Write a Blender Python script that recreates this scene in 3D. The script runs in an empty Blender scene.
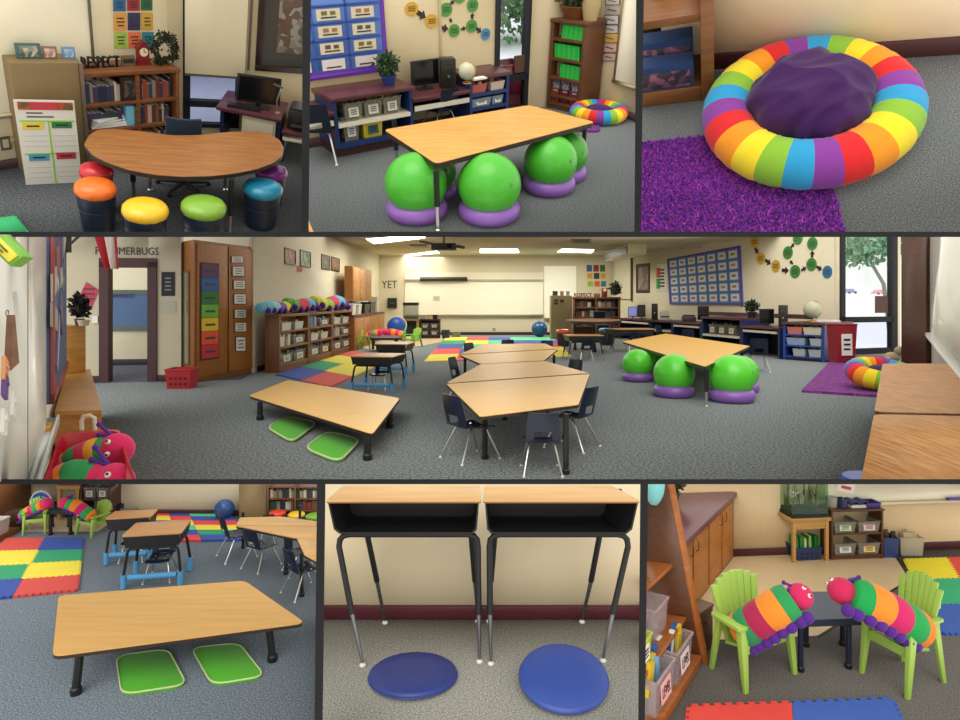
import bpy, bmesh, math, random
from mathutils import Vector as V, Matrix
rnd = random.Random(7)
SC = bpy.context.scene
COL = SC.collection
# ---------------------------------------------------------------- camera
F, PX, PY = 640.0, 480.0, 300.0          # focal length and horizon row of the 960x720 frame
cd = bpy.data.cameras.new('camera'); cam = bpy.data.objects.new('camera', cd); COL.objects.link(cam)
cam.rotation_euler = (math.pi/2, 0, 0)
cd.sensor_width = 36; cd.lens = F/960*36; cd.shift_y = -(360-PY)/960.0
cd.clip_start = 0.05; cd.clip_end = 300
SC.camera = cam
SC.view_settings.view_transform = 'Standard'; SC.view_settings.look = 'None'
SC.view_settings.gamma = 1; SC.view_settings.use_curve_mapping = False
def ray(u, v): return V(((u-PX)/F, 1.0, (PY-v)/F))
# ---------------------------------------------------------------- materials
def lin(hx, k=1.0):
    hx = hx.lstrip('#'); o = []
    for i in (0, 2, 4):
        c = int(hx[i:i+2], 16)/255.0
        c = c/12.92 if c <= .04045 else ((c+.055)/1.055)**2.4
        o.append(min(1, c*k))
    return (*o, 1)
MC = {}
def mat(hx, kind='plain', rough=None, k=1.0, hx2=None, scale=None):
    key = (hx, kind, rough, k, hx2, scale)
    if key in MC: return MC[key]
    m = bpy.data.materials.new(kind+'_'+hx); m.use_nodes = True
    n, l = m.node_tree.nodes, m.node_tree.links
    b = n['Principled BSDF']
    c = lin(hx, k); c2 = lin(hx2, k) if hx2 else (c[0]*.75, c[1]*.75, c[2]*.75, 1)
    b.inputs['Base Color'].default_value = c
    R = {'plain': .55, 'carpet': .95, 'wood': .42, 'laminate': .38, 'block': .6, 'fabric': .85, 'rug': .95, 'metal': .28, 'plastic': .35,
         'gloss': .16, 'clear': .2, 'print': .6, 'photo': .5, 'leaf': .6, 'cord': .8, 'foam': .75}.get(kind, .5)
    b.inputs['Roughness'].default_value = rough if rough is not None else R
    tc = n.new('ShaderNodeTexCoord')
    def noise(sc, detail=3, vec=None, rough_=.5):
        t = n.new('ShaderNodeTexNoise'); t.inputs['Scale'].default_value = sc; t.inputs['Detail'].default_value = detail
        t.inputs['Roughness'].default_value = rough_
        l.new(vec or tc.outputs['Object'], t.inputs['Vector']); return t.outputs['Fac']
    def ramp(fac, stops):
        r = n.new('ShaderNodeValToRGB'); e = r.color_ramp.elements
        while len(e) < len(stops): e.new(.5)
        for q, (p, cc) in zip(e, stops): q.position = p; q.color = cc
        l.new(fac, r.inputs['Fac']); return r.outputs['Color']
    def bump(fac, s, d=.01):
        q = n.new('ShaderNodeBump'); q.inputs['Strength'].default_value = s; q.inputs['Distance'].default_value = d
        l.new(fac, q.inputs['Height']); l.new(q.outputs['Normal'], b.inputs['Normal'])
    def mapping(s, r=(0, 0, 0)):
        q = n.new('ShaderNodeMapping'); q.inputs['Scale'].default_value = s; q.inputs['Rotation'].default_value = r
        l.new(tc.outputs['Object'], q.inputs['Vector']); return q.outputs['Vector']
    if kind == 'carpet':
        f = noise((scale or 70)*2, 2, rough_=.6)
        l.new(ramp(f, [(.34, (c[0]*.5, c[1]*.5, c[2]*.5, 1)), (.5, c), (.66, (min(1, c[0]*1.6), min(1, c[1]*1.6), min(1, c[2]*1.6), 1))]), b.inputs['Base Color'])
        bump(f, .3, .002); b.inputs['Specular IOR Level'].default_value = .1
    elif kind == 'rug':
        f = noise(scale or 45, 5, rough_=.8)
        l.new(ramp(f, [(.38, c2), (.5, c), (.62, (min(1, c[0]*1.7), min(1, c[1]*1.7), min(1, c[2]*1.7), 1))]), b.inputs['Base Color'])
        bump(f, 1, .02)
    elif kind in ('wood', 'laminate', 'oak'):
        s = scale or (3 if kind == 'laminate' else 4)
        v = mapping((s*.35, s*4, s*3) if kind != 'oak' else (s*3.2, s*.3, s*3))
        f = noise(2.2 if kind != 'oak' else 3, 6, v, .62)
        a = {'laminate': .9, 'wood': .72, 'oak': .62}[kind]
        d = lin(hx2, k) if hx2 else (c[0]*a, c[1]*a*.96, c[2]*a*.85, 1)
        l.new(ramp(f, [(.35, d), (.62, c)]), b.inputs['Base Color'])
        if kind == 'oak': b.inputs['Roughness'].default_value = .55
    elif kind == 'block':
        t = n.new('ShaderNodeTexBrick'); t.offset = .5
        mp = n.new('ShaderNodeMapping'); mp.inputs['Rotation'].default_value = (math.pi/2, 0, 0)
        l.new(tc.outputs['Object'], mp.inputs['Vector']); l.new(mp.outputs['Vector'], t.inputs['Vector'])
        t.inputs['Scale'].default_value = 1; t.inputs['Brick Width'].default_value = (scale or .4); t.inputs['Row Height'].default_value = (scale or .4)/2
        t.inputs['Mortar Size'].default_value = .006; t.inputs['Mortar Smooth'].default_value = .6
        t.inputs['Color1'].default_value = c; t.inputs['Color2'].default_value = (c[0]*.985, c[1]*.985, c[2]*.98, 1)
        t.inputs['Mortar'].default_value = (c[0]*.93, c[1]*.93, c[2]*.92, 1)
        l.new(t.outputs['Color'], b.inputs['Base Color'])
    elif kind == 'fabric':
        f = noise(scale or 90, 3); bump(f, .3, .003); b.inputs['Specular IOR Level'].default_value = .2
        b.inputs['Sheen Weight'].default_value = .15
    elif kind == 'foam':
        f = noise(scale or 12, 3)
        l.new(ramp(f, [(.3, (c[0]*.93, c[1]*.93, c[2]*.93, 1)), (.7, c)]), b.inputs['Base Color'])
    elif kind == 'metal': b.inputs['Metallic'].default_value = 1
    elif kind == 'leaf':
        f = noise(scale or 9, 3)
        l.new(ramp(f, [(.35, c2), (.65, c)]), b.inputs['Base Color'])
    elif kind == 'photo':
        t = n.new('ShaderNodeTexVoronoi'); t.inputs['Scale'].default_value = scale or 30; l.new(tc.outputs['Object'], t.inputs['Vector'])
        mx = n.new('ShaderNodeMix'); mx.data_type = 'RGBA'
        mx.inputs['A'].default_value = c; mx.inputs['B'].default_value = c2
        l.new(ramp(t.outputs['Color'], [(.35, (0, 0, 0, 1)), (.65, (1, 1, 1, 1))]), mx.inputs['Factor']); l.new(mx.outputs['Result'], b.inputs['Base Color'])
    elif kind == 'clear':
        b.inputs['Alpha'].default_value = .45
    elif kind == 'glass':
        n.remove(b); tr = n.new('ShaderNodeBsdfTransparent'); tr.inputs['Color'].default_value = c
        gl = n.new('ShaderNodeBsdfGlossy'); gl.inputs['Roughness'].default_value = .02
        mx = n.new('ShaderNodeMixShader'); mx.inputs[0].default_value = .05
        l.new(tr.outputs[0], mx.inputs[1]); l.new(gl.outputs[0], mx.inputs[2]); l.new(mx.outputs[0], n['Material Output'].inputs['Surface'])
    elif kind == 'emit':
        b.inputs['Emission Color'].default_value = c; b.inputs['Emission Strength'].default_value = scale or 1
    elif kind == 'plain' or kind == 'print':
        f = noise(scale or 6, 2)
        l.new(ramp(f, [(.3, (c[0]*.96, c[1]*.96, c[2]*.96, 1)), (.7, c)]), b.inputs['Base Color'])
    MC[key] = m
    return m
# ---------------------------------------------------------------- mesh builder
def lerp(a, b, t): return a+(b-a)*t
def roundpoly(pts, r, n=5):
    out = []; N = len(pts)
    for i in range(N):
        p = V(pts[i][:2]).to_2d(); a = (V(pts[i-1][:2]).to_2d()-p); b = (V(pts[(i+1) % N][:2]).to_2d()-p)
        d = min(r, a.length*.45, b.length*.45); A = p+a.normalized()*d; B = p+b.normalized()*d
        for k in range(n+1):
            t = k/n; q = A*(1-t)**2+p*2*t*(1-t)+B*t*t; out.append((q.x, q.y))
    return out
class MB:
    def __init__(s): s.v = []; s.f = []; s.mi = []; s.m = 0
    def add(s, vs, fs):
        o = len(s.v); s.v += [V(x) for x in vs]
        for f in fs: s.f.append([i+o for i in f]); s.mi.append(s.m)
        return s
    def hexa(s, p): return s.add(p, [(3, 2, 1, 0), (4, 5, 6, 7), (0, 1, 5, 4), (1, 2, 6, 5), (2, 3, 7, 6), (3, 0, 4, 7)])
    def box(s, x0, x1, y0, y1, z0, z1):
        return s.hexa([(x0, y0, z0), (x1, y0, z0), (x1, y1, z0), (x0, y1, z0), (x0, y0, z1), (x1, y0, z1), (x1, y1, z1), (x0, y1, z1)])
    def cbox(s, c, d, M=None):
        i = len(s.v); s.box(-d[0]/2, d[0]/2, -d[1]/2, d[1]/2, -d[2]/2, d[2]/2)
        T = Matrix.Translation(c) @ (M.to_4x4() if M else Matrix())
        for k in range(i, len(s.v)): s.v[k] = T @ s.v[k]
        return s
    def prism(s, poly, z0, z1, top=None):
        n = len(poly); ar = sum(poly[i][0]*poly[(i+1) % n][1]-poly[(i+1) % n][0]*poly[i][1] for i in range(n))
        if ar < 0: poly = poly[::-1]; top = top[::-1] if top else None
        top = top or poly
        return s.add([(p[0], p[1], z0) for p in poly]+[(p[0], p[1], z1) for p in top],
                     [tuple(range(n))[::-1], tuple(range(n, 2*n))]+[(i, (i+1) % n, n+(i+1) % n, n+i) for i in range(n)])
    def tube(s, pts, r, n=8, r1=None):
        pts = [V(p) for p in pts]; N = len(pts); rings = []; prev = None
        for i, p in enumerate(pts):
            t = (pts[min(i+1, N-1)]-pts[max(i-1, 0)]).normalized()
            a = prev if prev else (V((0, 0, 1)) if abs(t.z) < .9 else V((1, 0, 0)))
            x = (a-t*a.dot(t)).normalized(); prev = x; y = t.cross(x)
            rr = r if r1 is None else lerp(r, r1, i/(N-1))
            rings.append([p+x*rr*math.cos(2*math.pi*k/n)+y*rr*math.sin(2*math.pi*k/n) for k in range(n)])
        vs = [q for g in rings for q in g]; fs = []
        for i in range(N-1):
            for k in range(n):
                a = i*n+k; b = i*n+(k+1) % n; fs.append((a, b, b+n, a+n))
        fs += [tuple(range(n))[::-1], tuple(range((N-1)*n, N*n))]
        return s.add(vs, fs)
    def lathe(s, prof, n=24, c=(0, 0, 0)):
        vs = []; fs = []
        for r, z in prof:
            for k in range(n):
                a = 2*math.pi*k/n; vs.append((c[0]+max(r, 1e-4)*math.cos(a), c[1]+max(r, 1e-4)*math.sin(a), c[2]+z))
        for i in range(len(prof)-1):
            for k in range(n):
                a = i*n+k; b = i*n+(k+1) % n; fs.append((a, b, b+n, a+n))
        fs += [tuple(range(n))[::-1], tuple(range((len(prof)-1)*n, len(prof)*n))]
        return s.add(vs, fs)
    def ell(s, c, r, nu=20, nv=12, M=None, fn=None):
        if not hasattr(r, '__len__'): r = (r, r, r)
        vs = []; fs = []; c = V(c)
        for j in range(nv+1):
            th = math.pi*j/nv
            for k in range(nu):
                a = 2*math.pi*k/nu; d = V((math.sin(th)*math.cos(a), math.sin(th)*math.sin(a), -math.cos(th)))
                q = V((d.x*r[0], d.y*r[1], d.z*r[2]))
                if fn: q = q*fn(d)
                if M: q = M @ q
                vs.append(c+q)
        for j in range(nv):
            for k in range(nu):
                a = j*nu+k; b = j*nu+(k+1) % nu; fs.append((a, b, b+nu, a+nu))
        return s.add(vs, fs)
    def torus(s, c, R, r, nu=36, nv=12, rz=None, col=None, wob=0):
        c = V(c); vs = []; rz = rz or r; o = len(s.f)
        for i in range(nu):
            a = 2*math.pi*i/nu
            for j in range(nv):
                b = 2*math.pi*j/nv; w = 1+wob*math.sin(i*2.7+math.sin(j*1.3+i))*math.sin(j*1.1+i*.9)
                rr = R+r*w*math.cos(b); vs.append(c+V((rr*math.cos(a), rr*math.sin(a), rz*w*math.sin(b))))
        for i in range(nu):
            if col: s.m = col(i)
            s.add([], []); 
            for j in range(nv):
                a = i*nv+j; b = i*nv+(j+1) % nv; i2 = (i+1) % nu
                s.f.append([x+len(s.v) for x in (a, i2*nv+j, i2*nv+(j+1) % nv, b)]); s.mi.append(s.m)
        s.v += vs
        return s
    def sheet(s, fn, nu, nv, th, skip=()):
        """thick sheet; fn(u,v) -> point; th = offset vector"""
        th = V(th); P = [[V(fn(i/nu, j/nv)) for j in range(nv+1)] for i in range(nu+1)]; o = len(s.v)
        for i in range(nu+1):
            for j in range(nv+1): s.v.append(P[i][j]); s.v.append(P[i][j]+th)
        I = lambda i, j, k: o+((i*(nv+1)+j)*2+k)
        ok = lambda i, j: 0 <= i < nu and 0 <= j < nv and (i, j) not in skip
        for i in range(nu):
            for j in range(nv):
                if not ok(i, j): continue
                s.f.append([I(i, j, 0), I(i+1, j, 0), I(i+1, j+1, 0), I(i, j+1, 0)]); s.mi.append(s.m)
                s.f.append([I(i, j, 1), I(i, j+1, 1), I(i+1, j+1, 1), I(i+1, j, 1)]); s.mi.append(s.m)
                for di, dj, a, b in ((-1, 0, (i, j), (i, j+1)), (1, 0, (i+1, j+1), (i+1, j)), (0, -1, (i+1, j), (i, j)), (0, 1, (i, j+1), (i+1, j+1))):
                    if not ok(i+di, j+dj):
                        s.f.append([I(*a, 0), I(*b, 0), I(*b, 1), I(*a, 1)]); s.mi.append(s.m)
        return s
    def xf(s, M, start=0):
        for k in range(start, len(s.v)): s.v[k] = M @ s.v[k]
        return s
    def build(s, name, mats, parent=None, bev=0, ang=40, fix=True):
        me = bpy.data.meshes.new(name); me.from_pydata([tuple(p) for p in s.v], [], s.f)
        if not isinstance(mats, (list, tuple)): mats = [mats]
        for m in mats: me.materials.append(m)
        for p, i in zip(me.polygons, s.mi): p.material_index = i
        bm = bmesh.new(); bm.from_mesh(me)
        if fix: bmesh.ops.recalc_face_normals(bm, faces=bm.faces)
        if bev:
            ed = [e for e in bm.edges if len(e.link_faces) == 2 and e.calc_face_angle(0) > .6]
            bmesh.ops.bevel(bm, geom=ed, offset=bev, segments=2, affect='EDGES', profile=.5, clamp_overlap=True)
        bm.to_mesh(me); bm.free()
        me.shade_smooth(); me.set_sharp_from_angle(angle=math.radians(ang))
        o = bpy.data.objects.new(name, me); COL.objects.link(o)
        if parent: o.parent = parent
        return o
def tag(o, label=None, cat=None, group=None, kind=None):
    if label: o['label'] = label
    if cat: o['category'] = cat
    if group: o['group'] = group
    if kind: o['kind'] = kind
    return o
# ---------------------------------------------------------------- rooms
ROOMS = []
class Room:
    def __init__(s, cell, h, vp=None, size=1.0):
        s.cell = cell; s.h = h; s.size = size; s.roots = []; ROOMS.append(s)
        if vp:
            up = -ray(*vp).normalized()
            cu = sum(p[0] for p in cell)/4; cv = sum(p[1] for p in cell)/4
            f = ray(cu, cv); f = (f-up*f.dot(up)).normalized()
            x = f.cross(up)
            s.R = Matrix((x, f, up)).transposed()
        else: s.R = Matrix.Identity(3)
        s.RT = s.R.transposed(); s.cam = V((0, 0, h))
        s.M = Matrix.Scale(s.size, 4) @ s.R.to_4x4() @ Matrix.Translation(-s.cam)
    def world(s, p): return s.R @ (V(p)-s.cam)
    def proj(s, p): w = s.world(p); return PX+F*w.x/w.y, PY-F*w.z/w.y
    def rr(s, u, v): return s.RT @ ray(u, v)
    def on(s, u, v, z=0.0):
        r = s.rr(u, v); t = (z-s.h)/r.z; return s.cam+r*t
    def hgt(s, p, v):
        a = s.world((p[0], p[1], 0)); b = s.R @ V((0, 0, 1)); k = (PY-v)/F
        return (k*a.y-a.z)/(b.z-k*b.y)
    def hgt2(s, p, u, v):
        """height above floor point p of the spot seen at (u,v), least squares"""
        best = min((((s.proj((p[0], p[1], z/400))[0]-u)**2+(s.proj((p[0], p[1], z/400))[1]-v)**2), z/400) for z in range(0, 1600))
        return best[1]
    def mpp(s, p): return s.world(p).y/F
    def thing(s, name, label, cat, loc, yaw=0, group=None, M=None):
        o = bpy.data.objects.new(name, None); o.empty_display_size = .1; COL.objects.link(o)
        o.matrix_world = s.M @ Matrix.Translation(V(loc)) @ Matrix.Rotation(yaw, 4, 'Z') @ (M or Matrix())
        tag(o, label, cat, group); s.roots.append(o); return o
    def solo(s, mb, name, mats, label, cat, loc=(0, 0, 0), yaw=0, group=None, kind=None, bev=0, M=None, ang=40):
        o = mb.build(name, mats, None, bev, ang)
        o.matrix_world = s.M @ Matrix.Translation(V(loc)) @ Matrix.Rotation(yaw, 4, 'Z') @ (M or Matrix())
        tag(o, label, cat, group, kind); s.roots.append(o); return o
    def floor(s, mt, name='floor'):
        c = [s.on(*p) for p in s.cell]
        return c
    def plane(s, A, B): return Wall(s, A, B)
class Wall:
    """vertical plane through floor points A (left) and B (right)"""
    def __init__(s, R, A, B):
        s.R = R; s.A = V((A[0], A[1], 0)); s.B = V((B[0], B[1], 0)); s.ax = (s.B-s.A).normalized(); s.L = (s.B-s.A).length
        s.yaw = math.atan2(s.ax.y, s.ax.x); s.n = V((s.ax.y, -s.ax.x, 0))
    def at(s, u, v, off=0):
        r = s.R.rr(u, v); P = s.A+s.n*off; t = (P-s.R.cam).dot(s.n)/r.dot(s.n); return s.R.cam+r*t
    def sz(s, u, v, off=0):
        p = s.at(u, v, off); return (p-s.A).dot(s.ax), p.z
    def pos(s, d, z=0, off=0): return s.A+s.ax*d+s.n*off+V((0, 0, z))
    def quad(s, pts, off=0): return [s.sz(u, v, off) for u, v in pts]
def wall_mesh(L0, L1, H, th=.1, holes=(), z0=0):
    """wall slab in local coordinates (x along, y away), rectangular holes (x0,x1,z0,z1)"""
    xs = sorted({L0, L1, *[h[0] for h in holes], *[h[1] for h in holes]}); zs = sorted({z0, H, *[h[2] for h in holes], *[h[3] for h in holes]})
    mb = MB()
    for i in range(len(xs)-1):
        for j in range(len(zs)-1):
            cx = (xs[i]+xs[i+1])/2; cz = (zs[j]+zs[j+1])/2
            if any(h[0] < cx < h[1] and h[2] < cz < h[3] for h in holes): continue
            mb.box(xs[i], xs[i+1], 0, th, zs[j], zs[j+1])
    return mb
def build_wall(W, name, mt, H, l0=0, l1=None, holes=(), th=.1):
    mb = wall_mesh(l0, W.L if l1 is None else l1, H, th, holes)
    return W.R.solo(mb, name, mt, None, None, W.A, W.yaw, kind='structure')
def baseboard(W, name, mt, h=.1, l0=0, l1=None, th=.02, holes=()):
    mb = MB(); cuts = [l0]+[x for hh in holes for x in hh]+[W.L if l1 is None else l1]
    for a, b in zip(cuts[::2], cuts[1::2]):
        if b > a: mb.box(a, b, -th, 0, 0, h)
    return W.R.solo(mb, name, mt, None, None, W.A, W.yaw, kind='structure', bev=.003)
def build_floor(R, name, mt, pts, z=0, th=.04, label=None):
    return R.solo(MB().prism([(p.x, p.y) for p in pts], z-th, z), name, mt, None, None, kind='structure')
# ---------------------------------------------------------------- writing
def text(parent, s, size, loc, mt, name='lettering', ext=.002, M=None, align='CENTER', width=None, height=None, R=None):
    cu = bpy.data.curves.new('t', 'FONT'); cu.body = s; cu.size = 1; cu.align_x = align; cu.align_y = 'CENTER'; cu.extrude = .01; cu.resolution_u = 2
    o = bpy.data.objects.new('t', cu); COL.objects.link(o)
    bpy.context.view_layer.update()
    me = bpy.data.meshes.new_from_object(o.evaluated_get(bpy.context.evaluated_depsgraph_get()))
    COL.objects.unlink(o); bpy.data.objects.remove(o)
    xs = [v.co.x for v in me.vertices]; ys = [v.co.y for v in me.vertices]
    kx = (width/(max(xs)-min(xs))) if width else size; ky = (height/(max(ys)-min(ys))) if height else (size or kx)
    if not size and not width: kx = ky
    cy = (max(ys)+min(ys))/2
    T = Matrix.Translation(V(loc)) @ (M or Matrix()) @ Matrix.Rotation(math.pi/2, 4, 'X') @ Matrix.Diagonal((kx, ky, ext/.01, 1)) @ Matrix.Translation((0, -cy, 0))
    me.transform(T); me.name = name; me.materials.clear(); me.materials.append(mt)
    ob = bpy.data.objects.new(name, me); COL.objects.link(ob)
    if parent: ob.parent = parent
    return ob
# ---------------------------------------------------------------- shared materials
BLK = mat('17181c', 'plastic', rough=.45); NAVY = mat('18233f', 'plastic', rough=.4); CHROME = mat('c9c9c6', 'metal')
EDGE = mat('2a1d17', rough=.5); MAPLE = mat('e0ac5e', 'laminate'); MAPLE2 = mat('dcb27c', 'laminate')
FOAMB = mat('5aa6dc', 'foam'); WHITE = mat('e9e6dc'); PAPER = mat('efeee8', 'print'); INK = mat('26262a')
GREENB = mat('58cf35', 'gloss', rough=.28); LILAC = mat('8a5fb4', 'plastic', rough=.35); MAROON = mat('4a1f26', rough=.5)
LBROWN = mat('8a5a36', 'wood'); RAIN = [mat(c, 'fabric', k=.84) for c in ('2f9fd6', '8cbf3c', 'f6de2e', 'f59a24', 'e0282c', '8a3fa0')]
SPEC = mat('dfe0dc', 'plastic'); DK = mat('0d0e12', rough=.5)
def rz(a): return Matrix.Rotation(a, 4, 'Z')
def rx(a): return Matrix.Rotation(a, 4, 'X')
def ry(a): return Matrix.Rotation(a, 4, 'Y')
def loc_of(R, loc, yaw, x, y, z=0):
    c, s_ = math.cos(yaw), math.sin(yaw); return V((loc[0]+x*c-y*s_, loc[1]+x*s_+y*c, loc[2]+z if len(loc) > 2 else z))
def table(R, name, label, px, z, feet, th=.03, top=MAPLE, edge=EDGE, r=.05, leg_r=.022, chrome=0, cat='table', group=None, floorpts=None, legmat=None, inset=.12, legname='leg', splay=0):
    P = floorpts or [R.on(u, v, z) for u, v in px]
    c = sum(P, V((0, 0, 0)))/len(P); c.z = 0
    T = R.thing(name, label, cat, c, 0, group)
    L = [(p.x-c.x, p.y-c.y) for p in P]
    poly = roundpoly(L, r)
    MB().prism(poly, z-.006, z).build('tabletop', top, T, ang=30)
    MB().prism([(x*1.002, y*1.002) for x, y in poly], z-th, z-.006).build('edge_band', edge, T, ang=30)
    for f in feet:
        q = R.on(*f) if len(f) == 2 else V(f); x, y = q.x-c.x, q.y-c.y
        tx, ty = x*(1-splay), y*(1-splay); zc = z*chrome
        zt = z-th
        if chrome:
            a = lerp(V((x, y, 0)), V((tx, ty, zt)), chrome)
            lg = MB().tube([(tx, ty, zt), a], leg_r).build(legname, legmat or BLK, T)
            m = MB().tube([a, (x, y, leg_r*.8)], leg_r*.7); m.lathe([(leg_r*1.3, 0), (leg_r*1.3, leg_r*.5), (leg_r*.6, leg_r)], 12, (x, y, 0)); m.build('leg_tip', CHROME, lg)
        else:
            lg = MB().tube([(tx, ty, zt), (x, y, leg_r)], leg_r).build(legname, legmat or BLK, T)
            MB().lathe([(leg_r*1.25, 0), (leg_r*1.35, leg_r*1.4), (leg_r, leg_r*1.8)], 12, (x, y, 0)).build('foot_cap', BLK, lg)
    return T
def student_desk(R, label, loc, yaw, w, d, h, s=1.0, foam=True, top=None, bh=.15, group=None, lower=.5, name='student_desk', open_front=True, tr=.02, foam_front=True):
    """open book box desk; local front -y faces away from the sitter or not, as placed"""
    T = R.thing(name, label, 'desk', loc, yaw, group)
    bh *= s; tr *= s; t = .03*s
    poly = roundpoly([(-w/2, -d/2), (w/2, -d/2), (w/2*.97, d/2), (-w/2*.97, d/2)], .04*s)
    MB().prism(poly, h-.022*s, h).build('desktop', top or MAPLE2, T, bev=.003*s, ang=30)
    m = MB(); z1 = h-.022*s; z0 = z1-bh; wi = w*.96; di = d*.9; k = .012*s
    def tray(y0, y1):
        m.hexa([(-wi/2*.9, y0, z0), (wi/2*.9, y0, z0), (wi/2*.9, y1, z0), (-wi/2*.9, y1, z0), (-wi/2*.9, y0, z0+k), (wi/2*.9, y0, z0+k), (wi/2*.9, y1, z0+k), (-wi/2*.9, y1, z0+k)])
    tray(-di/2, di/2)
    for sx in (-1, 1):
        m.hexa([(sx*wi/2*.9-k/2, -di/2, z0), (sx*wi/2*.9+k/2, -di/2, z0), (sx*wi/2*.9+k/2, di/2, z0), (sx*wi/2*.9-k/2, di/2, z0),
                (sx*wi/2-k/2, -di/2, z1), (sx*wi/2+k/2, -di/2, z1), (sx*wi/2+k/2, di/2, z1), (sx*wi/2-k/2, di/2, z1)])
    yb = di/2 if open_front else -di/2
    m.box(-wi/2*.93, wi/2*.93, yb-k/2, yb+k/2, z0, z1); m.build('book_box', BLK, T)
    zl = h*lower*.62
    for sy in (-1, 1):
        y = sy*d*.40; yo = y+sy*.03*s; x0 = w*.40; x1 = w*.47; c = .07*s; zt = z0-tr
        pts = [(-x1, yo, zl)]+[(-x0-(c*.35)*(1-math.sin(a)) , y, zt-c+c*math.sin(a)) for a in (0, .5, 1, 1.57)]
        pts = [(-x1, yo, zl), (-x0-c*.3, y, zt-c), (-x0-c*.1, y, zt-c*.35), (-x0+c*.4, y, zt), (x0-c*.4, y, zt), (x0+c*.1, y, zt-c*.35), (x0+c*.3, y, zt-c), (x1, yo, zl)]
        MB().tube(pts, tr, 10).build('leg_frame', BLK, T)
        for sx in (-1, 1):
            if foam and (sy < 0 or foam_front):
                MB().tube([(sx*x1, yo, zl*1.02), (sx*x1, yo, .012*s)], tr*1.9, 12).build('foam_sleeve', FOAMB, T)
            else:
                f = MB().tube([(sx*x1, yo, zl), (sx*(x1+.03*s*(1 if not foam else 0)), yo+sy*.01, tr)], tr*.72, 10, tr*.5); f.lathe([(tr*1.1, 0), (tr, tr*.7), (tr*.5, tr)], 12, (sx*(x1+.03*s*(1 if not foam else 0)), yo+sy*.01, 0)); f.build('leg_tip', CHROME, T)
    if foam: MB().tube([(-x1*.86, -d*.40-.03*s, zl*.8), (x1*.86, -d*.40-.03*s, zl*.8)], tr*1.9, 12).build('foam_roll', FOAMB, T)
    return T
def student_chair(R, label, loc, yaw, s=1.0, cm=None, group=None, disc=False):
    """sitter looks to +y; the back stands at -y"""
    cm = cm or NAVY; T = R.thing('student_chair', label, 'chair', loc, yaw, group)
    sh = .40*s; w = .40*s
    def seat(u, v):
        x = (u-.5)*w*(1-.12*(1-v)); y = lerp(-.18, .20, v)*s; z = sh-.02*s*math.sin(math.pi*v)-.02*s*(1-(2*u-1)**2)-(.03*s*max(0, v-.85)/.15)
        return (x, y, z)
    MB().sheet(seat, 8, 8, (0, 0, -.012*s)).build('seat', cm, T)
    def back(u, v):
        ww = w*(1-.1*v-.25*max(0, v-.8)); x = (u-.5)*ww; z = sh-.02*s+v*.36*s; y = -.18*s-.09*s*v-.035*s*(1-(2*u-1)**2)*(1 if v > .1 else .3)
        return (x, y, z)
    MB().sheet(back, 8, 8, (0, -.012*s, 0), skip={(i, j) for i in (2, 3, 4, 5) for j in (1, 2)}).build('backrest', cm, T)
    if disc: MB().lathe([(.05*s, 0), (.05*s, .004*s)], 20).xf(Matrix.Translation((0, -.268*s, sh+.22*s)) @ rx(math.pi/2+.24)).build('sticker', LILAC, T)
    for sx in (-1, 1):
        for sy in (-1, 1):
            p0 = (sx*.10*s, sy*.06*s, sh-.03*s); p1 = (sx*.15*s, sy*.11*s, sh-.07*s); p2 = (sx*.22*s, sy*(.24 if sy > 0 else .27)*s, .012*s)
            lg = MB().tube([p0, p1, p2], .011*s, 8).build('leg', CHROME, T)
            MB().lathe([(.018*s, 0), (.018*s, .012*s), (.01*s, .022*s)], 10, (p2[0], p2[1], 0)).build('glide', SPEC, lg)
    return T
def gym_ball(R, c, r, label, m=None, group=None, base=True, blabel=None, bgroup=None, wring=None, mring=None):
    p = V((c[0], c[1], 0)); rt = r*.30
    def f(d): return 1+.0015*math.sin(d.z*60)
    zc = (r*1.0+rt*.45) if base else r
    b = MB().ell((0, 0, zc), (r, r, r*.99), 40, 28, fn=f)
    T = R.thing('exercise_ball', label, 'ball', p, 0, group)
    b.build('ball_shell', m or GREENB, T)
    MB().lathe([(.02*r/.3, 0), (.016*r/.3, .01*r/.3)], 12).xf(Matrix.Translation((r*.62, -r*.72, zc+r*.28)) @ Matrix.Rotation(1.2, 4, 'X')).build('valve_plug', mat('3f9a2a'), T)
    if base:
        W = wring or r*1.02
        g = MB().torus((0, 0, rt), W-rt, rt, 40, 14)
        R.solo(g, 'ball_base_ring', mring or LILAC, blabel, 'ring cushion', p, 0, bgroup)
    return T
def bookcase(R, label, loc, yaw, w, d, h, shelves, cols, m=None, t=.03, cat='bookcase', name='bookcase', back=None, kick=.06, group=None):
    m = m or LBROWN; T = R.thing(name, label, cat, loc, yaw, group)
    MB().box(0, t, 0, d, 0, h-t).build('side_panel', m, T, bev=.003); MB().box(w-t, w, 0, d, 0, h-t).build('side_panel', m, T, bev=.003)
    MB().box(-.01, w+.01, -.01, d, h-t, h).build('top_panel', m, T, bev=.004)
    MB().box(t, w-t, d-.012, d, 0, h-t).build('back_panel', back or m, T)
    MB().box(t, w-t, .01, .03, 0, kick).build('kick_board', m, T)
    xs = [t]+[c for c in cols]+[w-t]
    for c in cols: MB().box(c-t/2, c+t/2, .0, d-.012, kick, h-t).build('divider', m, T)
    for z in shelves:
        for a, b in zip(xs[:-1], xs[1:]):
            MB().box(a+(t/2 if a != t else 0), b-(t/2 if b != w-t else 0), .0, d-.012, z-t*.8, z).build('shelf', m, T, bev=.002)
    return T
PAL = ['3a3430', '6b2f2a', '2c3d5c', '8b8578', '2f4a36', 'b8ae98', '4a3a55', '7a5b36', 'a53a2e', '27304a', 'cfc8b4']
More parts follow.
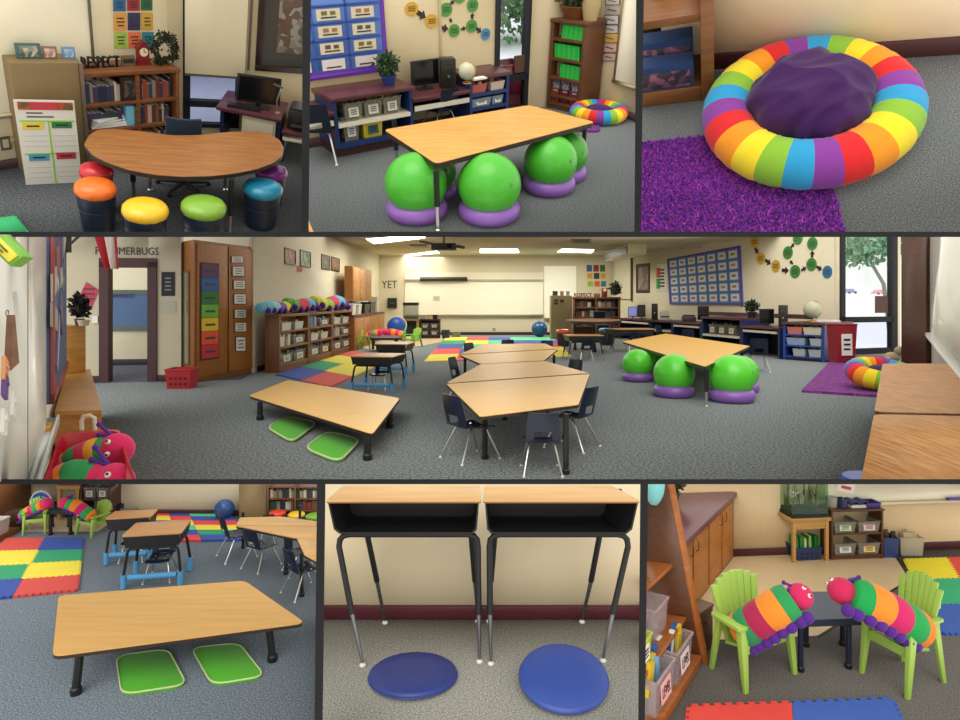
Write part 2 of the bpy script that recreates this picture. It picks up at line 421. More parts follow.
WORDS = {'3a3430': 'dark grey', '6b2f2a': 'dark red', '2c3d5c': 'navy', '8b8578': 'grey', '2f4a36': 'dark green', 'b8ae98': 'beige', '4a3a55': 'plum', '7a5b36': 'brown', 'a53a2e': 'red',
         '27304a': 'dark blue', 'cfc8b4': 'cream', '23c03a': 'bright green', '6fb7d0': 'light blue', '4fa04a': 'green', 'e8e4da': 'white', '4b7fc0': 'blue', 'e0c63a': 'yellow', 'd06a8a': 'pink'}
def books(R, loc, yaw, x0, x1, z, d, hm, where, pal=PAL, t=(.02, .045), y0=.03, group=None, seed=1, lean=0, fill=1.0, uniform=False):
    r = random.Random(seed); x = x0
    while x < x0+(x1-x0)*fill:
        tt = r.uniform(*t); hh = hm*(1 if uniform else r.uniform(.72, 1)); dd = d*(1 if uniform else r.uniform(.75, 1))
        if x+tt > x1: break
        c = r.choice(pal); m = MB().box(0, tt, 0, dd, 0, hh); m.m = 1; m.box(tt*.12, tt*.88, .004, dd*1.004, hh*.02, hh*1.003)
        m.m = 0
        p = loc_of(R, loc, yaw, x, y0, z)
        R.solo(m, 'book', [mat(c, rough=.5), mat('d9d3c2')], WORDS.get(c, 'dark')+' book '+where, 'book', p, yaw, group or 'books '+where, M=ry(lean) if lean else None)
        x += tt*1.04
def bin_box(R, label, loc, yaw, w, d, h, m, cat='bin', name='storage_bin', card=None, group=None, stuff=None, taper=.88, rim=None, holes=False, word=None):
    T = R.thing(name, label, cat, loc, yaw, group); k = taper; t = min(w, d, h)*.04
    def fr(z, o=0, kk=None):
        q = lerp(k, 1, z/h) if kk is None else kk
        return [(-w/2*q+o, d/2-d/2*q+o), (w/2*q-o, d/2-d/2*q+o), (w/2*q-o, d/2+d/2*q-o), (-w/2*q+o, d/2+d/2*q-o)]
    m_ = MB(); O0, O1, I0, I1 = fr(0), fr(h), fr(t, t), fr(h, t)
    vs = [(x, y, 0) for x, y in O0]+[(x, y, h) for x, y in O1]+[(x, y, t) for x, y in I0]+[(x, y, h) for x, y in I1]
    fs = [(3, 2, 1, 0)]+[(i, (i+1) % 4, 4+(i+1) % 4, 4+i) for i in range(4)]+[(8+i, 12+i, 12+(i+1) % 4, 8+(i+1) % 4) for i in range(4)]+[(8, 9, 10, 11)]+[(4+i, 4+(i+1) % 4, 12+(i+1) % 4, 12+i) for i in range(4)]
    m_.add(vs, fs).build('tub', m, T)
    q = MB(); e = t*1.2
    for (a, b), (c, dd) in zip(O1, O1[1:]+O1[:1]): q.tube([(a, b, h), (c, dd, h)], e, 6)
    q.build('rim', rim or m, T)
    if card:
        cw = w*.52; z = h*.5; yy = d/2-d/2*lerp(k, 1, .5)-t*.8
        cd_ = MB().cbox((0, yy, z), (cw, t*.5, h*.55), rx(-math.atan(d/2*(1-k)/h))).build('label_card', mat(card, 'print'), T)
        if word: text(cd_, word, None, (0, yy-t*.5, z), INK, 'lettering', ext=.001, width=cw*.8, height=h*.3)
        else:
            l_ = MB()
            for kz in (-.12, 0, .12): l_.cbox((0, yy-t*.6, z+kz*h), (cw*.6, t*.3, h*.05))
            l_.build('print_lines', INK, cd_)
    if stuff:
        r = random.Random(int(w*1e5)+len(label)); g = MB(); n = 9
        mats = [mat(c) for c in stuff]
        for i in range(n):
            g.m = i % len(mats); a = r.uniform(-.36, .36)*w; b = d*r.uniform(.25, .75)
            g.cbox((a, b, h*r.uniform(.6, .95)), (w*r.uniform(.1, .3), d*.12, h*r.uniform(.5, .9)), ry(r.uniform(-.3, .3)))
        g.build('contents', mats, T)
    if holes:
        g = MB()
        for i in range(4):
            for j in range(2):
                zz = h*(.25+.3*j); yy = d/2-d/2*lerp(k, 1, zz/h)-t*.3
                g.cbox(((i-1.5)*w*.19, yy, zz), (w*.09, t*.8, h*.12))
        g.build('grip_slots', DK, T)
    return T
CB = ['e0359a', '2fa45a', 'f08a2c', 'd02a6c', '2fa45a', 'f08a2c']
def caterpillar(R, label, pts, r, colors, head_r, group=None, headc='d8306e', eyes_dir=None, feetside=None, name='plush_caterpillar', antenna=True, nseg=30, sub=None, eyes=True, footr=.22, nfeet=8):
    """pts: spine points in room space from tail to head"""
    P = [V(p) for p in pts]
    def cr(t):
        n = len(P)-1; i = min(int(t*n), n-1); f = t*n-i
        a, b, c, d = P[max(i-1, 0)], P[i], P[i+1], P[min(i+2, n)]
        return .5*((2*b)+(c-a)*f+(2*a-5*b+4*c-d)*f*f+(3*b-a-3*c+d)*f**3)
    org = P[len(P)//2].copy(); T = R.thing(name, label, 'stuffed animal', org, 0, group)
    mats = [mat(c, 'fabric', k=.95) for c in colors]; nb = len(colors); nv = 18
    m = MB(); up = V((0, 0, 1)); rings = []
    for i in range(nseg+1):
        t = i/nseg; c = cr(t)-org; tg = (cr(min(1, t+.01))-cr(max(0, t-.01))).normalized()
        x = tg.cross(up).normalized(); y = x.cross(tg)
        rr = r*(max(.03, 1-(1-min(t, .16)/.16)**2))**.5*(1-.12*max(0, t-.8)/.2)*(1-.05*abs(math.cos(math.pi*t*nb))**8)
        rings.append([c+x*rr*math.cos(2*math.pi*k/nv)+y*rr*.92*math.sin(2*math.pi*k/nv) for k in range(nv)])
    m.v = [q for g in rings for q in g]
    for i in range(nseg):
        mi = min(nb-1, int(i/nseg*nb))
        for k in range(nv):
            a = i*nv+k; b = i*nv+(k+1) % nv; m.f.append([a, b, b+nv, a+nv]); m.mi.append(mi)
    m.f.append(list(range(nv))[::-1]); m.mi.append(0); m.f.append(list(range(nseg*nv, (nseg+1)*nv))); m.mi.append(nb-1)
    m.build('body', mats, T, ang=60)
    hd = cr(1)-org; tg = (cr(1)-cr(.93)).normalized(); hc = hd+tg*head_r*.55
    H = MB().ell(hc, (head_r, head_r*.95, head_r*.95), 24, 16).build('head', mat(headc, 'fabric'), T)
    ed = (eyes_dir or V((0, -1, .4))).normalized(); sd = ed.cross(tg if abs(ed.dot(tg)) < .9 else up).normalized()
    if eyes:
        for q in (-1, 1):
            e = (ed+sd*q*.38+tg*.25).normalized(); c = hc+e*head_r*.95
            E = MB().ell(c, head_r*.16, 12, 8).build('eye', WHITE, H)
            MB().ell(c+e*head_r*.1, head_r*.09, 10, 6).build('pupil', DK, E)
    PU = mat('55278a', 'fabric')
    if antenna:
        for q in (-1, 1):
            a = hc-tg*head_r*.3+up*head_r*.8; b = a+(up*.55-tg*.9+sd*q*.35)*head_r*.9
            k = MB().tube([a, b], head_r*.1, 8); k.ell(b, head_r*.16, 10, 8); k.build('antenna', PU, H)
    fs = feetside or V((0, -.7, -.7))
    for i in range(nfeet):
        t = .1+.88*i/max(1, nfeet-1); c = cr(t)-org+fs.normalized()*r*.98
        MB().ell(c, r*footr*1.5, 12, 8).build('foot', PU, T)
    MB().ell(cr(.0)-org+up*r*.55-fs*0.3*r, r*.25, 10, 8).build('tail_tip', PU, T)
    return T
def adirondack(R, label, loc, yaw, w, d, h, group=None, m=None):
    """front (open side) at -y"""
    m = m or mat('9cc544', 'plastic', rough=.4); T = R.thing('adirondack_chair', label, 'chair', loc, yaw, group)
    sh = h*.44; sb = h*.34
    s_ = MB(); n = 5
    for i in range(n):
        a = i/n; b = (i+.88)/n; y0 = lerp(-d*.42, d*.22, a); y1 = lerp(-d*.42, d*.22, b); z0 = lerp(sh, sb, a); z1 = lerp(sh, sb, b); x = lerp(w*.36, w*.30, a)
        s_.hexa([(-x, y0, z0-.02), (x, y0, z0-.02), (x, y1, z1-.02), (-x, y1, z1-.02), (-x, y0, z0), (x, y0, z0), (x, y1, z1), (-x, y1, z1)])
    s_.box(-w*.37, w*.37, -d*.44, -d*.41, sh-h*.09, sh+.003)
    s_.build('seat', m, T, bev=w*.006)
    b_ = MB(); n = 7
    for i in range(n):
        u0 = (i+.025)/n-.5; u1 = (i+.975)/n-.5; um = abs((u0+u1)/2)*2; t = h*(1-.12*um*um); zb = sb*.95
        yb = d*.20; yt = d*.46; xb = w*.58; xt = w*.86; yy = lerp(yb, yt, (t-zb)/(h-zb)); cv = -d*.06*um*um
        b_.hexa([(u0*xb, yb+cv, zb), (u1*xb, yb+cv, zb), (u1*xb, yb+cv+.02*w/.5, zb), (u0*xb, yb+cv+.02*w/.5, zb),
                 (u0*xt, yy+cv, t), (u1*xt, yy+cv, t), (u1*xt, yy+cv+.02*w/.5, t), (u0*xt, yy+cv+.02*w/.5, t)])
    for zf in (.25, .62):
        z = lerp(sb, h, zf); y = lerp(d*.20, d*.46, zf)+.022*w/.5; x = lerp(w*.58, w*.86, zf)/2*.94
        b_.box(-x, x, y-d*.03, y+.015, z-.02, z+.02)
    b_.build('backrest', m, T, bev=w*.005)
    for sx in (-1, 1):
        ah = h*.66
        a = MB().prism(roundpoly([(sx*w*.36, -d*.5), (sx*w*.52, -d*.48), (sx*w*.5, d*.32), (sx*w*.38, d*.34)], .04*w), ah-.025*w/.5, ah)
        a.build('armrest', m, T, bev=w*.008)
        l1 = MB().hexa([(sx*w*.45-.02*w, -d*.56, 0), (sx*w*.45+.05*w, -d*.56, 0), (sx*w*.45+.05*w, -d*.48, 0), (sx*w*.45-.02*w, -d*.48, 0),
                        (sx*w*.42-.05*w, -d*.46, ah-.02), (sx*w*.42+.07*w, -d*.46, ah-.02), (sx*w*.42+.07*w, -d*.30, ah-.02), (sx*w*.42-.05*w, -d*.30, ah-.02)])
        l1.build('leg', m, T, bev=w*.008)
        l2 = MB().hexa([(sx*w*.40-.03*w, d*.40, 0), (sx*w*.40+.03*w, d*.40, 0), (sx*w*.40+.03*w, d*.48, 0), (sx*w*.40-.03*w, d*.48, 0),
                        (sx*w*.38-.04*w, d*.16, ah-.02), (sx*w*.38+.04*w, d*.16, ah-.02), (sx*w*.38+.04*w, d*.30, ah-.02), (sx*w*.38-.04*w, d*.30, ah-.02)])
        l2.build('leg', m, T, bev=w*.006)
    return T
def adir_px(R, label, A, B, top, dk, group, m):
    """garden chair standing with its two front feet at floor pixels A and B"""
    a, c = R.on(*A), R.on(*B); v = c-a; yaw = math.atan2(v.y, v.x); w = v.length/.93; d = w*dk
    l = loc_of(R, (a+c)/2, yaw, 0, .52*d); l.z = 0; bk = loc_of(R, l, yaw, 0, .44*d); h = R.hgt(bk, top)
    return adirondack(R, label, l, yaw, w, d, h, group, m)
def monitor(R, label, loc, yaw, w, h, on=None, group=None, name='computer_monitor'):
    T = R.thing(name, label, 'monitor', loc, yaw, group); z0 = h*.16; t = w*.06
    MB().box(-w/2, w/2, 0, t, z0, z0+h).build('screen_housing', BLK, T, bev=w*.01)
    MB().box(-w*.45, w*.45, -.003, .001, z0+h*.09, z0+h*.94).build('screen', mat(on, 'emit', scale=.5) if on else mat('101114', 'gloss', rough=.15), T)
    m = MB().box(-w*.06, w*.06, t*.6, t*1.4, .01, z0+h*.3); m.prism(roundpoly([(-w*.28, -w*.12), (w*.28, -w*.12), (w*.28, w*.22), (-w*.28, w*.22)], w*.08), 0, .012); m.build('stand', BLK, T)
    return T
def tower(R, label, loc, yaw, w, d, h, group=None):
    T = R.thing('computer_tower', label, 'computer', loc, yaw, group)
    MB().box(-w/2, w/2, 0, d, 0, h).build('case', mat('24221f', 'plastic'), T, bev=w*.04)
    MB().box(-w*.36, w*.36, -w*.03, 0, h*.68, h*.78).box(-w*.36, w*.36, -w*.03, 0, h*.82, h*.92).build('drive_bay', mat('34312e'), T)
    MB().lathe([(w*.09, 0), (w*.09, w*.05)], 14).xf(Matrix.Translation((0, 0, h*.42)) @ rx(math.pi/2)).build('power_button', CHROME, T)
    return T
def leafball(n, r, c, size, seed=3, flat=1.0, up=.2):
    q = random.Random(seed); m = MB()
    for i in range(n):
        a = q.uniform(0, 6.283); z = q.uniform(-1, 1); s = math.sqrt(max(0, 1-z*z)); rad = q.uniform(.35, 1)
        p = V((c[0]+r[0]*rad*s*math.cos(a), c[1]+r[1]*rad*s*math.sin(a), c[2]+r[2]*rad*z*flat))
        d = V((q.gauss(0, 1), q.gauss(0, 1), q.gauss(up, 1))).normalized(); e = d.cross(V((q.gauss(0, 1), q.gauss(0, 1), q.gauss(0, 1)))).normalized()
        L = size*q.uniform(.7, 1.3); nn = d.cross(e)*L*.12
        m.add([p, p+d*L*.5+e*L*.28+nn, p+d*L, p+d*L*.5-e*L*.28+nn], [(0, 1, 2, 3)])
    return m
def plant(R, label, loc, yaw, w, h, pot='233a78', leaf='2f6b34', group=None, name='potted_plant', ph=.35, seed=3, n=260):
    T = R.thing(name, label, 'plant', loc, yaw, group); p = h*ph
    MB().lathe([(w*.2, 0), (w*.28, p*.9), (w*.31, p*.9), (w*.31, p), (w*.26, p), (w*.24, p*.8), (.001, p*.8)], 20).build('pot', mat(pot, 'plastic'), T)
    leafball(n, (w*.42, w*.42, (h-p)*.5), (0, 0, p+(h-p)*.48), h*.22, seed).build('foliage', mat(leaf, 'leaf'), T, fix=False)['open'] = 1
    return T
def framed(W, label, u0, v0, u1, v1, fc='3a2418', matc='6a6258', pic='8a8070', pic2='6b5a4c', fw=.08, name='framed_picture', cat='picture', mw=.16, inner=None, sc=14, th=.03, kind='photo'):
    """rectangle from pixel corners on the wall"""
    a = W.sz(u0, v1); b = W.sz(u1, v0); x0, z0, x1, z1 = a[0], a[1], b[0], b[1]
    if x1 < x0: x0, x1 = x1, x0
    w = x1-x0; h = z1-z0; s = min(w, h)
    T = W.R.thing(name, label, cat, W.pos(x0, z0), W.yaw)
    f = fw*s; m = MB().box(0, w, -th, 0, 0, f).box(0, w, -th, 0, h-f, h).box(0, f, -th, 0, f, h-f).box(w-f, w, -th, 0, f, h-f); m.build('frame', mat(fc, 'wood'), T, bev=f*.12)
    MB().box(f, w-f, -th*.4, 0, f, h-f).build('mount_board', mat(matc), T)
    g = f+mw*s; MB().box(g, w-g, -th*.5, -th*.3, g, h-g).build('print', mat(pic, kind, hx2=pic2, scale=sc), T)
    return T
def card(W, label, u0, v0, u1, v1, c, name='poster', cat='poster', border=None, lines=3, group=None, lc=None, th=.006, off=.004, word=None, pts=None, lh=.35):
    """paper card on a wall from pixel corners (TL, BR) or four pixel corners TL TR BR BL"""
    P = [W.sz(*p) for p in (pts or [(u0, v0), (u1, v0), (u1, v1), (u0, v1)])]
    cx = sum(p[0] for p in P)/4; cz = sum(p[1] for p in P)/4
    Q = [(p[0]-cx, p[1]-cz) for p in P]
    T = W.R.thing(name, label, cat, W.pos(cx, cz, off), W.yaw, group)
    def slab(k, y0, y1): q = [(x*k, z*k) for x, z in Q]; q = [q[3], q[2], q[1], q[0]]; return MB().hexa([(x, y0, z) for x, z in q]+[(x, y1, z) for x, z in q])
    if border: slab(1, -th, 0).build('border', mat(border, 'print'), T); slab(.86, -th*1.5, -th*.5).build('sheet', mat(c, 'print'), T)
    else: slab(1, -th, 0).build('sheet', mat(c, 'print'), T)
    w = max(q[0] for q in Q)-min(q[0] for q in Q); h = max(q[1] for q in Q)-min(q[1] for q in Q)
    if word: text(T, word, None, (0, -th*1.8, 0), mat(lc or '26262a'), 'lettering', ext=.001, width=w*.74, height=h*lh)
    elif lines:
        g = MB(); r = random.Random(int(abs(u0)*7+v0*13))
        for i in range(lines):
            z = h*(.5-(i+1)/(lines+1))*.8; ll = w*.6*r.uniform(.7, 1); g.box(-ll/2, ll/2, -th*1.9, -th, z-h*.03, z+h*.03)
        g.build('print_lines', mat(lc or '33343a'), T)
    return T
def crate_tub(*a, **k): return bin_box(*a, **k)
def globe(R, label, loc, r, c='b9cdb4'):
    T = R.thing('desk_globe', label, 'globe', loc, 0)
    MB().lathe([(r*.55, 0), (r*.5, r*.08), (r*.1, r*.16), (r*.08, r*.4)], 20).build('stand_base', mat('b98a3a', 'metal', rough=.4), T)
    MB().ell((0, 0, r*1.35), r, 30, 20).build('sphere', mat(c, 'photo', hx2='c8b894', scale=3/r*.3, rough=.3), T)
    pts = [(r*1.08*math.sin(a), 0, r*1.35-r*1.08*math.cos(a)) for a in [i*math.pi/14+.3 for i in range(0, 13)]]
    MB().tube(pts, r*.05, 8).build('meridian_arm', mat('c9a860', 'metal', rough=.4), T)
def arrow_mesh(L, w, th=.006):
    return MB().hexa([(-L/2, -th, -w*.22), (0, -th, -w*.22), (0, 0, -w*.22), (-L/2, 0, -w*.22), (-L/2, -th, w*.22), (0, -th, w*.22), (0, 0, w*.22), (-L/2, 0, w*.22)]).add(
        [(0, -th, -w*.5), (L/2, -th, 0), (0, -th, w*.5), (0, 0, -w*.5), (L/2, 0, 0), (0, 0, w*.5)], [(0, 1, 2), (5, 4, 3), (0, 3, 4, 1), (1, 4, 5, 2), (2, 5, 3, 0)])
def circles(W, spots, arrows, where):
    for i, (u, v, ru, rv, c, nm) in enumerate(spots):
        a = W.sz(u, v); b = W.sz(u+ru, v); d = W.sz(u, v-rv); r1 = abs(b[0]-a[0]); r2 = abs(d[1]-a[1])
        T = W.R.thing('paper_circle', nm+' paper circle '+where, 'paper circle', W.pos(a[0], a[1], .004), W.yaw)
        MB().add(*(lambda n: ([(r1*math.cos(6.2832*k/n), y, r2*math.sin(6.2832*k/n)) for y in (-.006, 0) for k in range(n)], [tuple(range(n)), tuple(range(2*n-1, n-1, -1))]+[(k, n+k, n+(k+1) % n, (k+1) % n) for k in range(n)]))(28)).build('disc', mat(c, 'print'), T)
        g = MB()
        for z in (-.28, .0, .28): g.box(-r1*.55, r1*.55, -.009, -.006, z*r2-r2*.06, z*r2+r2*.06)
        g.build('print_lines', mat('3a3a30'), T)
    for (u0, v0, u1, v1) in arrows:
        a = V(W.sz(u0, v0)+(0,)); b = V(W.sz(u1, v1)+(0,)); m = (a+b)/2; L = (b-a).length
        W.R.solo(arrow_mesh(L, L*.9), 'paper_arrow', mat('2e2018'), 'small dark arrow between the paper circles '+where, 'arrow', W.pos(m.x, m.y, .004), W.yaw, 'arrows '+where, M=ry(-math.atan2(b.y-a.y, b.x-a.x)))
def foam_tile(R, label, q, c, group, h=.018, teeth=True, dz=0):
    """floor tile through four room points (order TL TR BR BL) with jigsaw teeth"""
    ctr = sum(q, V((0, 0, 0)))/4; m = MB().prism([(p.x-ctr.x, p.y-ctr.y) for p in q], 0, h+dz)
    if teeth:
        n = 9
        for i in range(4):
            a, b = q[i]-ctr, q[(i+1) % 4]-ctr; L = (b-a).length; t = (b-a).normalized(); nn = V((-t.y, t.x, 0))
            if a.dot(nn) < 0: nn = -nn
            w = L/n*.5; dep = L/n*.34
            for k in range(n):
                s0 = (k+.25)*L/n; s1 = s0+w
                P = [a+t*s0-nn*.002, a+t*s1-nn*.002, a+t*(s1+w*.15)+nn*dep, a+t*(s0-w*.15)+nn*dep]
                m.prism([(p.x, p.y) for p in P], 0, h+dz-.0008)
    return R.solo(m, 'foam_floor_tile', mat(c, 'foam'), label, 'floor mat', (ctr.x, ctr.y, 0), 0, group)
def foam_mat(R, TL, TR, BR, BL, rows, where, names, under=None):
    """rows: list of rows (far to near) of colour hex"""
    nr, nc = len(rows), len(rows[0]); g = 'foam tiles '+where
    P = lambda u, v: lerp(lerp(TL, TR, u), lerp(BL, BR, u), v)
    for i, r_ in enumerate(rows):
        for j, c in enumerate(r_):
            e = .004
            q = [P((j+e)/nc, (i+e)/nr), P((j+1-e)/nc, (i+e)/nr), P((j+1-e)/nc, (i+1-e)/nr), P((j+e)/nc, (i+1-e)/nr)]
            rt = ['farthest', 'second farthest', 'third farthest', 'fourth farthest', 'nearest'][i] if i < nr-1 else 'nearest'
            ct = ('left', 'right')[j] if nc == 2 else ['leftmost', 'second', 'third', 'fourth', 'rightmost'][j]
            foam_tile(R, names.get(c, 'coloured')+' foam tile, '+rt+' row '+ct+(' column ' if nc > 2 else ' side ')+where, q, c, g, teeth=(nr*nc < 20), dz=.0012*((i+j) % 2))
FN = {'d4504c': 'red', '3553a8': 'blue', 'efe04a': 'yellow', '2fa070': 'green', 'e5484e': 'pinkish red', '5ccf9a': 'light green'}
def plug_tree(R, p, h, r, label, col='3d7a38', n=2600, seed=5, size=.35):
    T = R.thing('tree', label, 'tree', p)
    MB().tube([(0, 0, 0), (.05, 0, h*.35), (0, .1, h*.7)], h*.03, 10, h*.015).build('trunk', mat('5a4636', 'wood'), T)
    leafball(n, (r, r, r*.8), (0, 0, h*.75), size, seed).build('crown', mat(col, 'leaf'), T, fix=False)['open'] = 1
def hexa_px(R, name, m, parent, pts, bev=0):
    return MB().hexa(pts).build(name, m, parent, bev)
def pt(R, u, vf, v):
    p = R.on(u, vf); p.z = R.hgt(p, v); return p
CARP = mat('777d82', 'carpet'); 
# ================================================================ bottom middle: two desks and two cushions
R6 = Room([(321, 481.7), (644, 481.7), (641.8, 745), (318.8, 745)], 1.45)
def room6():
    R = R6; W = R.plane(R.on(250, 617.5), R.on(715, 617.5)); BB = mat('54202a', rough=.45)
    build_floor(R, 'floor', mat('8b8b86', 'carpet', scale=85), [R.on(250, 617), R.on(715, 617), R.on(715, 800), R.on(250, 800)])
    build_wall(W, 'wall_back', mat('e6d7b6', 'plain'), 1.2); baseboard(W, 'baseboard_back', BB, h=.058)
    def desk(label, sx, uf0, uf1, ub0, ub1, legs):
        z = .645; y0 = R.on(400, 500.3, z).y; yb = R.on(400, 485.6, z).y
        X = lambda u, y: (u-PX)/F*y
        c = V((X((uf0+uf1)/2, y0), (y0+yb)/2, 0)); T = R.thing('student_desk', label, 'desk', c, 0, 'pair of school desks')
        P = [(X(uf0, y0), y0), (X(uf1, y0), y0), (X(ub1, yb), yb), (X(ub0, yb), yb)]
        L = roundpoly([(x-c.x, y-c.y) for x, y in P], .012)
        MB().prism(L, z-.009, z).build('desktop', mat('dcb37c', 'laminate'), T, bev=.003, ang=30)
        MB().prism([(x*.998, y*.995) for x, y in L], z-.0125, z-.0088).build('edge_band', mat('8a5a34'), T)
        # book box: a moulded tray, wider at the top, open towards the viewer
        bx0 = X(uf0+2, y0)-c.x; bx1 = X(uf1-2, y0)-c.x; zt = z-.0125; zb = z-.137; ya = y0-c.y+.006; yc = yb-c.y-.004; k = .006
        ins = (bx1-bx0)*.055; l_, r_ = (ins, ins*.35) if sx < 0 else (ins*.35, ins)
        prof = [(bx0, zt), (bx0+l_*.7, zb+.018), (bx0+l_+.012, zb), (bx1-r_-.012, zb), (bx1-r_*.7, zb+.018), (bx1, zt)]
        cx = (bx0+bx1)/2; pin = [(x+(k if x < cx else -k), zz+(k if zz < zt else 0)) for x, zz in prof]
        bkw = lambda f: lerp(X(ub0, yb), X(ub1, yb), f)-c.x
        bkx = lambda x: lerp(bkw(.02), bkw(.98), (x-bx0)/(bx1-bx0))
        vs = [(x, ya, q) for x, q in prof]+[(x, ya, q) for x, q in pin]+[(bkx(x), yc, q) for x, q in prof]+[(bkx(x), yc, q) for x, q in pin]; n = 6; fs = []
        for i in range(n-1): fs += [(i, i+1, n+i+1, n+i), (i, 2*n+i, 2*n+i+1, i+1), (n+i, n+i+1, 3*n+i+1, 3*n+i), (2*n+i, 3*n+i, 3*n+i+1, 2*n+i+1)]
        m = MB().add(vs, fs); m.box(bx0+l_*.7, bx1-r_*.7, yc-.004, yc, zb, zt); bb = m.build('book_box', BLK, T, fix=False)
        for fr in (.22, .93) if sx < 0 else (.07, .78): MB().lathe([(.004, 0), (.006, .002), (.001, .003)], 12).xf(Matrix.Translation((lerp(bx0, bx1, fr), yc-.005, zt-.045)) @ rx(math.pi/2) @ Matrix.Diagonal((1.8, 1, 1, 1))).build('rivet', CHROME, bb)
        # legs
        tr = .0125
        for key, yy in (('front', ya+.03), ('rear', yc-.02)):
            (lt, lm, lf), (rt, rm, rf) = legs[key]
            def P3(u, v, y): return V(((u-PX)/F*y-c.x, y-c.y, R.h-(v-300)/F*y))
            fl = R.on(*lf); fr_ = R.on(*rf); zj = zb-tr
            yt = yy+c.y
            ym1 = lerp(yt, fl.y, .6); ym2 = lerp(yt, fr_.y, .6)
            a1 = P3(*lm, ym1); a2 = P3(*rm, ym2); b1 = P3(*lt, yt); b2 = P3(*rt, yt)
            def bend(p, q, s): return [p, V((p.x+s*.004, p.y, zj-.022)), V((p.x+s*.018, p.y, zj-.006)), V((p.x+s*.045, p.y, zj))]
            b1.z = b2.z = zj-.05
            MB().tube([a1]+bend(b1, 0, 1)+bend(b2, 0, -1)[::-1]+[a2], tr, 12).build('leg_frame', BLK, T)
            for a, f in ((a1, fl), (a2, fr_)):
                f0 = V((f.x-c.x, f.y-c.y, .012)); q = MB().tube([a+(a-f0)*.02, lerp(a, f0, .5), f0], tr*.78, 12, tr*.5).build('leg_extension', mat('8d8f92', 'metal', rough=.35), T)
                g = MB()
                if key == 'rear':
                    for i in range(6): g.lathe([(tr*.25, 0), (tr*.25, .0015)], 8).xf(Matrix.Translation(lerp(a, f0, .1+.13*i)+V((0, -tr*.75, 0))) @ rx(math.pi/2), len(g.v)-16)
                    g.build('adjustment_holes', DK, q)
                MB().lathe([(.012, 0), (.014, .004), (.008, .012), (.004, .016)], 14, (f0.x, f0.y, 0)).build('glide', mat('d8d6ce', 'plastic'), T)
    desk('maple topped open desk on the left, above the left blue cushion, in bottom middle picture', -1, 325.6, 481, 343, 480,
         dict(front=[((339, 548), (352, 614), (362.7, 666)), ((478, 548), (478.7, 614), (479.6, 662.5))], rear=[((367, 548), (377, 581), (385, 623.5)), ((471, 548), (475, 581), (478, 622))]))
    desk('maple topped open desk on the right, above the right blue cushion, in bottom middle picture', 1, 483, 640.5, 484, 612,
         dict(front=[((489.5, 548), (490, 614), (491, 664.5)), ((628, 548), (612.6, 614), (603, 661.5))], rear=[((495, 548), (491, 581), (489, 622)), ((600, 548), (591, 581), (582, 622.6))]))
    def cushion(label, u, v, wpx, tilt, yaw, th, c='2f4a9c'):
        p = R.on(u, v); r = wpx*R.mpp(p)/2; T = R.thing('balance_cushion', label, 'cushion', (p.x, p.y, 0), yaw, 'round blue wobble cushions', M=Matrix.Translation((0, 0, r*math.sin(tilt)+.002)) @ rx(tilt))
        m = mat(c, 'plastic', rough=.42)
        MB().lathe([(r*.3, -th*.1), (r*.8, 0), (r*.97, th*.35), (r, th*.55), (r*.985, th*.8), (r*.93, th), (r*.5, th*1.06), (0, th*1.07)], 56).build('disc', m, T, ang=60)
        MB().torus((0, 0, th*.5), r*.992, th*.09, 56, 8).build('seam', mat('28408a', 'plastic'), T)
    cushion('round dark blue cushion lying flat on grey carpet under the left desk', 413, 676.5, 89, -.09, 0, .034, '2a3a84')
    cushion('round blue cushion tipped towards the viewer under the right desk', 563.5, 690, 89, .2, 0, .028)
room6()
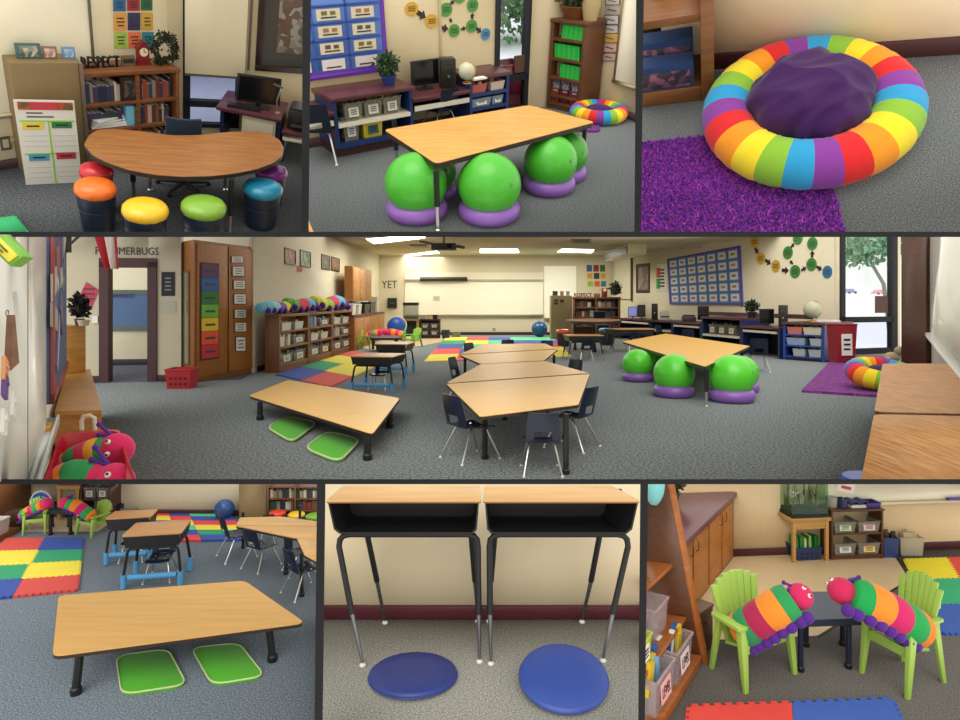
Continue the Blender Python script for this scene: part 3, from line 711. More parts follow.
# ================================================================ bottom left: low table
R5 = Room([(-60, 481.7), (321, 481.7), (318, 780), (-60, 780)], 2.0, size=.75)
def room5():
    R = R5; W = R.plane(R.on(-60, 513), R.on(350, 516)); BB = mat('4a2026', rough=.45); pic = 'in bottom left picture'
    build_floor(R, 'floor', mat('6c7782', 'carpet', scale=60), [R.on(-60, 512.5), R.on(350, 515.5), R.on(350, 790), R.on(-60, 790)])
    build_wall(W, 'wall_back', mat('c9c0a8', 'block', scale=.22), 1.0); baseboard(W, 'baseboard_back', BB, h=.05)
    build_floor(R, 'trim_1', mat('cdb996', 'plain'), [R.on(12, 512.8), R.on(130, 513.4), R.on(112, 521), R.on(98, 531.5), R.on(10, 531.5)], z=.004, th=.004)
    # low table
    table(R, 'low_table', 'long low maple table with black legs, green cushions under its near side', [(58.4, 595.5), (244.5, 580.5), (305, 622.6), (52.5, 656)], .235,
          [(76, 694), (272.5, 661), (70, 634), (238, 622)], th=.022, top=mat('d8ab66', 'laminate'), edge=mat('33221a'), r=.05, leg_r=.021, group=None, splay=.04)
    def sq(label, px):
        P = [R.on(*p) for p in px]; c = sum(P, V((0, 0, 0)))/4; L = [(p.x-c.x, p.y-c.y) for p in P]
        T = R.thing('floor_cushion', label, 'cushion', c, 0, 'green cushions by the low table')
        MB().prism(roundpoly(L, .075, 7), .0, .018).build('cover', mat('55b52e', 'fabric'), T, bev=.005)
        q = roundpoly(L, .075, 7); MB().tube([(x, y, .018) for x, y in q+q[:1]], .0045, 6).build('piping', mat('c9d8a0'), T)
    sq('bright green square cushion on the carpet, left of the two by the long low table', [(116, 659), (168, 652), (187, 688), (121.5, 698)])
    sq('bright green square cushion on the carpet, right of the two by the long low table', [(191, 651), (239, 646), (265, 679.5), (212, 688)])
    # desks
    def dk(label, px, vbase, lab2, chair_s):
        z0 = None; TL, TR, BR, BL = px
        u0 = (BL[0]+BR[0])/2; pb = R.on(u0, vbase); z = R.hgt(pb, (BL[1]+BR[1])/2)
        a, b, c_, d_ = [R.on(*p, z) for p in px]; w = ((b-a).length+(c_-d_).length)/2; dep = min(((a-d_).length+(b-c_).length)/2, .5)
        ctr = (a+b+c_+d_)/4; v = (c_-d_); yaw = math.atan2(v.y, v.x)+.1; c0 = (c_+d_)/2+V((-math.sin(yaw), math.cos(yaw), 0))*dep/2
        student_desk(R, label, (c0.x, c0.y, 0), yaw, w, dep, z, s=z/.72, foam=True, group='student desks with blue foam '+pic, top=mat('c99a68', 'laminate'), lower=.42, open_front=False)
        q = loc_of(R, (c0.x, c0.y), yaw, .01, dep*.1); student_chair(R, lab2, (q.x, q.y, 0), yaw+math.pi, z/.72*.78, group='navy chairs tucked into the desks '+pic)
        return c0, w, dep, z, yaw
    dk('brown school desk with blue foam legs, nearer of two '+pic, [(114, 524.7), (168, 523.5), (181.5, 533.5), (121.5, 535)], 588, 'navy chair pushed under the nearer blue foamed desk '+pic, .62)
    dk('brown school desk with blue foam legs, farther of two '+pic, [(102, 512), (144, 511), (151, 517), (105, 518)], 564, 'navy chair pushed under the farther blue foamed desk '+pic, .58)
    # mats
    r, b, y, g = 'd4504c', '3553a8', 'efe04a', '2fa070'
    Ttl, Ttr, Tbr = R.on(45, 540), R.on(83, 540), R.on(77, 591.5); Tbl = R.on(12.5, 598)
    foam_mat(R, Ttl*2-Ttr+V((-.0, 0, 0)), Ttr, Tbr, Tbl*2-Tbr, [[r, b], [y, g], [g, y], [b, r]], 'left of low table in bottom left picture', FN)
    lg, pr = '5ccf9a', 'e5484e'
    foam_mat(R, R.on(149, 513.2), R.on(228, 514.6), R.on(252, 541), R.on(150, 543), [[pr, b, lg, lg], [y, pr, b, b], [b, y, pr, pr], [pr, lg, y, y], [y, b, g, lg], [g, pr, b, b]], 'along back wall, bottom left picture', FN)
    # green chairs with caterpillars
    AM = mat('96bd52', 'plastic')
    adir_px(R, 'lime green slatted chair left of the little dark table '+pic, (22, 536), (45, 534), 496.5, .8, 'green garden chairs '+pic, AM)
    adir_px(R, 'lime green slatted chair right of the little dark table '+pic, (75.5, 534.5), (91, 538), 499.5, 1.0, 'green garden chairs '+pic, AM)
    z = R.hgt(R.on(60, 531), 510)
    table(R, 'side_table', 'small dark navy table between the green chairs '+pic, [(49, 507.5), (70, 507.5), (71, 511), (47, 511)], z, [(50.5, 535), (70.5, 534.5), (52, 527), (69, 527)], th=.03, top=mat('222a3c'), edge=mat('1b2231'), r=.01, leg_r=.014)
    caterpillar(R, 'striped plush caterpillar lying on the left green chair '+pic, [pt(R, 21, 531, 517), pt(R, 28, 531, 513), pt(R, 36, 531, 509), pt(R, 44, 531, 505)], .058, CB, .05, eyes=False, footr=.2)
    caterpillar(R, 'striped plush caterpillar lying on the right green chair '+pic, [pt(R, 94, 532, 518), pt(R, 86, 532, 513), pt(R, 77, 532, 507), pt(R, 68, 532, 504)], .06, ['f08a2c', '2fa45a', 'd02a6c', 'f08a2c', '2fa45a'], .05, eyes=False, footr=.2)
    p = R.on(41.5, 519); m = R.mpp(p)
    T = R.thing('shell_chair', 'round blue shell chair with white rim behind the small dark table '+pic, 'chair', p)
    rr = 10.5*m; MB().ell((0, 0, rr*1.5), (rr, rr*.6, rr*1.1), 24, 16, fn=lambda d: 1 if d.y > -.1 else .82).build('shell', mat('2a5db8', 'plastic'), T); MB().torus((0, 0, 0), rr*1.02, rr*.1, 30, 8).xf(Matrix.Translation((rr*.06, -.01, rr*1.55)) @ rx(math.pi/2) @ Matrix.Diagonal((1, 1.1, 1, 1))).build('rim', mat('d8dce0'), T)
    MB().lathe([(rr*.5, 0), (rr*.15, rr*.15), (rr*.12, rr*.8)], 16).build('base', BLK, T)
    # stand, shelf, bins on the back wall
    p = R.on(57, 520.5); m = R.mpp(p); w = 22*m; h = R.hgt(p, 486)
    T = R.thing('wooden_stand', 'light wooden stand by the back wall '+pic, 'stand', p)
    for x in (0, w-.03): MB().box(x, x+.03, 0, .03, 0, h-.03).build('leg', mat('c79a5c', 'wood'), T)
    MB().box(-.01, w+.01, 0, .2, h-.03, h).build('top_board', mat('c79a5c', 'wood'), T)
    q = R.on(62, 518); bin_box(R, 'dark basket of green folders inside the light wooden stand '+pic, q, 0, 15*m, .12, .14, mat('1c2a3c'), stuff=['2d8a3a', '48b048', '226a2c'])
    p = R.on(80, 521); m = R.mpp(p); w = 30*m; h = R.hgt(p, 470)
    bookcase(R, 'dark low bookcase with labelled bins against the back wall '+pic, p, 0, w, .2, h, [.05, h*.42], [], mat('4a2b1e', 'wood'), t=.015)
    for k in range(2):
        q = V((p.x+w*(.28+.44*k), p.y+.01, h*.42)); bin_box(R, ('left', 'right')[k]+' clear bin with paper label in dark low bookcase '+pic, q, 0, w*.4, .15, .1, mat('8d8f94', 'clear'), card='e6e6de')
    q = R.on(115, 517); bin_box(R, 'navy bin on the carpet beside the dark low bookcase '+pic, q, 0, .085, .08, .1, mat('1e2a4c'), stuff=['1c2238', '2c3450'])
    q = R.on(127, 516.5); bin_box(R, 'clear plastic bin on the carpet by the back wall '+pic, q, 0, .14, .1, .07, mat('c8ccc8', 'clear'))
    p = R.on(3, 543); T = R.thing('bookcase', 'brown bookcase end at the left edge '+pic, 'bookcase', p)
    MB().box(-1.0, -.42, .2, .6, 0, .55).build('back_carcass', mat('6e4426', 'wood'), T); MB().box(-.44, -.26, .3, .7, 0, .55).build('side_panel', mat('7c4e2a', 'wood'), T); MB().box(-.9, -.04, -.05, .25, .0, .05).build('bottom_shelf', mat('8a5a30', 'wood'), T)
    p = R.on(11, 533); T = R.thing('wooden_crate', 'dark brown crate behind the left green chair '+pic, 'crate', p); MB().box(-.045, .05, 0, .1, 0, .17).build('body', mat('3a2416', 'wood'), T, bev=.004); MB().box(-.05, .055, -.005, .105, .17, .18).build('lid', mat('4a2e1c', 'wood'), T)
    bin_box(R, 'white bin on the brown bookcase at the left edge '+pic, V((R.on(-6, 540).x, R.on(0, 543).y+.02, .05)), 0, .16, .12, .12, mat('c6c4c0', 'plastic'))
    # ball, cardboard, bookcase, stools on the right
    p = R.on(224.5, 518.5); gym_ball(R, p, 9.6*R.mpp(p), 'blue exercise ball by the back wall '+pic, mat('26518f', 'gloss', rough=.25), base=False)
    p = R.on(239, 517.5); m = R.mpp(p); T = R.thing('cardboard_screen', 'tan cardboard screen beside the blue ball '+pic, 'screen', p)
    MB().box(0, 27*m, 0, .02, 0, .7).build('panel', mat('8c7650'), T); MB().box(27*m, 27*m+.02, -.05, .02, 0, .7).build('side_fold', mat('7c6846'), T)
    p = R.on(267, 521.5); m = R.mpp(p); w = 56*m; h = .55
    bookcase(R, 'brown bookcase behind the stools '+pic, p, .0, w, .2, h, [.1, .205, .31], [w*.5], mat('6e4630', 'wood'), t=.014)
    for zi, z in enumerate((.10, .205)):
        for bi, (a, b) in enumerate(((.02, w*.48), (w*.52, w-.02))):
            books(R, p, 0, a, b, z, .12, .085, 'on the '+('lower', 'upper')[zi]+' '+('left', 'right')[bi]+' shelf behind the stools '+pic, t=(.012, .03), seed=zi*5+bi, y0=.03)
    for u, v, c, n in ((277.5, 526, 'e0432c', 'red'), (296.5, 527.5, 'eec23a', 'yellow'), (314, 529, '7ab03a', 'green')):
        p = R.on(u, v); stool(R, n+' topped bucket stool in front of the brown bookcase '+pic, p, 8.2*R.mpp(p), 15*R.mpp(p), c, 'small bucket stools '+pic)
    # hexagonal table group
    z = R.hgt(R.on(270, 572), 530); mp = mat('d7a868', 'laminate')
    g = 'trapezoid tables '+pic
    table(R, 'trapezoid_table', 'maple trapezoid table, far half of the pair '+pic, [(240, 517.5), (281, 516.5), (324, 522), (324, 525.5), (236, 525.3)], z, [(243, 548), (300, 540)], th=.02, top=mp, r=.015, group=g, leg_r=.012)
    table(R, 'trapezoid_table', 'maple trapezoid table, near half of the pair '+pic, [(236, 525.8), (324, 526), (330, 541), (324, 541), (293, 537.5)], z, [(286, 574), (291, 556)], th=.02, top=mp, r=.015, group=g, leg_r=.014)
    table(R, 'trapezoid_table', 'maple trapezoid table in the right foreground, cut by the picture edge '+pic, [(297, 538.5), (330, 541.5), (330, 568), (304.5, 555)], z, [(302, 596)], th=.02, top=mp, r=.015, group=g, leg_r=.014)
    for i, (u, v, top, yaw, lab) in enumerate([(238, 560, 516, .9, 'at the left corner of the far table'), (262, 570, 529, .55, 'before the paired tables with purple sticker'), (304, 596, 549, .8, 'in the right foreground by the near table'), (268, 545, 520, 2.9, 'behind the paired tables'), (300, 575, 536, 1.0, 'between the tables')]):
        p = R.on(u, v-4); s = R.hgt(p, top)/.74*1.12; student_chair(R, 'navy plastic chair '+lab+' '+pic, p, -yaw, s, mat('171f38', 'plastic', rough=.4), group='navy chairs round the tables '+pic, disc=(i == 1))
def stool(R, label, p, r, h, c, group):
    T = R.thing('bucket_stool', label, 'stool', (p[0], p[1], 0), 0, group); n = mat('15243a', 'plastic', rough=.45)
    MB().lathe([(r*.76, 0), (r*.82, h*.1), (r*.86, h*.4), (r*.87, h*.42), (r*.87, h*.47), (r*.9, h*.5), (r*.95, h*.78), (r*.93, h*.8)], 36).build('bucket', n, T)
    MB().torus((0, 0, h*.48), r*.89, r*.03, 36, 8).build('bucket_rim', n, T)
    q = MB().lathe([(r*.9, h*.76), (r*1.0, h*.79), (r*1.03, h*.85), (r*1.0, h*.91), (r*.9, h*.96), (r*.6, h*1.0), (0, h*1.01)], 40)
    rr = random.Random(4)
    for i, v in enumerate(q.v):
        a = math.atan2(v.y, v.x); k = 1+.012*math.sin(a*23)+.008*math.sin(a*11+2)
        if v.z < h*.95: q.v[i] = V((v.x*k, v.y*k, v.z))
    q.build('padded_seat', mat(c, 'gloss', rough=.22), T, ang=60)
    return T
room5()
# ================================================================ bottom right: two green chairs with caterpillars
R7 = Room([(644, 481.7), (1020, 481.7), (1020, 780), (641, 780)], 2.6, size=.68)
def room7():
    R = R7; pic = 'in bottom right picture'; BB = mat('4a1e24', rough=.45)
    W = R.plane(R.on(640, 560), R.on(1020, 545.5)); WD = mat('9c6434', 'wood'); WD2 = mat('8a5228', 'wood')
    build_floor(R, 'floor', mat('625f5c', 'carpet', scale=60), [R.on(600, 561), R.on(1025, 545.5), R.on(1025, 790), R.on(560, 790)])
    build_wall(W, 'wall_back', mat('d9c096', 'block', scale=.36), 1.6); baseboard(W, 'baseboard_back', BB, h=.075)
    build_floor(R, 'trim_8', mat('d8bf96', 'plain', rough=.35), [R.on(690, 557.6), R.on(891, 550.8), R.on(909, 579.5), R.on(818, 636), R.on(690, 641), R.on(680, 610)], z=.005, th=.005)
    build_floor(R, 'trim_9', BLK, [R.on(891, 550.8), R.on(893, 550.8), R.on(911, 579.8), R.on(819, 637.5), R.on(818, 636), R.on(909, 579.5)], z=.006, th=.006)
    # side table
    z = R.hgt(R.on(824, 669), 619)
    table(R, 'side_table', 'dark navy square side table between the two lime green chairs', [(798, 591.5), (848, 591.5), (861.5, 618), (789, 620.5)], z, [(800.5, 671), (848.5, 668), (842.5, 645), (806, 646)], th=.05, top=mat('333d58', 'plastic', rough=.4), edge=mat('232a40'), r=.015, leg_r=.02, legmat=mat('1d2338', 'plastic'))
    # chairs
    AM = mat('9fc456', 'plastic', rough=.38)
    adir_px(R, 'lime green slatted chair at the left, striped caterpillar on its seat', (744, 694), (794.6, 674), 571, .6, 'green garden chairs '+pic, AM)
    adir_px(R, 'lime green slatted chair at the right, striped caterpillar on its seat', (860.4, 672), (907.7, 699), 573, 1.2, 'green garden chairs '+pic, AM)
    def P(u, v, y): return V(((u-PX)/F*y, y, R.h-(v-300)/F*y))
    caterpillar(R, 'plush caterpillar with orange tail resting on the left lime chair and table', [P(737, 633, 4.42), P(752, 625, 4.36), P(772, 612, 4.3), P(793, 600, 4.28)], .135, ['e8862c', '2f8f58', 'b02a55', 'f09030', '2f9a58'], .088, headc='d02a62', eyes_dir=V((.1, -.75, .65)), feetside=V((.35, -.75, -.45)), footr=.2)
    caterpillar(R, 'plush caterpillar with orange tail resting on the right lime chair and table', [P(920, 631, 4.36), P(901, 620, 4.3), P(877, 606, 4.28), P(849, 594, 4.3)], .142, ['f08428', '1fa050', 'd02868', 'f09030', '1fa050'], .09, headc='c82a5a', eyes_dir=V((-.6, .5, .5)), feetside=V((-.5, -.7, -.4)), footr=.2)
    # foam tiles
    r, b, y, g = 'e0473f', '3a5fb4', 'f2e02c', '35b079'
    FNN = {r: 'red', b: 'blue', y: 'yellow', g: 'green'}
    foam_tile(R, 'red foam floor tile at the bottom edge beside the blue one', [R.on(690, 709), R.on(791.8, 705.5), R.on(795, 760), R.on(684, 765)], r, 'front foam tiles '+pic)
    foam_tile(R, 'blue foam floor tile at the bottom edge beside the red one', [R.on(792.3, 705.5), R.on(891.5, 701.5), R.on(915, 755), R.on(795.5, 760)], b, 'front foam tiles '+pic)
    foam_mat(R, R.on(905, 560.7), R.on(992, 558), R.on(1045, 633), R.on(943, 635), [[y, r], [g, y], [b, g]], 'by the whiteboard wall', FNN)
    # wall cabinets (left), front leans back a little with the wall
    hc = .64; f0, f1 = R.on(668, 640), R.on(733.5, 557.5)
    C = R.plane(f0, f1); T = R.thing('base_cabinet', 'row of oak base cabinets with maroon worktop along the left wall', 'cabinet', C.A, C.yaw)
    MB().box(0, C.L, 0, .7, .0, hc-.03).build('carcass', WD2, T)
    MB().box(-.1, C.L+.02, -.03, .72, hc-.03, hc+.02).build('worktop', mat('6a4048', 'plastic'), T, bev=.006)
    us = [C.sz(668, 560)[0], C.sz(692, 560)[0], C.sz(708, 560)[0], C.sz(721, 545)[0], C.sz(732, 530)[0]]
    for i in range(4):
        a, b_ = us[i]+.02, us[i+1]-.02; dr = MB().box(a, b_, -.012, 0, .035, hc-.055).build('door', mat('b5712e', 'wood'), T, bev=.004)
        x = a+.05 if i % 2 else b_-.05; MB().tube([(x, -.012, hc*.74), (x, -.035, hc*.76), (x, -.035, hc*.88), (x, -.012, hc*.9)], .005, 8).build('handle', mat('8a6a40', 'metal', rough=.4), dr)
    # plants and jars on the worktop
    for k, (x, hh, w, lab) in enumerate(((.30, .26, .3, 'dark leafy plant in a pot on the maroon worktop, near the bookcase'), (.62, .22, .3, 'dark leafy plant in a pot on the maroon worktop, at the far end'))):
        q = C.pos(C.L*(.3+x), hc+.02, -.38); plant(R, lab, q, 0, w, hh+.1, leaf='26301c', pot='20201e', seed=k+3)
    q = C.pos(C.L*.32, hc+.02, -.35); T = R.thing('glass_jar', 'pale jar standing on the maroon worktop beside the plants', 'jar', q); MB().lathe([(.04, 0), (.045, .01), (.045, .16), (.035, .18)], 20).build('jar_body', mat('c8c8c4', 'plastic'), T); MB().lathe([(.04, .18), (.04, .205), (0, .205)], 20).build('lid', mat('8a8a88', 'metal'), T)
    # bookcase at the far left, seen end on; shelves run to the near left
    T = R.thing('bookcase', 'warm brown bookcase at the left edge holding bins of books', 'bookcase', R.on(702, 664))
    o = R.on(702, 664); Y = o.y
    def Q(u, v, z): return R.on(u, v, z)
    zs = [R.h-(v-300)/F*Y for v in (487, 563.7, 616.7)]
    ends = [(702, 662), (686.6, 616.7), (673, 563.7), (664.7, 487)]
    wd = mat('a8622c', 'wood'); ls = lambda p: (p.x-o.x, p.y-o.y, p.z)
    # side panel (far end): interior shade put into a darker wood colour
    e = [P(702, 664, Y), P(664.7, 470, Y)]; D = V((-.42, .18, 0)); t = V((.035, .02, 0))
    m = MB().hexa([ls(q) for q in (e[0], e[0]+t, e[0]+t+D, e[0]+D, e[1], e[1]+t, e[1]+t+D, e[1]+D)]); m.build('side_panel', mat('5e351c', 'wood'), T, bev=.003); D2 = D*.05
    MB().hexa([ls(q) for q in (e[0]-D2, e[0]+t-D2, e[0]+t, e[0], e[1]-D2, e[1]+t-D2, e[1]+t, e[1])]).build('front_strip', wd, T, bev=.003)
    sh = [((702, 663), (668, 724), .0, .07), ((686.6, 616.7), (640, 682), zs[2], .03), ((673, 563.7), (640, 594), zs[1], .03)]
    S = []
    for i, (a, b_, z, th) in enumerate(sh):
        zz = z if i else .07; A = Q(a[0], a[1] if i else 655, zz); B = Q(*b_, zz) if i else Q(664, 716, zz); Wd = V((-.42, .12, 0)); q = [B, A, A+Wd, B+Wd]; S.append((A, B, zz))
        MB().hexa([ls(V((p.x, p.y, zz-th))) for p in q]+[ls(p) for p in q]).build('shelf', wd, T, bev=.004)
    A, B, _ = S[0]; q = [B, A, A+V((-.42, .12, 0)), B+V((-.42, .12, 0))]; bk = [A+V((-.42, .12, 0)), B+V((-.42, .12, 0))]
    MB().hexa([ls(V((bk[1].x, bk[1].y, 0))), ls(V((bk[0].x, bk[0].y, 0))), ls(V((bk[0].x, bk[0].y+.02, 0))), ls(V((bk[1].x, bk[1].y+.02, 0))), ls(V((bk[1].x-.25, bk[1].y, 1.35))), ls(V((bk[0].x-.25, bk[0].y, 1.35))), ls(V((bk[0].x-.25, bk[0].y+.02, 1.35))), ls(V((bk[1].x-.25, bk[1].y+.02, 1.35)))]).build('back_panel', mat('5a3018', 'wood'), T)
    # bins on shelves (fronts follow the shelf edge)
    def onshelf(i, f, off=.10):
        A, B, z = S[i]; d = (A-B).normalized(); p = lerp(B, A, f)+V((-d.y, d.x, 0))*off; return V((p.x, p.y, z)), math.atan2(d.y, d.x)
    BKS = ['2f62a8', 'e8e6da', 'd8b82c', '3c8a4a', '6fa8d0']
    CLR = mat('b9a9ac', 'clear')
    for f, wrd, lab in ((.60, 'LEVEL', 'clear book bin with pink edged level card on bottom shelf, farther one'), (.12, 'LEVEL', 'clear book bin with pink level card on bottom shelf, nearer one')):
        p, yw = onshelf(0, f, .02); bin_box(R, lab, p, yw, .34, .24, .22, CLR, card='efd8d8' if f > .3 else 'f0b8b8', word=wrd, stuff=BKS, group='level bins '+pic)
    p, yw = onshelf(1, .62, .06); bin_box(R, 'clear plastic tub on the middle shelf of the warm brown bookcase', p, yw, .26, .22, .21, CLR, stuff=None)
    p, yw = onshelf(1, .18, .02); bin_box(R, 'lime edged book box with small card on the middle shelf', p, yw, .2, .2, .17, mat('a8b84a', 'plastic'), card='efeedd', stuff=['e0dcc8', '88a0c0', 'd8c89a'])
    p, yw = onshelf(2, .1, .04); 
    books(R, p, yw, -.1, .12, 0, .2, .26, 'leaning on the upper shelf of the warm brown bookcase', pal=['4b7fc0', '2f4a36', 'e8e4da', '2c3d5c'], seed=4)
    o2 = P(654, 482, 4.5); T = R.solo(MB().ell((0, 0, 0), (.075, .07, .16), 20, 14, fn=lambda d: 1+.04*math.sin(d.z*40)*math.sin(d.x*37)), 'plush_toy', mat('7fc4cc', 'fabric'), 'fluffy teal plush end hanging at the top of the warm brown bookcase', 'stuffed animal', o2)
    # brown box behind the left chair
    p = R.on(697, 659); m = R.mpp(p); T = R.thing('wooden_box', 'dark brown wooden box on the carpet behind the left lime chair', 'box', p, .75)
    MB().box(0, .24, 0, .22, 0, .30).build('body', mat('4e2f1a', 'wood'), T, bev=.006); MB().box(-.006, .246, -.006, .226, .30, .325).build('lid', mat('6a4426', 'wood'), T, bev=.006); MB().lathe([(.012, 0), (.012, .006)], 12).xf(Matrix.Translation((.12, -.006, .22)) @ rx(math.pi/2)).build('clasp', mat('7a6a48', 'metal'), T)
    # stand with fish tank
    z = R.hgt(R.on(795, 563), 518.5); S1 = mat('c99a55', 'wood')
    p = R.on(793, 563.5); p2 = R.on(829, 561.5); w = (p2-p).length; yw = math.atan2(p2.y-p.y, p2.x-p.x); d = .30
    T = R.thing('wooden_stand', 'light wooden stand under the fish tank', 'stand', p, yw)
    for x in (0, w-.035):
        for yy in (0, d-.03): MB().box(x, x+.035, yy, yy+.03, 0, z-.03).build('leg', S1, T, bev=.003)
    MB().box(-.02, w+.02, -.01, d+.01, z-.035, z).build('top_board', S1, T, bev=.004); MB().box(.03, w-.03, .005, .02, z-.11, z-.035).build('apron', S1, T); MB().box(.01, w-.01, d-.012, d, .05, z-.04).build('back_board', mat('8a6a40', 'wood'), T)
    tz = .42; T = R.thing('fish_tank', 'glass fish tank with green plants on the light wooden stand', 'fish tank', loc_of(R, p, yw, 0, 0, z), yw)
    GL = mat('dfeee6', 'glass'); t_ = .006
    MB().box(0, w, .01, .01+t_, .03, tz).build('front_glass', GL, T); MB().box(0, t_, .01+t_, .26, .03, tz).build('side_glass', GL, T); MB().box(w-t_, w, .01+t_, .26, .03, tz).build('side_glass', GL, T)
    MB().box(0, w, .26, .27, .03, tz).build('back_glass', mat('b9b894', 'plastic', rough=.3), T); MB().box(-.004, w+.004, .006, .274, 0, .03).build('base_frame', DK, T)
    MB().box(.01, w-.01, .02, .25, .03, .07).build('gravel', mat('1c3a26', 'carpet', scale=40), T)
    m = MB(); q = random.Random(5)
    for i in range(34):
        x = q.uniform(.03, w-.03) if i > 20 else q.choice((.06, w-.07, w-.12))+q.uniform(-.03, .03); y_ = q.uniform(.05, .22); hh = q.uniform(.08, .26)
        m.tube([(x, y_, .07), (x+q.uniform(-.02, .02), y_, .07+hh*.5), (x+q.uniform(-.04, .04), y_, .07+hh)], .005, 5, .002)
    m.build('water_plant', mat('4a6a34', 'leaf'), T); MB().tube([(w*.2, .2, .08), (w*.2, .2, tz)], .009, 8).tube([(w*.48, .1, .2), (w*.48, .1, tz)], .007, 8).build('filter_pipe', BLK, T)
    p3 = loc_of(R, p, yw, w*.52, .03); bin_box(R, 'navy slotted crate of green folders inside the light wooden stand', p3, yw, w*.72, .2, .13, mat('22335e', 'plastic'), cat='crate', name='plastic_crate', holes=True)
    q = random.Random(8)
    for i in range(12):
        x = -w*.30+w*.6*i/11; c = ['2d8a3a', '1f7a34', 'c6c86a', 'd8d49a', 'a8b84a'][q.randrange(5) if i > 3 else q.randrange(2)]
        R.solo(MB().box(-.006, .006, 0, .12, 0, q.uniform(.19, .23)).box(-.009, -.006, 0, .12, 0, .19), 'folder', [mat(c)], ('dark green' if c[0] in '12' else 'pale green')+' folder standing in the navy slotted crate', 'folder', loc_of(R, p, yw, w*.52+x, .06, .012), yw, 'folders in the navy slotted crate', M=ry(q.uniform(-.12, .12)))
    # shelf unit
    p = R.on(831.5, 560.6); p2 = R.on(883.5, 559); w = (p2-p).length; yw = math.atan2(p2.y-p.y, p2.x-p.x); h = R.hgt(p, 510)
    bookcase(R, 'low dark brown bookcase holding four clear bins beside the fish tank', p, yw, w, .26, h, [.05, h*.53], [], mat('5d3720', 'wood'), t=.02, kick=.03)
    for j, z in enumerate((.05, h*.53)):
        for k in range(2):
            bin_box(R, 'clear bin with picture card on the '+('lower', 'upper')[j]+' shelf, '+('left', 'right')[k]+' side, beside the fish tank', loc_of(R, p, yw, w*(.27+.46*k), .0, z), yw, w*.42, .22, h*.22, mat('a09a98', 'clear'), card=['e6e6e0', 'efd070', 'cfe8c0', 'f0d0d0'][j*2+k], rim=mat('7c7470', 'plastic'))
    zt = h
    T = R.thing('pencil_cup', 'navy cup holding a small sign on the low dark brown bookcase', 'cup', loc_of(R, p, yw, w*.29, .08, zt)); MB().lathe([(.05, 0), (.052, .09), (.046, .09), (.044, .01), (0, .01)], 20).build('cup_body', mat('22305c', 'plastic'), T)
    s_ = MB().cbox((.04, -.01, .20), (.17, .004, .10), ry(.22)).build('sign', mat('f0e8e6', 'print'), T); MB().cbox((.04, -.014, .20), (.10, .003, .03), ry(.22)).build('print_lines', mat('c04048'), s_); MB().tube([(0, 0, .02), (.03, -.008, .18)], .003, 6).build('stick', WHITE, T)
    T = R.thing('open_book', 'dark blue open book lying on the low dark brown bookcase', 'book', loc_of(R, p, yw, w*.60, .1, zt), yw); MB().sheet(lambda u, v: ((u-.5)*.2, (v-.5)*.14, .03+.03*abs(math.sin((u-.5)*6))), 10, 2, (0, 0, .012)).build('cover', mat('26356a'), T); MB().box(-.09, .09, -.06, .06, 0, .028).build('pages', PAPER, T)
    bin_box(R, 'small purple lidded tray on the right end of the low bookcase', loc_of(R, p, yw, w*.85, .02, zt), yw, .15, .14, .05, mat('4a3a8a', 'plastic'), name='tray', cat='tray')
    q_ = loc_of(R, p, yw, w*.12, .1, zt); R.solo(MB().lathe([(.05, 0), (.055, .1), (.05, .1), (.048, .01), (0, .01)], 20), 'plastic_tub', mat('c8c4b8', 'clear'), 'pale round tub beside the fish tank on the low bookcase', 'tub', q_)
    p = R.on(891.5, 558.5); bin_box(R, 'navy blue bin of brown sticks beside the low dark bookcase', p, -.05, .15, .15, .2, mat('26407c', 'plastic'), stuff=['4a3626', '6a5038', '2e2418'])
    p = R.on(912.5, 556.5); bin_box(R, 'clear lidded plastic box on the carpet under the whiteboard', p, -.05, .24, .2, .18, mat('cfc8b8', 'clear'), stuff=['c8b890', '9aa0a0'])
    # whiteboard
    a = W.sz(826, 503, .02); z = a[1]; T = R.thing('whiteboard', 'wide whiteboard on the block wall above the low dark bookcase', 'whiteboard', W.pos(a[0], z, 0), W.yaw)
    MB().box(0, 3, -.02, 0, 0, 1.2).build('panel', mat('f2ead2', 'gloss', rough=.25), T); MB().box(0, 3, -.05, 0, -.03, 0).build('tray', mat('c8bfa6', 'metal', rough=.5), T)
    T = R.solo(MB().box(0, .25, -.06, -.03, 0, .02), 'marker', mat('5a3fa0'), 'purple marker lying on the whiteboard tray', 'marker', W.pos(W.sz(944, 500)[0], z, 0), W.yaw)
    R.solo(MB().box(0, .05, -.006, 0, 0, .07).box(.018, .032, -.01, -.006, .02, .05), 'wall_socket', WHITE, 'small pale wall socket plate left of the fish tank stand', 'socket', W.pos(W.sz(790, 530)[0]-.06, .35), W.yaw)
room7()
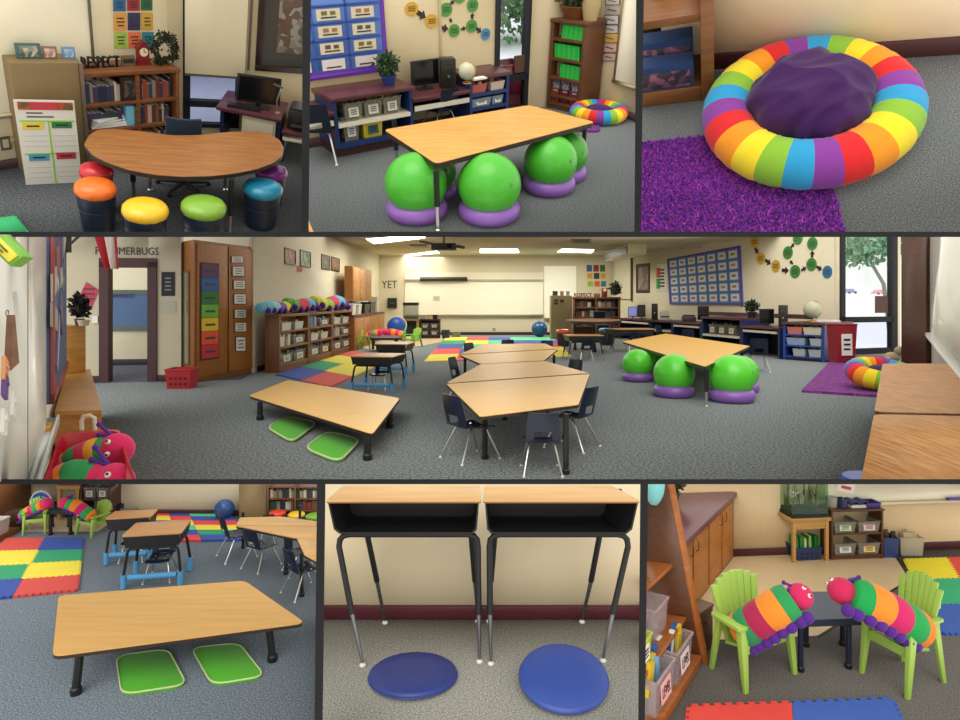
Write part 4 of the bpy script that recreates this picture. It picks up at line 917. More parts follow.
# ================================================================ top right: rainbow ring cushion
R3 = Room([(640.5, -60), (1020, -60), (1020, 234.5), (637.5, 234.5)], 2.75, vp=(712, 742))
def room3():
    R = R3; pic = 'in top right picture'
    W = R.plane(R.on(690, 69), R.on(1020, 48.5)); BB = mat('4c2428', rough=.5)
    build_floor(R, 'floor', mat('696d6f', 'carpet', scale=75), [R.on(600, 90), R.on(690, 69), R.on(1020, 48.5), R.on(1040, 260), R.on(600, 260)])
    build_wall(W, 'wall_back', mat('ecd8b4', 'plain'), 1.6, l0=-.6); baseboard(W, 'baseboard_back', BB, h=.105, l0=-.6)
    P = [R.on(*p) for p in ((560, 152), (703.5, 139), (800, 128), (845, 233), (850, 260), (560, 262))]
    c = sum(P, V((0, 0, 0)))/len(P); P = P[:1]+[R.on(815, 126)]+P[3:]
    # shaggy rug: pile base plus countless tufts
    T = R.thing('shag_rug', 'purple shag rug on grey carpet, partly under the rainbow ring cushion', 'rug', c)
    L = [(p.x-c.x, p.y-c.y) for p in P]
    MB().prism(L, 0, .012).build('rug_base', mat('7a2a96', 'rug', hx2='3a1478', scale=60), T)
    q = random.Random(2); m = MB(); n = len(L)
    def inside(x, y):
        s = False
        for i in range(n):
            (x1, y1), (x2, y2) = L[i], L[i-1]
            if (y1 > y) != (y2 > y) and x < (x2-x1)*(y-y1)/(y2-y1)+x1: s = not s
        return s
    xs = [p[0] for p in L]; ys = [p[1] for p in L]; k = 0
    while k < 26000:
        x = q.uniform(min(xs), max(xs)); y = q.uniform(min(ys), max(ys))
        if not inside(x, y): continue
        k += 1; a = q.uniform(0, 6.283); r = .005; t = V((q.gauss(0, .009), q.gauss(0, .009), q.uniform(.012, .024))); e = V((math.cos(a), math.sin(a), 0))*r
        b = V((x, y, .010)); m.m = q.randrange(3); m.add([b-e, b+e, b+t], [(0, 1, 2)])
    o = m.build('pile', [mat('9432b4', 'fabric'), mat('6424a4', 'fabric'), mat('b446ba', 'fabric')], T, fix=False); o['kind'] = 'stuff'; o['open'] = 1
    # ring: fit outer ellipse 700..927 x 34..196
    ctr = R.on(808.5, 107.5, .13); rad = (R.on(923, 106, .13)-R.on(698, 110, .13)).length/2; tr = rad*.245; mr = rad-tr
    T = R.thing('ring_cushion', 'big round cushion ring sewn in rainbow coloured segments', 'ring cushion', (ctr.x, ctr.y, 0))
    g = MB(); NU = 192; nv = 22
    a0 = math.atan2(-ctr.y, -ctr.x)      # direction of the segment nearest the viewer
    vs = []
    for i in range(NU):
        a = a0+math.pi/24-2*math.pi*i/NU
        for j in range(nv):
            b = 2*math.pi*j/nv; sg = (i % 8)/8
            w_ = 1-.018*(1 if i % 8 == 0 else 0)+.011*math.sin(i*1.9+2*math.sin(b*2))*math.sin(b*1.5+i*.35)+.010*math.sin(i*.83+b*3)+.012*math.sin(i*2.6+1.5*math.sin(b+i*.1))*(.5+.5*math.cos(b-math.pi))
            rr = mr+tr*w_*math.cos(b); vs.append((rr*math.cos(a), rr*math.sin(a), tr*.92+tr*.92*w_*math.sin(b)))
    g.v = [V(p) for p in vs]
    for i in range(NU):
        for j in range(nv):
            i2 = (i+1) % NU; g.f.append([i*nv+j, i2*nv+j, i2*nv+(j+1) % nv, i*nv+(j+1) % nv]); g.mi.append((i//8) % 6)
    g.build('cover', RAIN, T, ang=70)
    # purple cushion in the middle
    h = mr-tr
    def fn(d): 
        s = math.hypot(d.x, d.y); f = 1
        for (ax, ay, w, am, ph) in ((.9, .5, 9, .036, 0), (-.4, 1.0, 7, .04, 1), (1, -.8, 12, .026, 2), (.2, .9, 17, .014, .5)):
            f += am*(1-2*abs(math.sin(w*.5*(d.x*ax+d.y*ay+.35*math.sin(3*d.y*ax-2*d.x))+ph)))
        return f
    R.solo(MB().ell((0, 0, tr*1.5), (h*1.12, h*1.12, tr*1.45), 120, 70, fn=fn), 'round_cushion', mat('3a1850', 'fabric'), 'dark purple puffy round cushion lying inside the rainbow ring', 'cushion', (ctr.x, ctr.y, 0), ang=80)
    # bookcase corner at the left
    wd = mat('87562c', 'wood'); f0 = R.on(612, 118); f1 = R.on(715, 97); C = R.plane(f0, f1)
    C = R.plane(R.on(620, 111), R.on(714, 100))
    w = C.L; T = R.thing('bookcase', 'brown bookcase corner with patterned bins at the left edge', 'bookcase', C.A, C.yaw)
    th = .07
    MB().box(w-th, w, 0, .34, 0, 1.5).build('side_panel', wd, T, bev=.004); MB().box(-.5, w-th, .33, .34, 0, 1.5).build('back_panel', DK, T)
    for z in (.10, .58, 1.05): MB().box(-.5, w-th, .01, .33, z-(.10 if z < .2 else .05), z).build('shelf', wd, T, bev=.004)
    for k in range(2):
        q_ = loc_of(R, C.A, C.yaw, w-th-.40, .02+.13*k, .10); 
        Tb = R.thing('fabric_bin', ('nearer', 'farther')[k]+' blue bin with patterned pink front on the bottom shelf', 'bin', q_, C.yaw, 'patterned bins '+pic)
        MB().box(-.36, .36, 0, .11, 0, .17+.07*k).build('box_body', mat('27406e', 'fabric'), Tb, bev=.006); MB().box(-.34, .34, -.004, 0, .02, .13+.07*k).build('patterned_front', mat('8a5a72', 'photo', hx2='3a3040', scale=26), Tb)
room3()
# ================================================================ top middle: table on exercise balls
R2 = Room([(307, -60), (640.5, -60), (637.5, 234.5), (305, 234.5)], 2.6, vp=(474, 1324))
def room2():
    R = R2; pic = 'in top middle picture'; BB = mat('3e2226', rough=.5); WC = mat('cdbd97', 'block', scale=.5)
    a0, a1 = R.on(300, 149), R.on(529.5, 108); W = R.plane(a0, a1)
    b1 = R.on(590, 103.5); WB = R.plane(a1, b1); WCp = R.plane(b1, R.on(650, 127))
    build_floor(R, 'floor', mat('686d70', 'carpet', scale=36), [a0, a1, b1, R.on(650, 127), R.on(660, 250), R.on(290, 250)])
    # window opening in wall A
    wl = W.sz(494.5, 60)[0]; wr = W.sz(528.5, 60)[0]; zb = max(.02, W.sz(512, 109)[1])
    build_wall(W, 'wall_left', WC, 4.2, l0=-.3, holes=[(wl, wr, .04, 4.0)]); baseboard(W, 'baseboard_left', BB, l1=wl, h=.11)
    build_wall(WB, 'wall_back', mat('c2b190', 'block', scale=.5), 4.2); build_wall(WCp, 'wall_right', mat('d3c4a0', 'block', scale=.5), 4.2, l1=WCp.L+.5); baseboard(WCp, 'baseboard_right', BB, h=.1, l1=WCp.L+.5)
    FR = mat('14151c', 'plastic', rough=.8); zt_ = W.sz(510, 77.5)[1]
    T = R.thing('window_1', None, None, W.A, W.yaw); T['kind'] = 'structure'
    m = MB().box(wl, wl+.07, -.03, .08, .0, 4.1).box(wr-.07, wr, -.03, .08, 0, 4.1).box(wl, wr, -.03, .08, 0, .07).box(wl, wr, -.03, .08, zt_-.05, zt_+.03); m.build('window_frame', FR, T)
    MB().box(wl+.07, wr-.07, .02, .03, .07, zt_-.05).build('lower_pane', mat('e6ecf6', 'glass'), T); MB().box(wl+.07, wr-.07, .02, .03, zt_+.03, 4.0).build('upper_pane', mat('eef4fa', 'glass'), T)
    MB().box(wr-.24, wr-.07, -.01, .02, zt_+.05, zt_+.28).build('window_card', mat('5a3a2c'), T)
    # outside
    o = R.on(512, 95); g = [W.pos(wl-6, 0, -.3), W.pos(wr+8, 0, -.3), W.pos(wr+8, 0, -16), W.pos(wl-6, 0, -16)]
    build_floor(R, 'ground', mat('f4f4f6', 'plain'), g, z=-.05)
    tp = W.at(514, -12, -4.5); T = R.thing('tree', 'leafy green tree seen through the tall window '+pic, 'tree', (tp.x, tp.y, -.05)); zc = tp.z
    MB().tube([(0.3, 0, 0), (.25, 0, zc*.5), (0, 0, zc)], .12, 10, .05).build('trunk', mat('5a4a3c', 'wood'), T); leafball(1500, (1.35, 1.35, 1.2), (-.1, 0, zc+.2), .2, 5).build('crown', mat('6f9a62', 'leaf', hx2='3f6a44'), T, fix=False)['open'] = 1
    hp = W.at(529, 40, -7); R.solo(MB().box(0, 1.2, 0, 1, 0, 7), 'brick_pillar', mat('8a7e92', 'block', scale=.4), 'brick building edge seen beyond the tall window '+pic, 'pillar', (hp.x, hp.y, -.05), W.yaw)
    # table and balls
    z = R.hgt2(R.on(438, 230.5), 437, 165)
    table(R, 'activity_table', 'long maple table standing over green exercise balls '+pic, [(384, 129.5), (529, 105), (595, 122), (436, 163.5)], z, [(438, 230.5), (581, 171.5), (397.5, 171)], th=.05, top=mat('dca858', 'laminate', hx2='c88f45'), r=.06, leg_r=.026, chrome=.42)
    for i, (u, v, r, su, sv, lab) in enumerate([(417, 186.5, 32.5, 417.5, 216, 'left front corner'), (486, 188, 33, 489, 217.5, 'middle front edge'), (548.5, 162, 28, 548.5, 190, 'right part')]):
        # ball standing where its ring meets the carpet
        p = R.on(su, sv); mm = R.mpp(p)*.93; rr = r*mm
        gym_ball(R, p, rr, 'bright green exercise ball under the table\'s '+lab+' '+pic, mat('4cb634', 'gloss', rough=.3), 'green exercise balls '+pic, True, 'purple ring base under the ball at the table\'s '+lab+' '+pic, 'purple ring bases '+pic, wring=rr*1.01)
    for (u, v, r, lab) in ((563, 178, 25, 'far right'), (433, 196, 26, 'far left')):
        p = R.on(u, v); gym_ball(R, p, r*R.mpp(p)*.9, 'green exercise ball at the '+lab+' side behind the front balls '+pic, mat('409c2a', 'gloss', rough=.3), None, True, 'purple ring base of the '+lab+' rear ball '+pic, None)
    # wall counter: built-in navy units with maroon tops
    NV = mat('1c3266', 'plastic', rough=.4); TP = mat('5c2f33', 'laminate', hx2='4a2428', rough=.35)
    f0, f1 = R.on(344, 157), R.on(520, 121.5); C = R.plane(f0, f1)
    dw = .62
    def zof(u, v): return C.sz(u, v)[1]
    z1 = zof(345, 96); zl = zof(430, 95.5)
    sA, sB = C.sz(338, 150)[0], C.sz(413, 110)[0]
    T = R.thing('shelf_unit', 'navy shelf unit with raised maroon top and white middle shelf', 'shelf unit', C.A, C.yaw)
    t = .04
    for x in (sA, sB-t): MB().box(x, x+t, 0, dw, .1, z1-.05).build('side_panel', NV, T)
    MB().box(sA-.03, sB+.03, -.03, dw, z1-.05, z1).build('worktop', TP, T, bev=.006); MB().box(sA, sB, .03, dw, 0, .1).build('kick_board', mat('3a1c20'), T)
    MB().box(sA+t, sB-t, dw-.02, dw, .1, z1-.05).build('back_panel', NV, T); MB().box(sA+t, sB-t, 0, dw-.02, .1, .16).build('bottom_shelf', NV, T)
    zm = zof(346, 124); MB().box(sA+t, sB-t, -.01, dw-.02, zm-.035, zm+.01).build('middle_shelf', mat('e4dcc8', 'plastic'), T)
    MB().box(sA-1.2, C.sz(505, 80)[0], dw+.0, dw+.05, z1, z1+.13).build('backsplash', TP, T)
    BN = mat('9a9684', 'clear')
    for k, (u, col) in enumerate(((355.5, BN), (375.5, BN), (394.5, BN))):
        x = C.sz(u, 115)[0]; bin_box(R, ('left', 'middle', 'right')[k]+' clear bin on the white shelf of the navy unit '+pic, loc_of(R, C.A, C.yaw, x, .04, zm+.01), C.yaw, .24, .3, .2, BN, card='dcd8cc', stuff=['6a5c3c', '4a5a3a', 'a89a6a', '3a3a34'], group='bins on the white shelf '+pic)
    x = C.sz(353.5, 138)[0]; bin_box(R, 'clear bin on the bottom shelf of the navy unit '+pic, loc_of(R, C.A, C.yaw, x, .03, .16), C.yaw, .2, .3, .24, BN, card='c8c8c8', stuff=['5a6a7a', '8a8a80'])
    x = C.sz(375, 136)[0]; bin_box(R, 'yellow bin on the bottom shelf of the navy unit '+pic, loc_of(R, C.A, C.yaw, x, .03, .16), C.yaw, .26, .3, .2, mat('c8b22e', 'plastic'), card='2a5a5a', stuff=['8a7a4a', '5a5a4a'])
    # lower desk runs (left and right of the unit)
    def deskrun(label, a, b, leg=True):
        T = R.thing('built_in_desk', label, 'desk', C.A, C.yaw)
        MB().box(a, b, -.03, dw, zl-.05, zl).build('worktop', TP, T, bev=.006); MB().box(a+.02, b-.02, -.02, .0, zl-.16, zl-.10).build('keyboard_tray_edge', mat('dcd6c4', 'plastic'), T)
        MB().box(a+.02, b-.02, 0, .4, zl-.17, zl-.15).build('keyboard_tray', BLK, T)
        if leg: MB().box(a, a+.03, .1, dw, 0, zl-.05).build('support_panel', NV, T)
        return T
    deskrun('maroon topped built-in desk at the left edge with a printer '+pic, C.sz(290, 150)[0], sA, False)
    sC, sD = C.sz(470, 110)[0], C.sz(508.5, 105)[0]
    deskrun('maroon topped built-in desk under the black computer '+pic, sB, sC)
    T = R.thing('shelf_unit', 'navy shelf unit at the window end of the counter', 'shelf unit', C.A, C.yaw)
    for x in (sC, sD-t): MB().box(x, x+t, 0, dw, .1, z1-.05).build('side_panel', NV, T)
    MB().box(sC-.03, sD+.03, -.03, dw, z1-.05, z1).build('worktop', TP, T, bev=.006); MB().box(sC+t, sD-t, dw-.02, dw, .1, z1-.05).build('back_panel', NV, T)
    for z_ in (z1*.17, z1*.42, z1*.68): MB().box(sC+t, sD-t, 0, dw-.02, z_-.04, z_).build('shelf', NV, T)
    MB().box(sC, sD, .03, dw, 0, .1).build('kick_board', mat('3a1c20'), T)
    for k, (x, z_, c, n, ww) in enumerate(((.27, z1*.68, 'c86a62', 'pink book tray on the top shelf', .36), (.73, z1*.68, 'd8c8b0', 'cream book tray on the top shelf', .36), (.32, z1*.42, '8a98a8', 'grey clear drawer on the middle shelf', .5), (.74, z1*.42, '8a98a8', 'small clear drawer on the middle shelf', .28))):
        bin_box(R, n+' of the window end unit '+pic, loc_of(R, C.A, C.yaw, lerp(sC, sD, x), .02, z_), C.yaw, (sD-sC)*ww, .3, z1*.15, mat(c, 'plastic'), card='e8e4da' if k > 1 else None, stuff=['c8503c', 'e8e0d0', 'b06050'] if k < 2 else None)
    def onC(u, v, zz, off=0): p = R.on(u, v, zz); return p
    # things on the counter
    p = R.on(389, 84.5, z1); plant(R, 'bushy green plant in a navy pot on the counter '+pic, p, C.yaw, 27*R.mpp(p), 30*R.mpp(p), leaf='35532f', ph=.30)
    p = R.on(426, 89, zl); monitor(R, 'black flat monitor on the built-in desk '+pic, p, C.yaw+.0, 31*R.mpp(p), 24*R.mpp(p))
    p = R.on(449, 88.5, zl); tower(R, 'dark computer tower beside the black monitor '+pic, p, C.yaw-.35, 15*R.mpp(p), 14*R.mpp(p), 28*R.mpp(p))
    p = R.on(467, 83, z1); globe(R, 'pale desk globe on the counter behind the computer tower '+pic, (p.x, p.y, z1), 8.5*R.mpp(p))
    p = R.on(321, 99, zl); mm = R.mpp(p); T = R.thing('printer', 'black printer on the left built-in desk '+pic, 'printer', p, C.yaw); MB().box(-10*mm, 9*mm, 0, .35, 0, 9*mm).build('body', BLK, T, bev=.01); MB().box(-8*mm, 6*mm, .02, .3, 9*mm, 10.5*mm).build('lid', mat('202228'), T, bev=.006); MB().lathe([(1.2*mm, 0), (1.2*mm, .5*mm)], 12).xf(Matrix.Translation((-2*mm, 0, 5*mm)) @ rx(math.pi/2)).build('button', CHROME, T)
    T = R.solo(MB().box(0, .2, 0, .1, 0, .02), 'paper_tray', WHITE, 'flat pale tray on the window end of the counter '+pic, 'tray', R.on(474, 81, z1), C.yaw)
    # bulletin board
    pic4 = [(287, -6), (382.5, -6), (387.5, 70.5), (287, 77)]
    ll = W.sz(387.5, 70.5); TL = W.sz(382.5, -6); L0 = W.sz(300, 76)[0]-1.2; x1 = ll[0]; z0 = ll[1]; z2 = z0+3.0*(TL[1]-z0)/(TL[1]-z0)
    cw = x1-W.sz(356, 72)[0]; ch = (W.sz(385, 18)[1]-z0-.06)/3
    zt0 = z0+.06; T = R.thing('bulletin_board', 'blue bulletin board with purple border and rows of small cards '+pic, 'bulletin board', W.pos(0, 0), W.yaw)
    top = zt0+ch*5; MB().box(L0, x1, -.02, 0, z0, top).build('board', mat('5b7fc4', 'print'), T)
    bd = MB().box(x1-.05, x1, -.03, -.015, z0, top)
    n_ = int((x1-L0)/.07)
    for i in range(n_): bd.lathe([(.04, 0), (.04, .012)], 10).xf(Matrix.Translation((L0+(i+.5)*.07, -.017, z0+.05)) @ rx(math.pi/2), len(bd.v)-20)
    bd.box(L0, x1, -.03, -.018, z0, z0+.05); bd.build('border', mat('6a35b0', 'print'), T)
    gm = MB()
    for i in range(5): gm.box(L0, x1-.07, -.026, -.02, zt0+ch*(i+1)-.015, zt0+ch*(i+1)+.015)
    for i in range(5): xx = x1-.07-cw*(i+1); gm.box(xx-.015, xx+.015, -.026, -.02, z0, top)
    gm.build('grid_strips', mat('2f55a8', 'print'), T)
    ks = 0
    for i in range(4):
        for j in range(4):
            cx = x1-.07-cw*(j+.5); cz = zt0+ch*(i+.5); c_ = MB().box(cx-cw*.34, cx+cw*.34, -.028, -.021, cz-ch*.33, cz+ch*.33).build('card', mat(['e4dcd8', 'ddd2b4', 'd8d0b8'][min(i, 2)], 'print'), T)
            MB().box(cx-cw*.22, cx+cw*.22, -.032, -.028, cz-ch*.2, cz-ch*.12).build('print_line', INK, c_)
            if i: MB().box(cx-cw*.2, cx-cw*.04, -.032, -.028, cz-ch*.02, cz+ch*.22).box(cx+cw*.05, cx+cw*.2, -.032, -.028, cz-ch*.02, cz+ch*.2).build('picture', mat(['a0764c', '7a6a3a', '5a5048'][(i+j) % 3]), c_)
    Y_, G_, B_ = 'd8a838', '4e9a3e', '4a8cc0'
    circles(W, [(411.4, 8.7, 6.5, 7, Y_, 'upper yellow'), (431.5, 21, 6.5, 7, Y_, 'lower yellow'), (446, 9.5, 6, 7, G_, 'left green'), (459.5, -3, 6, 6, G_, 'topmost green'), (472.5, 5, 5.5, 7, G_, 'upper right green'), (471.5, 26, 5.5, 6.5, G_, 'lower right green'), (454, 30.5, 5.5, 6.5, G_, 'bottom green'), (485.5, 34, 4.6, 6, B_, 'single blue')],
            [(417, 12, 425.5, 17.5), (440, 27.5, 448, 29), (451.5, 22, 449.5, 18), (450, 4, 454, .5), (472, 19, 472.3, 13), (461, 29.5, 465.5, 27.5), (476, 28, 481, 32)], 'on the wall '+pic)
    R.solo(MB().box(0, .03, -.02, 0, 0, 3.2), 'wall_conduit', mat('b8a884'), 'thin vertical conduit on the wall between the paper circles '+pic, 'conduit', W.pos(W.sz(439.5, 50)[0], z1+.14), W.yaw)
    # chairs
    for (u, v, s, yw, lab) in ((322, 158, .95, 2.6, 'at the left edge by the built-in desk'), (440, 132, .82, 3.3, 'tucked under the desk with the computer')):
        p = R.on(u, v); student_chair(R, 'navy school chair '+lab+' '+pic, p, C.yaw+yw-math.pi, s, mat('141c30', 'plastic'), group=None)
    # tall bookshelf
    B0, B1 = R.on(546, 107.5), R.on(579, 115); C2 = R.plane(B0, B1); h = C2.sz(551, 18)[1]; zs = [C2.sz(549, v)[1] for v in (75.5, 56.5, 36.5)]
    d2 = (R.on(591, 108)-B1).length; d2 = min(max(d2, .3), .6)
    bookcase(R, 'tall narrow brown bookcase holding bright green workbooks', C2.A, C2.yaw, C2.L, .5, h, [.1, C2.sz(547, 93)[1]]+zs, [], mat('6a4228', 'wood'), t=.05)
    for i, (z_, x0, x1_) in enumerate(((zs[2], .28, .93), (zs[1], .12, .83), (zs[0], .30, .92))):
        hh = (zs[1]-zs[0])*.70; L = C2.L; q = random.Random(i); N = 15
        for k in range(N):
            R.solo(MB().box(0, L*(x1_-x0)/N*.92, 0, .3, 0, hh), 'workbook', mat(['2fc44a', '27b840', '3ad054'][k % 3], 'print'), 'bright green workbook on the '+('upper', 'middle', 'lower')[i]+' green shelf of the tall bookcase', 'book', loc_of(R, C2.A, C2.yaw, L*lerp(x0, x1_, k/N), .04, z_), C2.yaw, 'green workbooks on the '+('upper', 'middle', 'lower')[i]+' shelf '+pic, M=ry((.10, -.08, .03)[i]))
    zz = C2.sz(547, 93)[1]
    for k in range(3): bin_box(R, ('left', 'middle', 'right')[k]+' small clear book bin on the second lowest shelf of the tall bookcase', loc_of(R, C2.A, C2.yaw, C2.L*(.22+.28*k), .03, zz), C2.yaw, C2.L*.24, .3, .2, mat('8a8490', 'clear'), card='a8a4a8', stuff=['6a5a7a', '8a8a70'])
    for k in range(3): R.solo(MB().box(0, C2.L*.25, 0, .3, 0, .2).box(C2.L*.01, C2.L*.24, -.004, 0, .02, .16), 'file_box', mat(['7a3020', '5a1a22', '6a2430'][k]), ('left', 'middle', 'right')[k]+' dark red file box on the bottom shelf of the tall bookcase', 'box', loc_of(R, C2.A, C2.yaw, C2.L*(.08+.28*k), .03, .1), C2.yaw)
    plant(R, 'dried flower arrangement on top of the tall bookcase', loc_of(R, C2.A, C2.yaw, C2.L*.4, .25, h), 0, .75, .55, pot='7a4a28', leaf='3a4028', ph=.3, n=300, seed=9)
    T = R.thing('straw_basket', 'pale straw basket on the right of the tall bookcase top', 'basket', loc_of(R, C2.A, C2.yaw, C2.L*.86, .2, h)); MB().lathe([(.09, 0), (.13, .2), (.11, .3), (.1, .3), (.1, .05), (0, .05)], 18).build('basket_body', mat('b8a478', 'fabric'), T)
    # ring cushion on the floor at the right
    p = R.on(598, 119); mm = R.mpp(p); rr = 29*mm
    T = R.thing('ring_cushion', 'rainbow ring cushion on the carpet beside the tall bookcase '+pic, 'ring cushion', (p.x, p.y, 0)); tr = rr*.27
    g = MB(); g.torus((0, 0, tr*.9), rr-tr, tr, 72, 12, rz=tr*.9, col=lambda i: (i//3) % 6); g.build('cover', RAIN, T, ang=70)
    R.solo(MB().ell((0, 0, tr*.8), (rr-tr*1.7, rr-tr*1.7, tr*1.0), 24, 12), 'round_cushion', mat('3a1c5a', 'fabric'), 'dark purple cushion inside the rainbow ring '+pic, 'cushion', (p.x, p.y, 0))
    p = R.on(536, 104); R.solo(MB().ell((0, 0, .1), (.17, .14, .12), 16, 10).ell((.13, -.05, .18), (.1, .09, .09), 14, 8), 'plush_toy', mat('b8a488', 'fabric'), 'beige plush toy on the floor left of the tall bookcase '+pic, 'stuffed animal', p)
    p = R.on(514, 110); bin_box(R, 'dark red tall trash bin by the window '+pic, (p.x, p.y, 0), C.yaw, .4, .35, z1*.9, mat('7c1c26', 'plastic'), cat='trash bin', name='trash_bin')
    p = R.on(571, 126); R.solo(MB().prism(roundpoly([(-.5, -.25), (.35, -.3), (.4, .25), (-.4, .3)], .1), 0, .03), 'shag_rug', mat('6a3080', 'rug'), 'purple rug corner between the table and the rainbow ring '+pic, 'rug', p)
    # right wall: whiteboard, word cards
    q = WCp.sz(617, 79); T = R.thing('whiteboard', 'whiteboard at the right edge '+pic, 'whiteboard', WCp.pos(q[0], q[1]), WCp.yaw)
    MB().box(0, 2, -.03, 0, 0, 3).build('panel', mat('ece6d2', 'gloss', rough=.3), T); MB().box(-.04, 2, -.06, 0, -.05, 0).build('tray', mat('a89a80', 'metal', rough=.5), T); MB().box(-.04, 0, -.04, 0, 0, 3).build('edge_frame', mat('a89a80', 'metal', rough=.5), T)
    for k, (v0, v1, c, bd_) in enumerate(((-3, 5, 'dcdad8', '7a5060'), (6, 14, 'c8c4bc', None), (15, 24.5, 'e0e0e0', '5a5a64'), (25, 33.5, 'dcdcdc', '6a6a6a'), (34, 42.5, 'e8c870', 'e8c050'), (43, 52.5, 'e8c8c0', 'd86050'), (53, 61, 'dcc8c4', '9a4048'))):
        sh = (v0+v1)/2/60*3.8; card(WCp, ('top', 'second', 'third', 'fourth', 'yellow fifth', 'red sixth', 'dark red lowest')[k]+' word card in the column beside the whiteboard', 605.5-sh, v0, 621-sh, v1, c, name='word_card', cat='card', border=bd_, lines=1, group='word cards by the whiteboard '+pic)
    # table corner bottom left
    table(R, 'side_table', 'wooden table corner at the bottom left edge '+pic, [(296, 214), (308, 219), (314, 233), (296, 240)], .25, [(304, 250)], th=.03, top=mat('c89050', 'laminate'), r=.02, leg_r=.02)
room2()
# ================================================================ top left: kidney table with bucket stools
R1 = Room([(-60, -60), (307, -60), (305, 234.5), (-60, 234.5)], 4.2, vp=(185, 1249))
def room1():
    R = R1; pic = 'in top left picture'; BB = mat('3e2226', rough=.5)
    a0, a1, a2 = R.on(-70, 181), R.on(169, 141), R.on(320, 143)
    W = R.plane(a0, a1); WB = R.plane(a1, a2)
    build_floor(R, 'floor', mat('54585c', 'carpet', scale=26), [a0, a1, a2, R.on(330, 260), R.on(-80, 260)])
    build_wall(W, 'wall_left', mat('d3c7a6', 'block', scale=.42), 7); baseboard(W, 'baseboard_left', BB, h=.11)
    wl, wr = WB.sz(183, 95)[0], WB.sz(240, 95)[0]; zb, zt = WB.sz(210, 127)[1], WB.sz(210, 70)[1]+1.2
    build_wall(WB, 'wall_right', mat('c9bc9a', 'block', scale=.42), 7, holes=[(wl, wr, zb, zt)]); baseboard(WB, 'baseboard_right', BB, h=.11)
    FR = mat('15161f', 'plastic', rough=.8); zm0, zm1 = WB.sz(210, 107)[1], WB.sz(210, 101)[1]
    T = R.thing('window_2', None, None, WB.A, WB.yaw); T['kind'] = 'structure'
    MB().box(wl, wl+.09, -.02, .08, zb, zt).box(wr-.05, wr, -.02, .08, zb, zt).box(wl, wr, -.02, .08, zb, zb+.05).box(wl, wr, -.02, .08, zm0, zm1).build('window_frame', FR, T)
    MB().box(wl+.05, wr-.05, .03, .035, zb, zt).build('pane', mat('dfe4f0', 'glass'), T)
    # outside: brick building with a small door, pavement
    o = WB.at(215, 95, -3.0); R.solo(MB().box(-2.4, -.1, 0, .6, -1, 4), 'brick_building', mat('6a6a8c', 'block', scale=.3), 'bluish brick building seen through the low window '+pic, 'building', (o.x, o.y, 0), WB.yaw)
    T = R.thing('archway', 'pale arched entrance seen through the low window '+pic, 'archway', (o.x, o.y, 0), WB.yaw)
    zc = o.z; MB().box(-.1, 1.6, .3, .5, 0, 4).build('wall_face', mat('a8aac8', 'plain'), T); g = MB().torus((.45, .28, zc+.28), .30, .05, 24, 8); g.xf(Matrix.Translation((.45, .28, zc+.28)) @ rx(math.pi/2) @ Matrix.Translation((-.45, -.28, -zc-.28))); g.build('arch', mat('3a4260'), T)
    MB().torus((0, 0, 0), .13, .03, 20, 8).xf(Matrix.Translation((.42, .2, zc)) @ rx(math.pi/2)).build('round_emblem', WHITE, T)
    build_floor(R, 'ground', mat('b8bcd0', 'plain'), [WB.pos(wl-3, 0, -.2), WB.pos(wr+4, 0, -.2), WB.pos(wr+4, 0, -5), WB.pos(wl-3, 0, -5)], z=-.1)
    # roller blind
    l0, l1 = WB.sz(184, 60)[0], WB.sz(244, 60)[0]; z0 = WB.sz(214, 73.5)[1]
    T = R.thing('roller_blind', 'pale roller blind pulled down over the upper window '+pic, 'blind', WB.pos(0, 0), WB.yaw)
    MB().box(l0, l1, -.06, -.045, z0, z0+2.6).build('blind_sheet', mat('cfc6a8', 'plain'), T); MB().box(l0, l1, -.07, -.035, z0-.03, z0).build('bottom_bar', mat('5a5648'), T)
    MB().tube([(l1+.05, -.05, z0+.1), (l1+.05, -.05, z0+2.6)], .018, 8).build('pull_rod', mat('4a4438'), T)
    # big whiteboard on the left wall
    wr_ = W.sz(89, 40); zb_ = W.sz(10, 111)[1]
    T = R.thing('whiteboard', 'large whiteboard on the left wall '+pic, 'whiteboard', W.pos(0, 0), W.yaw); MB().box(-1, wr_[0], -.03, 0, zb_, zb_+3).build('panel', mat('e6dfc4', 'gloss', rough=.3), T); MB().box(-1, wr_[0], -.07, 0, zb_-.05, zb_).build('tray', mat('c4b99a', 'metal', rough=.5), T); MB().box(wr_[0], wr_[0]+.03, -.04, 0, zb_, zb_+3).build('edge_frame', mat('6a6458', 'metal', rough=.5), T)
    q = W.sz(5, 143); T = R.thing('wall_socket', 'small dark wall socket under the whiteboard at the left edge', 'socket', W.pos(q[0], q[1]), W.yaw); MB().box(-.05, .05, -.015, 0, -.08, .08).build('plate', mat('5a564c'), T); MB().box(-.03, .03, -.02, -.015, -.05, .05).build('socket_face', mat('c8c0a8'), T); MB().box(.05, .9, -.03, 0, .02, .06).build('conduit', mat('c4b898'), T)
    # nine posters
    cols = (('2f6a9c', 'a03038', '2f6a44'), ('e0a050', '3a3660', 'd0a63a'), ('a8c850', 'ef7a4a', '3a8a9a')); rows_ = ((-2, 11), (12.5, 30.5), (31.8, 48)); cx = ((113, 125.5), (127, 139.3), (140.5, 152)); cn = (('blue', 'dark red', 'dark green'), ('orange', 'navy', 'mustard'), ('lime', 'coral', 'teal'))
    for i in range(3):
        for j in range(3):
            card(W, cn[i][j]+' square poster in the grid of nine '+pic, cx[j][0]+i*.6, rows_[i][0], cx[j][1]+i*.6, rows_[i][1]-.4*j, cols[i][j], name='square_poster', group=None, lines=3)
